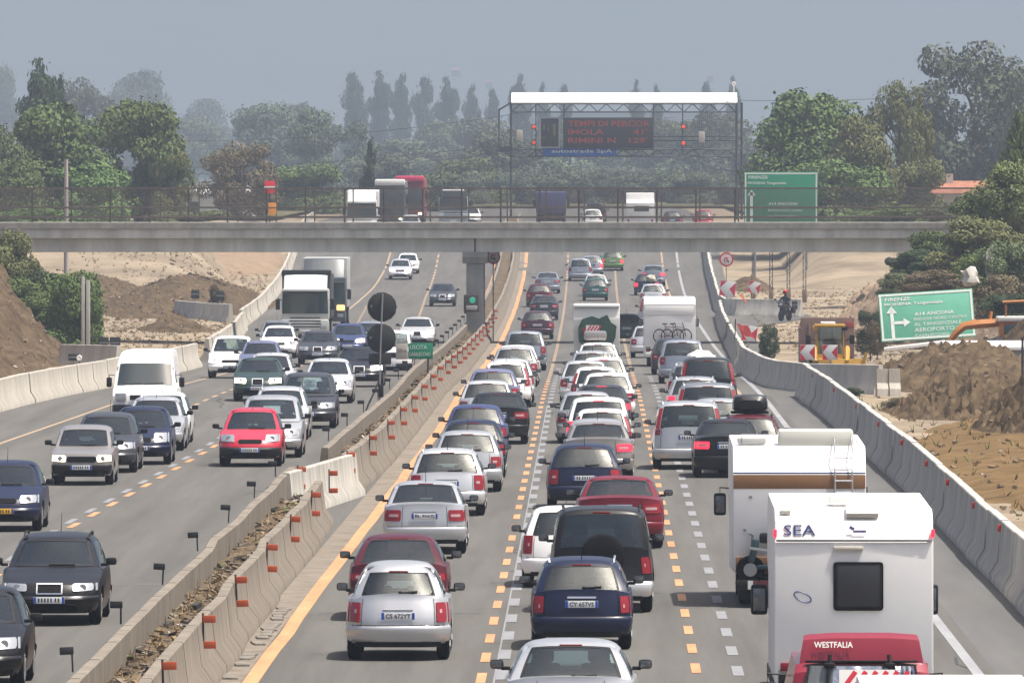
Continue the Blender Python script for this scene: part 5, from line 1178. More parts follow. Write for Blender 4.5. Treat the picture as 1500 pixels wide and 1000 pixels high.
# ------------------------------------------------------------------ the cars, one line each
for a in (
 # left lane of the jam, nearest first
 ('micra', 583, 'b', 968, 'silver', 'small round-tailed silver hatchback nearest the camera in the left lane of the jam'),
 ('sport', 583, 't', 781, 'maroon', 'dark red hatchback directly ahead of the small round-tailed silver one', (), dict(W=1.73)),
 ('lift', 622, 'b', 812, 'silver', 'silver hatchback saloon with a wide wiper ahead of the dark red hatchback'),
 ('wagon', 655, 'b', 756, 'light_silver', 'silver estate car with bright roof rails in the left lane beside the white barrier'),
 ('hatch', 684, 'b', 721, 'silver', 'silver hatchback directly ahead of the silver estate with roof rails'),
 ('hatch', 692, 't', 614, 'navy', 'dark blue hatchback ahead of two silver cars in the left lane'),
 ('hatch', 697, 't', 592, 'blue', 'lighter blue car just ahead of the dark blue hatchback'),
 ('saloon', 729, 'b', 651, 'black', 'black saloon at the right of the left lane beside the lighter blue car'),
 ('hatch', 713, 't', 557, 'light_silver', 'pale silver hatchback with a red lamp at its left ahead of the black saloon'),
 ('hatch', 722, 't', 540, 'lilac', 'lilac grey hatchback ahead of the pale silver one in the left lane'),
 ('tallhatch', 741, 'b', 597, 'white', 'white hatchback with tall red lamps beside the lilac grey car'),
 ('hatch', 746, 't', 525, 'light_silver', 'pale silver car whose roof shows above the white hatchback with tall lamps'),
 ('hatch', 754, 'b', 567, 'silver', 'silver hatchback with small dark red lamps ahead of the white one with tall lamps'),
 ('hatch', 757, 't', 505, 'white', 'white car whose roof just shows ahead of the silver hatchback'),
 ('scenic', 769, 'b', 543, 'steel', 'blue grey people carrier in the left lane just short of the bridge pillar'),
 ('hatch', 787, 'b', 497, 'plum', 'dark purple hatchback with big dark lamps in the left lane under the bridge'),
 ('saloon', 797, 'b', 469, 'dark_grey', 'dark grey saloon ahead of the dark purple hatchback', (), dict(W=1.70)),
 ('hatch', 790, 'b', 450, 'maroon', 'dark red hatchback with a black rear window near the bridge shadow'),
 ('saloon', 802, 'b', 430, 'steel', 'blue grey saloon farthest ahead in the left lane before the bridge'),
 # middle lane
 ('sport', 836, 't', 933, 'silver', 'silver car cut by the bottom edge of the picture in the middle lane', ('tail',), dict(lights=[(.58, .985, .62, .82)], W=1.80, wt=.68)),
 ('estate', 852, 'b', 953, 'navy', 'dark blue estate car with a number plate nearest in the middle lane'),
 ('suv', 881, 'b', 898, 'black', 'tall dark-windowed off-road car with a spare wheel on its back', (), dict(bump_c='silver')),
 ('tallhatch', 829, 'b', 861, 'white', 'white hatchback half hidden left of the off-road car', (), dict(clights=None, lights=[(.80, .985, .62, .95)])),
 ('saloon', 908, 'b', 804, 'wine', 'wine red saloon ahead of the off-road car', (), dict(W=1.82, L=4.8)),
 ('wagon', 856, 'b', 747, 'navy', 'dark blue estate car beside the wine red saloon at its left', (), dict(rails=False)),
 ('wagon', 875, 'b', 702, 'silver', 'silver estate with a dusty rear window and lit brake lamps in the middle lane', ('tail', 'high'), dict(lights=[(.56, .985, .62, .76)], rails=False)),
 ('saloon', 877, 't', 617, 'taupe', 'grey saloon ahead of the silver estate with the dusty window', ('tail',)),
 ('tallhatch', 882, 't', 598, 'white', 'white hatchback with tall lamps ahead of the grey saloon', ()),
 ('scenic', 877, 't', 581, 'white', 'white people carrier with a lit high brake lamp and wide dark window', ('high', 'tail')),
 ('hatch', 859, 't', 573, 'silver', 'silver hatchback left of the white people carrier with the lit high brake lamp'),
 ('saloon', 881, 't', 563, 'dark_grey', 'dark saloon with bright lit brake lamps ahead of the white people carrier', ('high', 'tail')),
 ('hatch', 890, 't', 546, 'white', 'white hatchback with a big black rear window right in the middle lane', (), dict(W=1.74)),
 ('tallhatch', 873, 't', 537, 'white', 'white hatchback with red lamps ahead of the one with the big black window'),
 ('hatch', 857, 't', 528, 'light_silver', 'pale silver hatchback at the left of the middle lane with a clear side window'),
 ('hatch', 884, 't', 523, 'white', 'white car whose bright roof shows between the pale silver cars of the middle lane', ('high',)),
 ('wagon', 868, 't', 513, 'silver', 'silver estate second behind the cream caravan'),
 ('wagon', 876, 't', 501, 'white', 'white estate car with a grey roof box right behind the cream caravan', (), dict(rails='black')),
 ('hatch', 872, 'b', 441, 'teal', 'dark teal hatchback ahead of the cream caravan'),
 ('hatch', 873, 't', 402, 'light_silver', 'white roofed hatchback ahead of the dark teal one'),
 ('scenic', 850, 'b', 412, 'steel', 'blue grey people carrier at the left of the middle lane under the bridge', (), dict(W=1.76)),
 ('hatch', 867, 't', 375, 'steel', 'pale blue grey car ahead of the blue grey people carrier', ('tail',)),
 ('hatch', 897, 'b', 397, 'green', 'light green hatchback with red lamps close under the bridge beam', ('tail',)),
 ('hatch', 865, 'D', 795, 'maroon', 'dark red car half hidden by the bridge beam in the middle lane'),
 # right lane
 ('saloon', 1066, 'b', 700, 'black', 'black saloon with a lit brake lamp behind the older white camper', ('tail',)),
 ('mpv', 1009, 'b', 688, 'silver', 'silver people carrier with roof rails and tall lamps in the right lane'),
 ('wagon', 1100, 't', 606, 'maroon', 'dark red estate car with a black roof box in the right lane', (), dict(rails='black')),
 ('hatch', 1052, 't', 583, 'silver', 'silver hatchback between the people carrier and the estate with the roof box'),
 ('mpv', 1037, 't', 560, 'grey', 'grey people carrier with a wide dark rear window in the right lane'),
 ('wagon', 1018, 't', 551, 'silver', 'silver estate just left of the grey people carrier', ('tail',)),
 ('wagon', 1016, 'b', 600, 'grey', 'grey estate car with a wrapped white load on its roof'),
 ('mpv', 1037, 't', 523, 'black', 'black people carrier with a dark rear window ahead of the wrapped roof load', (), dict(rails=False)),
 ('scenic', 1000, 'b', 562, 'steel', 'blue grey people carrier left of the black one in the right lane'),
 ('hatch', 985, 'b', 549, 'dark_grey', 'dark grey hatchback half hidden behind the blue grey people carrier'),
 ('hatch', 951, 'D', 455, 'light_silver', 'pale silver hatchback peeping out left of the camper with bicycles'),
 ('hatch', 918, 'b', 502, 'dark_green', 'dark green hatchback between the caravan and the camper with bicycles'),
 ('mpv', 960, 't', 433, 'silver', 'silver people carrier with a dark window just ahead of the camper with bicycles', (), dict(rails=False)),
 ('hatch', 957, 't', 416, 'light_silver', 'pale silver car with a rounded roof ahead of the silver people carrier'),
 ('hatch', 947, 'b', 433, 'navy', 'dark blue car with a pale bundle on its boot far ahead in the right lane', ('tail',)),
 ('saloon', 957, 't', 389, 'steel', 'blue grey saloon farthest ahead in the right lane', ('tail',)),
 # beyond the bridge
 ('hatch', 868, 'D', 838, 'white', 'white car beyond the bridge beside the blue tarpaulin lorry'),
 ('suv', 873, 'D', 852, 'black', 'black off-road car with a spare wheel beyond the bridge'),
 ('hatch', 985, 'D', 828, 'dark_grey', 'dark grey car beyond the bridge right of the white camper'),
 ('hatch', 1030, 'D', 835, 'red', 'red car beyond the bridge beside the green motorway sign'),
): car(a[0], a[1], a[2], a[3], a[4], a[5], G_R, False, a[6] if len(a) > 6 else (), **(a[7] if len(a) > 7 else {}))
for a in (
 ('hatch', -50, 'b', 1012, 'black', 'black car cut by the left edge in the lower corner of the picture'),
 ('wagon', 72, 'b', 917, 'black', 'black estate car with a chrome framed grille nearest on the oncoming side', (), dict(style='chrome', grille=(.26, .54, .68), rails='black', W=1.74, head=(.50, .95, .56, .68))),
 ('hatch', 2, 'b', 779, 'navy', 'dark blue hatchback with a yellow number plate at the left edge', ('yplate',)),
 ('boxy', 119, 'b', 711, 'taupe', 'boxy grey hatchback with both headlamps lit on the oncoming side', ('head',)),
 ('wagon', 151, 'b', 693, 'dark_grey', 'grey estate car right behind the boxy grey hatchback', (), dict(rails=False)),
 ('tallhatch', 204, 'b', 681, 'navy', 'dark blue hatchback with big clear headlamps on the oncoming side', (), dict(head=(.52, .97, .56, .80))),
 ('hatch', 224, 'b', 661, 'silver', 'silver hatchback behind the dark blue one with big clear headlamps'),
 ('hatch', 233, 't', 573, 'white', 'white car in front of the white van'),
 ('tallhatch', 366, 'b', 684, 'red', 'bright red hatchback on the oncoming side', (), dict(bump_c='black', head=(.56, .98, .62, .80), W=1.68)),
 ('scenic', 394, 'b', 671, 'silver', 'silver people carrier right behind the bright red hatchback'),
 ('wagon', 408, 'b', 645, 'light_silver', 'silver estate car second behind the bright red hatchback'),
 ('scenic', 449, 'b', 628, 'dark_grey', 'dark grey people carrier beside the silver cars behind the red hatchback'),
 ('hatch', 480, 'b', 591, 'light_silver', 'white silver hatchback behind the dark grey people carrier'),
 ('saloon', 526, 'b', 567, 'black', 'black saloon with one bright lamp behind the sign pole on the oncoming side', ('headw',), dict(W=1.80)),
 ('pickup', 571, 'b', 551, 'white', 'white off-road car half hidden by the black sign backs'),
 ('saloon', 611, 'b', 508, 'light_silver', 'silver saloon alone beside the small green sign', ('headw',)),
 ('saloon', 648, 'b', 449, 'dark_grey', 'dark saloon alone left of the bridge pillar', (), dict(W=1.72)),
 ('hatch', 586, 'b', 410, 'light_silver', 'pale silver car with lit lamps coming from under the bridge', ('head',)),
 ('hatch', 597, 't', 372, 'white', 'white car behind the pale silver one under the bridge'),
 ('hatch', 601, 'D', 812, 'light_silver', 'pale car half hidden by the bridge beam on the oncoming side'),
 ('scenic', 337, 'b', 554, 'white', 'white people carrier nearest the far barrier on the oncoming side', ('headw',)),
 ('hatch', 380, 't', 498, 'lilac', 'lilac blue car beside the white people carrier'),
 ('hatch', 407, 'b', 525, 'white', 'white hatchback right in front of the white lorry'),
 ('hatch', 394, 't', 516, 'light_silver', 'pale silver car ahead of the dark green one with a lit lamp'),
 ('saloon', 377, 'b', 588, 'dark_green', 'dark green saloon with a lit lamp on the oncoming side', ('head',), dict(W=1.70)),
 ('saloon', 465, 'b', 534, 'dark_grey', 'dark grey saloon in front of the lorries'),
 ('hatch', 509, 'b', 521, 'blue', 'dark blue hatchback with lit lamps beside the dark grey saloon', ('head',)),
 ('hatch', 541, 't', 470, 'steel', 'grey car just behind the upper black sign back'),
 ('hatch', 404, 't', 469, 'grey', 'grey car whose roof shows behind the white hatchback by the lorry'),
 ('hatch', 690, 'D', 850, 'white', 'white car with bright lit lamps beyond the bridge', ('headw',)),
): car(a[0], a[1], a[2], a[3], a[4], a[5], G_L, True, a[6] if len(a) > 6 else (), **(a[7] if len(a) > 7 else {}))
# things carried on roofs
def on_roof(key): return [c for c in CARS if key in c[0]][0]
c = on_roof('dark red estate car with a black roof box'); t = thing('roof_box', 'black roof box on the dark red estate car', 'roof box', (c[1], c[2]+2.0, zr(c[2])+1.53))
mb = MB(); rows = []
for y, hw, h0, h1 in ((-1.0, .30, .08, .30), (-.9, .42, .03, .40), (-.4, .45, 0, .43), (.4, .44, 0, .40), (.9, .36, .05, .28), (1.05, .15, .10, .18)): rows.append([(hw*a, y, z) for a, z in ((-1, h0+.06), (-1, (h0+h1)/2), (-.9, h1-.03), (-.5, h1), (.5, h1), (.9, h1-.03), (1, (h0+h1)/2), (1, h0+.06), (.8, h0), (-.8, h0), (-1, h0+.06))])
mb.quad_grid(rows)
for r in (rows[0], rows[-1]): b = len(mb.v); mb.v += r[:-1]; mb.f.append(tuple(range(b, b+len(r)-1))); mb.m.append(0)
mb.build('shell', PAINT['black'], t); rbox('mount', (0, -.4, -.03), (.95, .06, .06), BLACKP, t, .01); rbox('mount', (0, .4, -.03), (.95, .06, .06), BLACKP, t, .01)
c = on_roof('white estate car with a grey roof box'); t = thing('roof_box', 'grey roof box on the white estate behind the caravan', 'roof box', (c[1]-.1, c[2]+2.0, zr(c[2])+1.53)); rbox('shell', (0, 0, .17), (.85, 1.9, .34), PAINT['taupe'], t, .12); rbox('mount', (0, .4, -.03), (.95, .06, .06), BLACKP, t, .01)
c = on_roof('wrapped white load'); t = thing('wrapped_load', 'crumpled white wrapped load on the roof of the grey estate', 'luggage', (c[1]+.25, c[2]+2.0, zr(c[2])+1.44)); bm = bmesh.new(); bmesh.ops.create_uvsphere(bm, u_segments=20, v_segments=12, radius=1)
for v in bm.verts: n_ = 1+.22*noise.noise(v.co*2.2); v.co = Vector((v.co.x*.46*n_, v.co.y*.8*n_, max(-.02, .16+v.co.z*.26*n_)))
mb = MB(); mb.bm(bm); mb.build('wrapping', mat('white_sheet', (.55, .56, .55), .5, bump=.6, bscale=5), t, angle=70)
c = on_roof('pale bundle on its boot'); t = thing('bundle', 'pale bundle tied on the back of the far dark blue car', 'luggage', (c[1]+.35, c[2]+.05, zr(c[2])+1.15)); bm = bmesh.new(); bmesh.ops.create_uvsphere(bm, u_segments=16, v_segments=10, radius=.34)
for v in bm.verts: v.co *= 1+.5*noise.noise(v.co*4); v.co.z *= .65
mb = MB(); mb.bm(bm); mb.build('bundle', mat('beige_canvas', (.42, .39, .31), .9, bump=.5, bscale=6), t, angle=70)
# ------------------------------------------------------------------ figures (skin meshes evaluated in one go)
bpy.context.view_layer.update(); dg = bpy.context.evaluated_depsgraph_get(); done = []
for o, t, jm, lm, hm in FIG: done.append(bpy.data.meshes.new_from_object(o.evaluated_get(dg)))
for (o, t, jm, lm, hm), me in zip(FIG, done):
    old = o.data; bpy.data.objects.remove(o); me.materials.clear(); me.materials.append(jm); me.materials.append(lm); me.shade_smooth()
    for p in me.polygons: p.material_index = 1 if p.center.z < .90 else 0
    link('body', me, t)
    mb = MB(); bm = bmesh.new(); bmesh.ops.create_uvsphere(bm, u_segments=18, v_segments=12, radius=.15)
    mb.bm(bm, Matrix.Translation((0, .27, 1.66)) @ Matrix.Diagonal((.92, 1.05, 1.0, 1))); h = mb.build('helmet', hm, t); mb = MB(); mb.box((0, .40, 1.66), (.22, .05, .10), bev=.03); mb.build('visor', BLACKP, h)
    for s_ in (-1, 1):
        mb = MB(); mb.box((s_*.22, .36, .27), (.10, .26, .10), bev=.03); mb.build('boot', RUBBER, t)
        mb = MB(); mb.box((s_*.29, .70, 1.06), (.08, .09, .04), bev=.015)
        for k in range(4): mb.tube([(s_*.29+(k-1.5)*.021, .73, 1.065), (s_*.29+(k-1.5)*.021, .77, 1.06), (s_*.29+(k-1.5)*.021, .76, 1.035-.003*k)], [.011, .010, .008], 5)
        mb.tube([(s_*(.29-.035), .69, 1.05), (s_*(.29-.05), .73, 1.03)], [.012, .009], 5); mb.build('glove', BLACKP, t)
# ------------------------------------------------------------------ chevron boards
CW = mat('chevron_white', (.55, .56, .56), .5); CR = mat('chevron_red', (.46, .015, .04), .5)
def chevron(px, py, wpx, D, label, tilt=0.0, post=True):
    c = atD(px, py, D); s = wpx*D/F; t = thing('chevron_sign', label, 'warning sign', tuple(c), group='red and white chevron boards'); t.rotation_euler = (0, tilt, 0)
    mb = MB(); mb.box((0, 0, 0), (s, .04, s), bev=.006); p = mb.build('board', CW, t)
    mb = MB()
    def poly(pts):
        b = len(mb.v); n = len(pts); mb.v += [(q[0]*s, -.026, q[1]*s) for q in pts]; mb.f.append(tuple(range(b, b+n))); mb.m.append(0)
    poly([(-.49, .49), (-.49, .02), (-.10, .49)]); poly([(-.49, -.49), (-.10, -.49), (-.49, -.02)]); poly([(.10, 0), (.49, .46), (.49, -.46)]); mb.build('chevron', CR, p)
    if post: mb = MB(); mb.tube([(0, .04, s*.4), (0, .04, -max(.3, c.z-zr(D)+.1))], .03, 6); mb.build('post', GALV, t)
chevron(1066, 423, 23, 622, 'small chevron board leftmost of the far pair behind the barrier', .12); chevron(1105, 421, 17, 640, 'small chevron board right of the far pair beside the dark heap', .25)
chevron(1098, 488, 22, 470, 'leaning chevron board above the curving barrier', .15)
chevron(1183, 516, 22, 372, 'large chevron board standing left in front of the yellow digger'); chevron(1216, 516, 22, 371, 'large chevron board standing right in front of the yellow digger')
c = atD(1086, 482, 455); t = thing('warning_flag', 'slumped pinkish red warning cloth on a dark stick above the curving barrier', 'flag', tuple(c)); mb = MB(); mb.quad_grid([[(-.2+.11*i+.04*j, .06*math.sin(i*1.3+j), .25-.10*j-.03*i+.03*math.sin(i*2.1)) for i in range(6)] for j in range(6)]); mb.build('cloth', mat('flag_red', (.58, .07, .06), .8), t); mb = MB(); mb.tube([(-.26, .03, .45), (-.30, .03, -.85)], .03, 6); mb.build('stick', STEEL, t)
# dark back-turned boards on the left
def board(px, py, wpx, hpx, D, label, two=False, m=None):
    c = atD(px, py, D); k = D/F; t = thing('sign_board', label, 'sign', tuple(c)); mb = MB(); W = wpx*k; Hh = hpx*k
    if two: mb.box((-W*.26, 0, 0), (W*.47, .05, Hh), bev=.01); mb.box((W*.26, 0, 0), (W*.47, .05, Hh), bev=.01)
    else: mb.box((0, 0, 0), (W, .05, Hh), bev=.01)
    mb.build('board', m or mat('board_back', (.014, .015, .017), .7), t); mb = MB()
    for q in ((-.3, .3) if two else (0,)): mb.tube([(q*W, .04, Hh*.4), (q*W, .04, -(c.z-zr(D))-.05)], .03, 6)
    mb.box((0, -.03, 0), (W*.9, .02, .04)); mb.build('frame', GALV, t)
board(160, 502, 33, 17, 452, 'wide black sign board turned away beyond the white van', True)
board(286, 431, 12, 13, 598, 'small black sign board left of the pair behind the grey barrier'); board(322, 433, 12, 13, 592, 'small black sign board right of the pair behind the grey barrier')
board(108, 523, 16, 10, 424, 'low black board by the white lamp behind the barrier'); c = atD(116, 524, 423); t = thing('hazard_lamp', 'round white hazard lamp beside the low black board', 'lamp', tuple(c)); mb = MB(); mb.lathe([(-.05, .02), (-.06, .10), (0, .12), (.04, .08)], 'Y', (0, 0, 0), 14); mb.build('lens', WHITE, t); mb = MB(); mb.tube([(0, .03, 0), (0, .03, -1.0)], .02, 6); mb.build('stalk', STEEL, t)
board(1164, 447, 8, 12, 601, 'small black board at the right end of the far barrier')
# concrete post and poles at the left
c = at(134, 522); t = thing('concrete_post', 'tall grey concrete post standing beside the left bush', 'post', (c.x, 455, zr(455))); mb = MB(); k = 455/F; mb.box((-.11, 0, 1.6), (.15, .2, 4.0), bev=.02); mb.box((.11, .04, 1.5), (.17, .2, 3.9), bev=.02); mb.box((0, .06, 1.5), (.1, .1, 3.6), 1); mb.build('shaft', [CONC, STEEL], t)
c = atD(97, 233, 560); t = thing('utility_pole', 'pale timber utility pole beyond the bridge at the left', 'pole', (c.x, 560, zr(560))); mb = MB(); mb.tube([(0, 0, 0), (0, 0, c.z-zr(560))], [.15, .11], 10); mb.build('shaft', mat('pale_timber', (.36, .33, .30), .9, var=.2, scale=3, stretch=(1, 1, .1)), t); mb = MB(); mb.box((0, 0, c.z-zr(560)-.2), (.5, .08, .1)); mb.build('bracket', GALV, t)
# steel props hanging below the right bridge span
for i, px in enumerate((1103, 1129.5, 1155, 1178.5)):
    D = 655; k = D/F; x = (px-VX)*k; t = thing('steel_prop', ['slender dark prop leftmost of the four under the right bridge span', 'lattice prop second from the left under the right bridge span', 'lattice prop third from the left under the right bridge span', 'lattice prop rightmost of the four under the right bridge span'][i], 'prop', (x, D, zr(D)), group='props under the right bridge span')
    mb = MB(); h = (H0+(VY-371)*k)-zr(D); b0 = (H0+(VY-(402 if i == 0 else 424))*k)-zr(D); w_ = .09 if i else .05
    for sx in (-1, 1): mb.tube([(sx*w_, 0, max(b0, -.3)), (sx*w_, 0, h+.3)], .025, 5)
    for q in range(10): z0 = b0+(h-b0)*q/10; mb.tube([(-w_ if q % 2 else w_, 0, z0), (w_ if q % 2 else -w_, 0, z0+(h-b0)/10)], .015, 4)
    mb.build('lattice', STEEL, t)
    mb = MB(); mb.box((0, 0, b0/2), (.30, .30, b0), bev=.03); mb.build('footing', GRAVEL, t)
# red and white sign with orange lamp on the bridge
D = 513; c = atD(397, 274, D); t = thing('works_sign', 'small red and white works sign on an orange stand on the left bridge span', 'warning sign', (c.x, D-2, zb_(335)))
k = D/F; mb = MB(); mb.box((0, 0, c.z-zb_(335)), (.52, .04, .60), bev=.02); p = mb.build('board', mat('works_red', (.50, .02, .04), .5), t); mb = MB(); mb.box((0, -.026, c.z-zb_(335)-.02), (.53, .01, .12)); mb.build('stripe', CW, p); mb = MB(); mb.box((.12, 0, .95), (.40, .2, .60), bev=.04); mb.build('lamp_box', mat('works_orange', (.55, .22, .03), .6), t); mb = MB(); mb.tube([(0, .05, 0), (0, .05, c.z-zb_(335))], .03, 6); mb.box((.1, 0, .12), (1.4, .3, .24), 1, bev=.04); mb.build('stand', [STEEL, CREAM], t)
# ------------------------------------------------------------------ yellow digger and brown tipper
YEL = mat('digger_yellow', (.42, .24, .03), .5, var=.2, scale=2); BRN = mat('tipper_brown', (.155, .095, .075), .7, var=.2, scale=1.5)
D = 384.0; k = D/F; c = atD(1213, 530, D); zg = zr(D)
t = thing('tipper_lorry', 'brown tipper body parked behind the yellow digger', 'lorry', ((1211-VX)*390/F+.05, 391, zr(391)))
mb = MB(); 
for (cx, cy, cz, sx, sy, sz) in ((0, -.0, 1.25, 2.05, .1, 1.95), (-.98, 2.2, 1.05, .08, 4.4, 1.5), (.98, 2.2, 1.05, .08, 4.4, 1.5), (0, 2.2, .32, 2.0, 4.4, .1)): mb.box((cx, cy, cz+.1), (sx, sy, sz), bev=.02)
for q in (-.7, -.25, .25, .7): mb.box((q, -.08, 1.15), (.07, .08, 1.9), bev=.015)
mb.build('tipper_body', BRN, t); rbox('marker_plate', (.83, -.13, 2.05), (.34, .03, .26), mat('faded_red', (.28, .06, .055), .6), t, .01); wheelset(t, 2.0, (1.0, 3.6), .42, .3); rbox('cab', (0, 5.2, 1.3), (1.9, 1.3, 1.6), BRN, t, .1)
t = thing('digger', 'yellow wheeled digger with a glazed cab facing the road', 'digger', ((1216-VX)*k, D, zg))
rbox('chassis', (0, .6, .62), (1.5, 2.6, .45), YEL, t, .06); wheelset(t, 1.7, (-.4, 1.6), .45, .35)
mb = MB(); 
for x in (-.52, .52):
    for y in (0, 1.1): mb.tube([(x, y, .8), (x*.92, y+.05, 2.05)], .045, 6)
mb.box((0, .55, 2.06), (1.15, 1.35, .10), bev=.03); mb.box((0, 0, .9), (1.15, .08, .2)); mb.build('cab_frame', YEL, t)
rbox('cab_glass', (0, .52, 1.45), (.98, 1.05, 1.1), GLASS, t, .02); rbox('roof_panel', (-.08, .3, 2.15), (.55, .7, .12), WHITE, t, .04); rbox('operator_seat', (0, .6, 1.2), (.5, .5, .7), SEATM, t, .1)
for sd in (-1, 1): rbox('work_lamp', (sd*.55, -.02, 1.98), (.22, .12, .18), YEL if sd < 0 else BLACKP, t, .04); mb = MB(); mb.tube([(sd*.55, 0, 1.5), (sd*.8, -.1, 1.6)], .02, 5); mb.box((sd*.82, -.1, 1.55), (.2, .08, .34), bev=.04); mb.build('wing_mirror', BLACKP, t)
for x in (-.62, .62): mb = MB(); mb.tube([(x, -.3, .7), (x, -1.0, 1.25), (x*.97, -1.3, .75)], .10, 6); mb.build('loader_arm', YEL, t)
mb = MB(); mb.prism([(-1.8, .25), (-1.35, .2), (-1.2, .85), (-1.3, .85), (-1.42, .35), (-1.8, .33)], .05, 1.30); mb.box((1.22, -1.4, .75), (.10, .5, .7), ry=.3); mb.build('bucket', YEL, t)
mb = MB()
for q in range(9): mb.tube([(.3+.08*q, -1.85, .35+.08*(q % 3)), (.36+.09*q, -1.75, .5-.05*(q % 2))], .035, 5)
mb.build('bucket_chain', CREAM, t)
# orange excavator and site hut on the right
ORX = mat('excavator_orange', (.42, .16, .035), .55, var=.25, scale=2); D = 402.0; k = D/F
t = thing('excavator', 'orange excavator with a bent arm beside the tilted green sign', 'digger', ((1480-VX)*k, D, zr(D)+.95)); X_ = lambda px: (px-1480)*k; Z_ = lambda py: H0+(VY-py)*k-zr(D)-.95
mb = MB(); pts = [(1470, 472), (1440, 474), (1413, 477), (1400, 488), (1391, 500)]; mb.tube([(X_(a), 0, Z_(b)) for a, b in pts], [.17, .20, .19, .16, .12], 6); mb.build('arm', ORX, t)
mb = MB(); mb.tube([(X_(1452), .15, Z_(456)), (X_(1450), .1, Z_(474))], .08, 6); mb.tube([(X_(1430), .0, Z_(468)), (X_(1402), .0, Z_(480))], .06, 6); mb.build('hydraulic_ram', CHROME if False else ORX, t)
mb = MB(); mb.prism([(-.25, Z_(500)), (.25, Z_(500)), (.30, Z_(516)), (-.1, Z_(520)), (-.35, Z_(512))], X_(1378), X_(1396)); mb.build('bucket', STEEL, t)
rbox('cab', (X_(1488), .3, Z_(484)), (1.3, 1.4, .80), ORX, t, .06); rbox('cab_glass', (X_(1488), -.41, Z_(485)), (.95, .03, .55), DG, t, .02); rbox('cab_roof', (X_(1488), .3, Z_(467)), (1.5, 1.6, .2), CREAM, t, .06)
mb = MB(); mb.tube([(X_(1473), -.35, Z_(446)), (X_(1473), -.35, Z_(504))], .05, 6); mb.tube([(X_(1468), -.4, Z_(442)), (X_(1515), -.4, Z_(440))], .06, 6); mb.build('guard_frame', ORX, t)
rbox('engine_cover', (X_(1505), .8, Z_(500)), (2.2, 2.4, .45), CREAM, t, .08)
mb = MB()
for sd in (-1, 1): mb.box((X_(1495)+sd*.8, .6, .25), (.5, 3.2, .55), bev=.2)
mb.build('track', STEEL, t)
D = 378.0; k = D/F; t = thing('site_hut', 'pale grey site hut with a bright white roof half buried behind the soil heap', 'hut', ((1440-VX)*k, D, zr(D)+.6)); X_ = lambda px: (px-1440)*k; Z_ = lambda py: H0+(VY-py)*k-zr(D)-.6
mb = MB(); a, b, z0, z1 = X_(1384), X_(1525), -.8, Z_(512); mb.v += [(a+.25, -.3, z0), (b, -.3, z0), (b, -.3, z1), (a, -.3, z1), (a+.25, 2.3, z0), (b, 2.3, z0), (b, 2.3, z1), (a, 2.3, z1)]
for f in ((0, 1, 2, 3), (5, 4, 7, 6), (4, 0, 3, 7), (1, 5, 6, 2), (3, 2, 6, 7), (0, 4, 5, 1)): mb.f.append(f); mb.m.append(0)
mb.build('wall', mat('hut_grey', (.36, .37, .37), .6, var=.1, scale=1), t, smooth=False)
mb = MB(); mb.prism([(-.42, z1), (-.42, z1+.10), (1.0, z1+.32), (2.4, z1+.12), (2.4, z1)], a-.05, b+.05); mb.build('roof', CAMPT, t, smooth=False)
rbox('window', (X_(1415), -.31, Z_(529)), (.46, .06, .30), mat('hut_window', (.08, .10, .13), .15), t, .02)
mb = MB(); mb.box((X_(1427), -.31, Z_(528)), (.05, .05, .5)); mb.build('pipe', GALV, t)
c = atD(1497, 545, 350); t = thing('iron_post', 'dark iron post at the right edge of the soil heap', 'post', (c.x+.02, 350, 0)); mb = MB(); mb.tube([(0, 0, 0), (0, 0, 1.9)], .05, 6); mb.tube([(.0, 0, 1.9), (.12, 0, 1.95)], .04, 6); mb.build('shaft', STEEL, t)
# pale rocks and slabs of the right bank
for i, (px, py, s, D) in enumerate(((1450, 385, .55, 470), (1420, 405, .55, 462), (1455, 375, .4, 480), (1318, 385, .3, 496), (1304, 384, .28, 497))):
    c = atD(px, py, D); bm = bmesh.new(); bmesh.ops.create_icosphere(bm, subdivisions=2, radius=s)
    for v in bm.verts: n_ = 1+.7*noise.noise(v.co*3+Vector((i*3, 0, 0))); v.co = Vector((v.co.x*n_*(.8 if i else .4), v.co.y*n_, v.co.z*n_*(.8 if i else 1.3)))
    mb = MB(); mb.bm(bm); o = mb.build('boulder', CONC if i < 3 else mat('dark_rock', (.07, .07, .07), .9), loc=tuple(c), angle=20); tag(o, ['tall pale boulder on the right bank among the bushes', 'broad pale boulder above the tilted sign', 'small pale boulder at the top of the right bank', 'dark stone right of the pair at the right bridge foot', 'dark stone left of the pair at the right bridge foot'][i], 'boulder')
# ------------------------------------------------------------------ overhead wires, far houses
WIRE = mat('wire', (.02, .022, .025), .7)
def wire(p0, p1, D, sag, label):
    a, b = atD(p0[0], p0[1], D), atD(p1[0], p1[1], D); mb = MB(); mb.tube([(a+(b-a)*q)-Vector((0, 0, sag*4*q*(1-q))) for q in frange(0, 1, 16)], .022, 4); tag(mb.build('overhead_wire', WIRE), label, 'wire', 'overhead wires')
wire((-60, 190), (760, 166), 880, 1.6, 'topmost overhead wire left of the message board'); wire((-60, 232), (760, 208), 880, 1.4, 'middle overhead wire left of the message board'); wire((-60, 250), (760, 222), 882, 1.0, 'lowest overhead wire left of the message board'); wire((1080, 147), (1560, 118), 860, .6, 'overhead wire right of the message board crossing to the big tree')
ROOF = mat('terracotta_roof', (.30, .135, .085), .9, var=.25, scale=1.5, bump=.5, bscale=5); PLAST = mat('plaster', (.44, .40, .34), .9, var=.1, scale=.4)
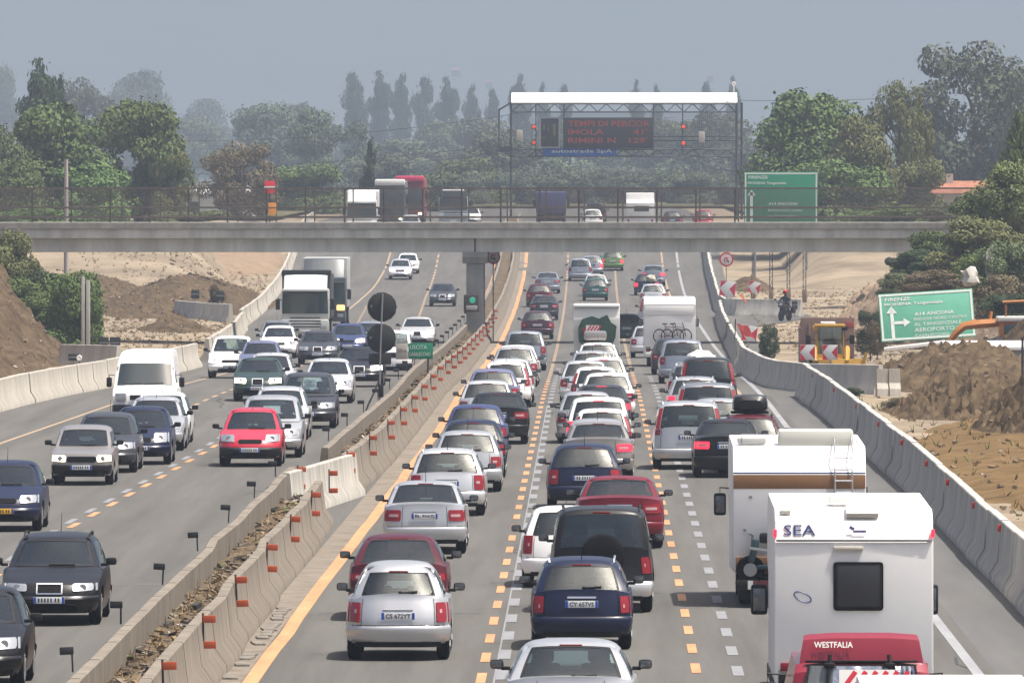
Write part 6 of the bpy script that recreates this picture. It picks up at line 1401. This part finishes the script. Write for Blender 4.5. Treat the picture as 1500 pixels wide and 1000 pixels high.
def house(px0, px1, py_ridge, py_eave, py_base, D, label, roofm=ROOF, wallm=PLAST):
    k = D/F; x0, x1 = (px0-VX)*k, (px1-VX)*k; Z = lambda py: H0+(VY-py)*k; t = thing('house', label, 'house', ((x0+x1)/2, D, min(Z(py_base), zr(D)))); z0 = t.location.z; w = (x1-x0)/2
    mb = MB(); mb.box((0, 4, (Z(py_eave)-z0)/2), (2*w-.6, 7.4, Z(py_eave)-z0)); mb.build('wall', wallm, t, smooth=False)
    mb = MB(); e, r = Z(py_eave)-z0, Z(py_ridge)-z0; mb.v += [(-w, 0, e), (w, 0, e), (w, 8, e), (-w, 8, e), (-w+.6, 4, r), (w-.6, 4, r)]
    for f in ((0, 1, 5, 4), (2, 3, 4, 5), (3, 0, 4), (1, 2, 5), (3, 2, 1, 0)): mb.f.append(f); mb.m.append(0)
    rf = mb.build('roof', roofm, t, smooth=False); mb = MB(); mb.box((w*.2, 3.5, r), (.6, .6, 1.2)); mb.build('chimney', wallm, rf, smooth=False)
    n = max(2, int(w/1.6))
    for i in range(n): x = -w+w*2*(i+.5)/n; mb = MB(); mb.box((x, .28, e-1.3), (.9, .08, 1.2)); mb.build('window', DG, t, smooth=False)
house(1300, 1455, 265, 283, 330, 880, 'long low house with a terracotta roof among the trees at the right')
house(1205, 1312, 276, 291, 330, 870, 'small terracotta roofed house behind the green motorway sign')
house(255, 375, 276, 284, 330, 905, 'pale low building behind the brownish tree at the left', CREAM, CREAM)
for (px, py, w_, lb) in ((668, 104, 22, 'left'), (716, 122, 16, 'middle'), (1040, 112, 14, 'right')):
    k = 7600/F; c = atD(px, py, 7600); t = thing('house', 'pale distant hillside house, '+{'left': 'above the gap between the poplars', 'middle': 'the small one left of the gantry', 'right': 'the small one over the gantry roof'}[lb], 'house', (c.x, 7600, c.z-4)); mb = MB(); mb.box((0, 0, 2), (w_*k*.6, 8, 5)); mb.build('wall', BARK, t, smooth=False); mb = MB(); mb.prism([(-4.5, 4.5), (0, 6), (4.5, 4.5)], -w_*k*.3-.3, w_*k*.3+.3); mb.build('roof', ROOF, t, smooth=False)
# ------------------------------------------------------------------ trees
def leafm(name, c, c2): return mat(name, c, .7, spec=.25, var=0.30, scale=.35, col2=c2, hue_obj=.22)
LEAF = dict(green=leafm('leaves_green', (.055, .098, .022), (.125, .185, .046)), dark=leafm('leaves_dark', (.022, .045, .018), (.055, .090, .034)), olive=leafm('leaves_olive', (.066, .092, .034), (.135, .165, .070)), brown=leafm('leaves_brown', (.105, .085, .042), (.19, .155, .080)), dusty=leafm('leaves_dusty_haze', (.060, .085, .045), (.130, .155, .090)), yellow=leafm('leaves_yellow', (.085, .110, .030), (.19, .20, .070)))  # dusty: dust tone of near trees, also haze painted into far green leaves
def crown(seed, shape, n, leaf):
    """unit crown: height 0..1, half-width about .5; leaf clumps gathered on many small boughs"""
    rg = random.Random(seed); boughs = []
    if shape == 'round':
        for i in range(60):
            a = rg.random()*6.283; z = .10+.80*rg.random(); rmax = .47*math.sin(math.pi*min(1, (z*.92+.10)))**.55; r = rmax*(.30+.70*rg.random()**.6); boughs.append((r*math.cos(a), r*math.sin(a), z, .095+.085*rg.random()))
        for i in range(5): a = rg.random()*6.283; boughs.append((.16*math.cos(a), .16*math.sin(a), .90+.07*rg.random(), .06))
    elif shape == 'open':
        for i in range(54):
            a = rg.random()*6.283; z = .14+.80*rg.random(); rmax = .5*math.sin(math.pi*min(1, (z*.80+.12)))**.6; r = rmax*(.35+.65*rg.random()**.5); boughs.append((r*math.cos(a), r*math.sin(a), z, .085+.07*rg.random()))
    elif shape == 'tall':
        for i in range(34):
            z = .06+.92*(i+rg.random())/34; rmax = .42*min(1, (1.03-z)*2.4)**.7*min(1, z*4+.4); a = rg.random()*6.283; q = rmax*.75*rg.random(); boughs.append((q*math.cos(a), q*math.sin(a), z, .24*rg.uniform(.7, 1.1)*min(1, (1.04-z)*3+.2)))
    elif shape == 'cone':
        for i in range(36):
            z = .05+.92*(i+rg.random())/36; rmax = .46*(1.02-z)**.75; a = rg.random()*6.283; boughs.append((rmax*rg.uniform(.4, 1)*math.cos(a), rmax*rg.uniform(.4, 1)*math.sin(a), z, .17*(1.15-z)))
    else:  # bush
        for i in range(34):
            a = rg.random()*6.283; z = .05+.75*rg.random()**1.2; r = .5*rg.random()**.5*math.sqrt(max(.05, 1-z*z)); boughs.append((r*math.cos(a), r*math.sin(a), z, .12+.09*rg.random()))
    wts = [b[3]**2.2 for b in boughs]; mb = MB()
    for b in rg.choices(boughs, wts, k=n):
        while True:
            p = Vector((rg.uniform(-1, 1), rg.uniform(-1, 1), rg.uniform(-1, 1)))
            if p.length < 1: break
        p = p.normalized()*p.length**.45 if p.length else p
        asp = 2.2 if shape == 'tall' else 1.0
        c = Vector(b[:3])+Vector((p.x*b[3]*1.2, p.y*b[3]*1.2, p.z*b[3]*(.8 if asp == 1 else .35)))
        if rg.random() < .07: c += Vector((p.x, p.y, abs(p.z)))*b[3]*rg.random()*.6
        if c.z > 1.04: continue
        nrm = (p*.8+Vector((rg.uniform(-1, 1), rg.uniform(-1, 1), rg.uniform(-.4, 1.2)))*.75).normalized(); u = nrm.orthogonal().normalized(); a = rg.random()*6.283; u2 = u*math.cos(a)+nrm.cross(u)*math.sin(a); v2 = nrm.cross(u2); s = leaf*rg.uniform(.55, 1.35)
        q = len(mb.v); zs = 1.0
        for du, dv in ((-1, -.15), (-.2, -.62), (1, .1), (.15, .6)): w_ = c+u2*s*du+v2*s*dv; mb.v.append(tuple(w_))
        mb.f.append((q, q+1, q+2, q+3)); mb.m.append(0)
    return mb, boughs
CROWNS = {}
def get_crown(shape, k):
    key = (shape, k)
    if key not in CROWNS:
        n, lf = {'round': (19000, .0205), 'open': (17000, .0175), 'tall': (9000, .026), 'cone': (7000, .030), 'bush': (16000, .0225)}[shape]; mb, bo = crown(hash(shape) % 97 if False else sum(map(ord, shape))+k*7, shape, n, lf)
        tr = MB(); top = {'round': .62, 'open': .70, 'tall': .9, 'cone': .9, 'bush': .4}[shape]; tr.tube([(0, 0, -.06), (.006, 0, .1), (-.008, .005, top*.6), (0, 0, top)], [.034, .026, .018, .004], 8); rg = random.Random(k)
        for b in rg.sample(bo, 11): z0 = max(.08, min(top*.9, b[2]-.18-.1*rg.random())); tr.tube([(0, 0, z0), (b[0]*.5, b[1]*.5, (z0+b[2])/2), b[:3]], [.013, .009, .003], 5)
        CROWNS[key] = (mb.mesh('crown', BARK, smooth=False, fix=False), tr.mesh('trunk', BARK))
    return CROWNS[key]
rgt = random.Random(3)
def tree(px, ytop, wpx, D, shape, leaf, label, name='tree', base=None, cat='tree', group=None, k=0, depth=1.0):
    if D > 1250 and leaf == 'green': leaf = 'dusty'  # distance haze put into the leaf colour: far green crowns turn greyer
    X = (px-VX)*D/F; zg = (3.1 if 600 < D < 800 else zr(D)-.1) if base is None else H0+(VY-base)*D/F; h = H0+(VY-ytop)*D/F-zg; w = wpx*D/F
    cm, tm = get_crown(shape, k); t = thing(name, label, cat, (X, D, zg), rgt.random()*6.28, group)
    cr = link('crown', cm, t); cr.scale = (w, w*depth, h); cr.material_slots[0].link = 'OBJECT'; cr.material_slots[0].material = LEAF[leaf]
    tr = link('trunk', tm, t); tr.scale = (min(w, h), min(w, h), h); return t
for a in (
 (58, 88, 82, 905, 'tall', 'dark', 'dark upright tree rising above the left trees', 1), (84, 112, 46, 915, 'round', 'dark', 'small dark tree leaning on the dark upright tree at the left', 2),
 (76, 152, 165, 745, 'round', 'green', 'broad bright green tree left of the big round one beyond the bridge', 0), (205, 146, 140, 750, 'round', 'green', 'big round green tree beyond the left bridge span', 1), (-5, 185, 110, 740, 'round', 'olive', 'grey green tree at the left edge beyond the bridge', 2), (20, 232, 110, 738, 'round', 'green', 'low green tree behind the left end of the bridge railing', 3), (130, 228, 130, 742, 'bush', 'green', 'wide low tree behind the pale utility pole', 0), (250, 215, 60, 748, 'open', 'yellow', 'thin yellowish tree right of the big round green tree', 1),
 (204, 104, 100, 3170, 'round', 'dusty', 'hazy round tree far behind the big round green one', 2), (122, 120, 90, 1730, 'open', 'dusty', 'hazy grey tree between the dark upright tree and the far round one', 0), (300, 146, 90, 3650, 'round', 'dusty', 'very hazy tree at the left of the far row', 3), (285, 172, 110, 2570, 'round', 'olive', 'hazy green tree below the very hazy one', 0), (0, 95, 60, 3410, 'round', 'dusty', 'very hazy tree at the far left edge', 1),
 (390, 152, 110, 1850, 'round', 'green', 'round bluish tree left of the poplar row', 1), (440, 152, 90, 2210, 'round', 'dusty', 'hazy tree right of the round bluish one', 2), (482, 162, 115, 1490, 'open', 'green', 'leafy tree with a dark trunk at the foot of the poplars', 2), (352, 212, 112, 870, 'open', 'brown', 'brownish dry tree beyond the left bridge span', 0), (440, 225, 120, 1000, 'bush', 'green', 'low green tree right of the brownish one', 1), (543, 199, 40, 905, 'cone', 'dark', 'small dark cone-shaped tree behind the white lorry', 0),
 (600, 205, 130, 1730, 'round', 'green', 'broad hazy tree right of the small dark cone-shaped one', 3), (560, 218, 90, 1370, 'bush', 'green', 'low bushy tree at the foot of the broad hazy one', 2), (655, 178, 110, 2210, 'round', 'olive', 'hazy tree under the right end of the poplar row', 0), (705, 172, 100, 1970, 'round', 'green', 'hazy green tree left of the gantry', 1), (738, 190, 120, 1370, 'round', 'green', 'darker green tree behind the left gantry leg', 2), (680, 225, 110, 1250, 'bush', 'green', 'low tree behind the pale blue lorry', 3), (640, 240, 80, 1050, 'bush', 'olive', 'low olive tree behind the bridge at the middle', 1),
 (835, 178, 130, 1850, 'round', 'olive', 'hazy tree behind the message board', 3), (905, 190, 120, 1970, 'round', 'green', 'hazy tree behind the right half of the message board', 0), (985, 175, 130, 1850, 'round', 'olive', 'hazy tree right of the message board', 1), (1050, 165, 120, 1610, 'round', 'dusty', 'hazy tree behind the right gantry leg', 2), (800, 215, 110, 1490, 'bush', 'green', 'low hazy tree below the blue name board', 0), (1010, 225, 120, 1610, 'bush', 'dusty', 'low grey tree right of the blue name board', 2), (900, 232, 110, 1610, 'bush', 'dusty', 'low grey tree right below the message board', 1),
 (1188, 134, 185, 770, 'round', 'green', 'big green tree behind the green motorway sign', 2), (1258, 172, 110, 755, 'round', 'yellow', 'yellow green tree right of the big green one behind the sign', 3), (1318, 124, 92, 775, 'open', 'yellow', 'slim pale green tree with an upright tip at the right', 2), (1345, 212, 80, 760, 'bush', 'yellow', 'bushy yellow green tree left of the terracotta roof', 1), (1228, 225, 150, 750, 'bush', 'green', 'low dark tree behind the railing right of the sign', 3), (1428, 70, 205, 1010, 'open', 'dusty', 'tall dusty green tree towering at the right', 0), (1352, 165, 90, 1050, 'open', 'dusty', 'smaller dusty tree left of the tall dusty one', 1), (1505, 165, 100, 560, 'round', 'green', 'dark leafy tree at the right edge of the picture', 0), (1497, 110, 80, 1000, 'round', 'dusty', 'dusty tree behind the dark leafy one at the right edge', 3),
): tree(a[0], a[1], a[2], a[3], a[4], a[5], a[6], k=a[7])
for i, (px, yt, w_, lb) in enumerate(((518, 103, 36, 'leftmost tall poplar of the hazy row'), (556, 105, 34, 'second poplar from the left of the hazy row'), (588, 108, 30, 'third poplar from the left of the hazy row'), (621, 110, 32, 'fourth poplar from the left of the hazy row'), (654, 114, 34, 'fifth poplar from the left of the hazy row'), (692, 124, 24, 'sixth small poplar from the left of the hazy row'), (722, 127, 22, 'small poplar just left of the gantry roof'), (762, 110, 30, 'poplar rising above the left end of the gantry roof'), (796, 121, 18, 'small poplar tip above the gantry roof near its left end'), (827, 121, 20, 'broad poplar tip above the gantry roof'), (932, 118, 20, 'poplar tip above the middle of the gantry roof'), (962, 124, 18, 'lower poplar tip right of the middle of the gantry roof'), (1036, 117, 24, 'poplar tip above the right part of the gantry roof'), (1074, 113, 24, 'poplar at the right end of the gantry roof'))):
    tree(px, yt, w_*1.35, 2700+(i*37) % 120, 'tall', 'dark', lb, 'poplar_tree', group='hazy poplar row', k=i % 3)
# bushes and bank vegetation
for a in (
 (92, 372, 112, 478, 'bush', 'green', 'big green bush hanging below the left end of the bridge', 519, 1), (112, 392, 80, 470, 'bush', 'green', 'lower part bush against the grey concrete post', 524, 3), (18, 338, 80, 486, 'round', 'yellow', 'bright green shrub at the left edge beside the bridge end', 445, 0), (-10, 352, 80, 480, 'bush', 'yellow', 'yellow green shrub cut by the left edge below the bridge', 470, 2), (52, 380, 90, 480, 'bush', 'dark', 'dark shrub between the bright shrub and the big green bush', 470, 1), (205, 372, 32, 800, 'bush', 'dark', 'small round dark shrub on the far sand at the left', 388, 0),
 (1448, 258, 110, 500, 'bush', 'green', 'green shrub at the right end of the bridge railing', 340, 1), (1490, 235, 110, 496, 'round', 'yellow', 'leafy yellow green shrub at the right edge above the bank', 345, 2), (1380, 332, 110, 496, 'bush', 'green', 'dark green shrub below the right end of the bridge', 402, 2), (1345, 362, 80, 490, 'bush', 'dark', 'dark shrub left of the others on the right bank', 402, 0), (1440, 310, 120, 485, 'bush', 'yellow', 'yellow green shrub on the right bank beside the pale boulder', 392, 3), (1490, 330, 100, 470, 'bush', 'olive', 'olive shrub on the bank at the right edge', 440, 1), (1480, 395, 90, 455, 'bush', 'brown', 'dry brown shrub right of the tilted sign', 470, 2), (1370, 392, 90, 470, 'bush', 'brown', 'dry brown shrub above the tilted sign', 425, 0), (1275, 450, 40, 448, 'open', 'dark', 'small dark weed clump left of the tilted sign', 520, 1), (1285, 470, 30, 440, 'open', 'brown', 'dry weed clump at the lower left corner of the tilted sign', 520, 2),
 (1400, 352, 100, 488, 'bush', 'dark', 'dark dense shrub on the right bank straight above the tilted sign', 420, 3), (1462, 352, 110, 478, 'bush', 'green', 'broad green shrub covering the right bank right of the pale boulder', 430, 0), (1478, 420, 90, 446, 'bush', 'dark', 'dark shrub above the arm of the orange excavator', 470, 1), (1318, 396, 60, 482, 'bush', 'olive', 'low olive scrub at the top left of the tilted sign', 432, 2), (30, 402, 90, 474, 'bush', 'green', 'dense green scrub over the rubble of the left bank', 470, 0),
 (1127, 476, 30, 452, 'open', 'dark', 'dark weed clump behind the leaning chevron board', 525, 0), (1425, 560, 40, 340, 'bush', 'green', 'low green weeds on the soil by the white concrete blocks', 582, 1), (1330, 578, 80, 325, 'bush', 'brown', 'dry grey weeds left of the soil heap', 600, 3), (1358, 577, 24, 345, 'bush', 'yellow', 'small patch of green weeds between the concrete blocks and the heap', 586, 0), (1250, 566, 30, 350, 'bush', 'dark', 'dark weeds below the curving barrier', 580, 2), (60, 300, 150, 600, 'bush', 'green', 'dark hedge behind the left part of the bridge railing', 345, 0), (280, 300, 120, 640, 'bush', 'olive', 'sparse shrub behind the bridge railing left of the works sign', 345, 1), (318, 412, 26, 610, 'bush', 'brown', 'dry weeds on the mound by the two small black boards', 462, 2), (258, 440, 22, 612, 'bush', 'brown', 'dry yellow weeds at the end of the grey barrier on the track', 472, 3), (1300, 296, 120, 640, 'bush', 'green', 'shrubs behind the railing below the terracotta roof', 345, 2), (1400, 296, 120, 640, 'bush', 'olive', 'olive shrubs behind the railing at the far right', 345, 0),
): tree(a[0], a[1], a[2], a[3], a[4], a[5], a[6], name='shrub', base=a[7]+4, cat='shrub', k=a[8])
# far-off wood along the foot of the hills
mb = MB(); rg = random.Random(11)
for i in range(420):
    x = rg.uniform(-520, 520); y = rg.uniform(3600, 5200); h = rg.uniform(9, 17); w_ = rg.uniform(4, 8)
    for q in range(60):
        p = Vector((rg.gauss(0, .5), rg.gauss(0, .5), rg.random()**.8)); s = rg.uniform(.9, 2.0); c = Vector((x+p.x*w_, y+p.y*w_, 3.2+p.z*h*(1-.25*abs(p.x)))); n_ = Vector((rg.uniform(-1, 1), rg.uniform(-1, .4), rg.uniform(-.3, 1))).normalized(); u = n_.orthogonal().normalized(); v = n_.cross(u); b = len(mb.v)
        mb.v += [tuple(c+u*s), tuple(c+v*s), tuple(c-u*s), tuple(c-v*s)]; mb.f.append((b, b+1, b+2, b+3)); mb.m.append(0)
tag(mb.build('woods', LEAF['green'], smooth=False, fix=False), kind='stuff')
for px in range(690, 1100, 26): tree(px+rgt.uniform(-8, 8), 246+rgt.uniform(-4, 6), rgt.uniform(50, 80), 1180+rgt.uniform(0, 160), 'bush', 'dusty', 'grey green scrub of the far belt below the message board', name='shrub', cat='shrub', group='far scrub belt below the message board', k=rgt.randrange(4))
# weeds and stones on the banks
mb = MB(); GR = [mat('straw_blades', (.17, .115, .055), .9), mat('weed_blades', (.09, .12, .035), .8), mat('clods', (.17, .125, .085), .95), mat('pale_stones', (.33, .29, .24), .9)]
bpy.context.view_layer.update(); dgr = bpy.context.evaluated_depsgraph_get()
from mathutils.bvhtree import BVHTree
tv, tf = [], []
for o in sc.objects:
    if o.type == 'MESH' and o.name.split('.')[0] in ('ground', 'left_embankment', 'right_embankment', 'brown_mound', 'gravel_mound', 'dry_grass_mound', 'soil_heap', 'sand_heap', 'dark_soil_heap'):
        b = len(tv); tv += [tuple(v.co) for v in o.data.vertices]; tf += [tuple(b+i for i in p.vertices) for p in o.data.polygons]
bv = BVHTree.FromPolygons(tv, tf)
for k in range(11000):
    if k % 2: y = rg.uniform(150, 420) if k % 4 == 1 else rg.uniform(380, 700); x = rg.uniform(7.9+(1.0 if y > 345 else 0)+.4, 24)
    else: y = rg.uniform(330, 560) if k % 4 else rg.uniform(540, 740); x = rg.uniform(-36, edge_l(y)-.7)
    if 350 < y < 366 and x < 10.6: continue
    h = bv.ray_cast(Vector((x, y, 60)), Vector((0, 0, -1)))
    if not h[0]: continue
    z = h[0].z; mi = rg.choices(range(4), (30, 6, 50, 14))[0]
    if mi < 2:
        for q in range(3): mb.tube([(x, y, z-.03), (x+rg.uniform(-.15, .15), y+rg.uniform(-.2, .2), z+rg.uniform(.06, .22))], [.022, .005], 3, mi, cap=False)
    else: s = rg.uniform(.03, .11)*(1.6 if x < 0 and rg.random() < .2 else 1)*(1 if mi == 2 else .7); mb.box((x, y, z), (s*rg.uniform(1, 2), s*rg.uniform(1, 2), s), mi, rg.random()*3, rg.uniform(-.4, .4), rg.uniform(-.4, .4))
tag(mb.build('weeds', GR, smooth=False), kind='stuff')
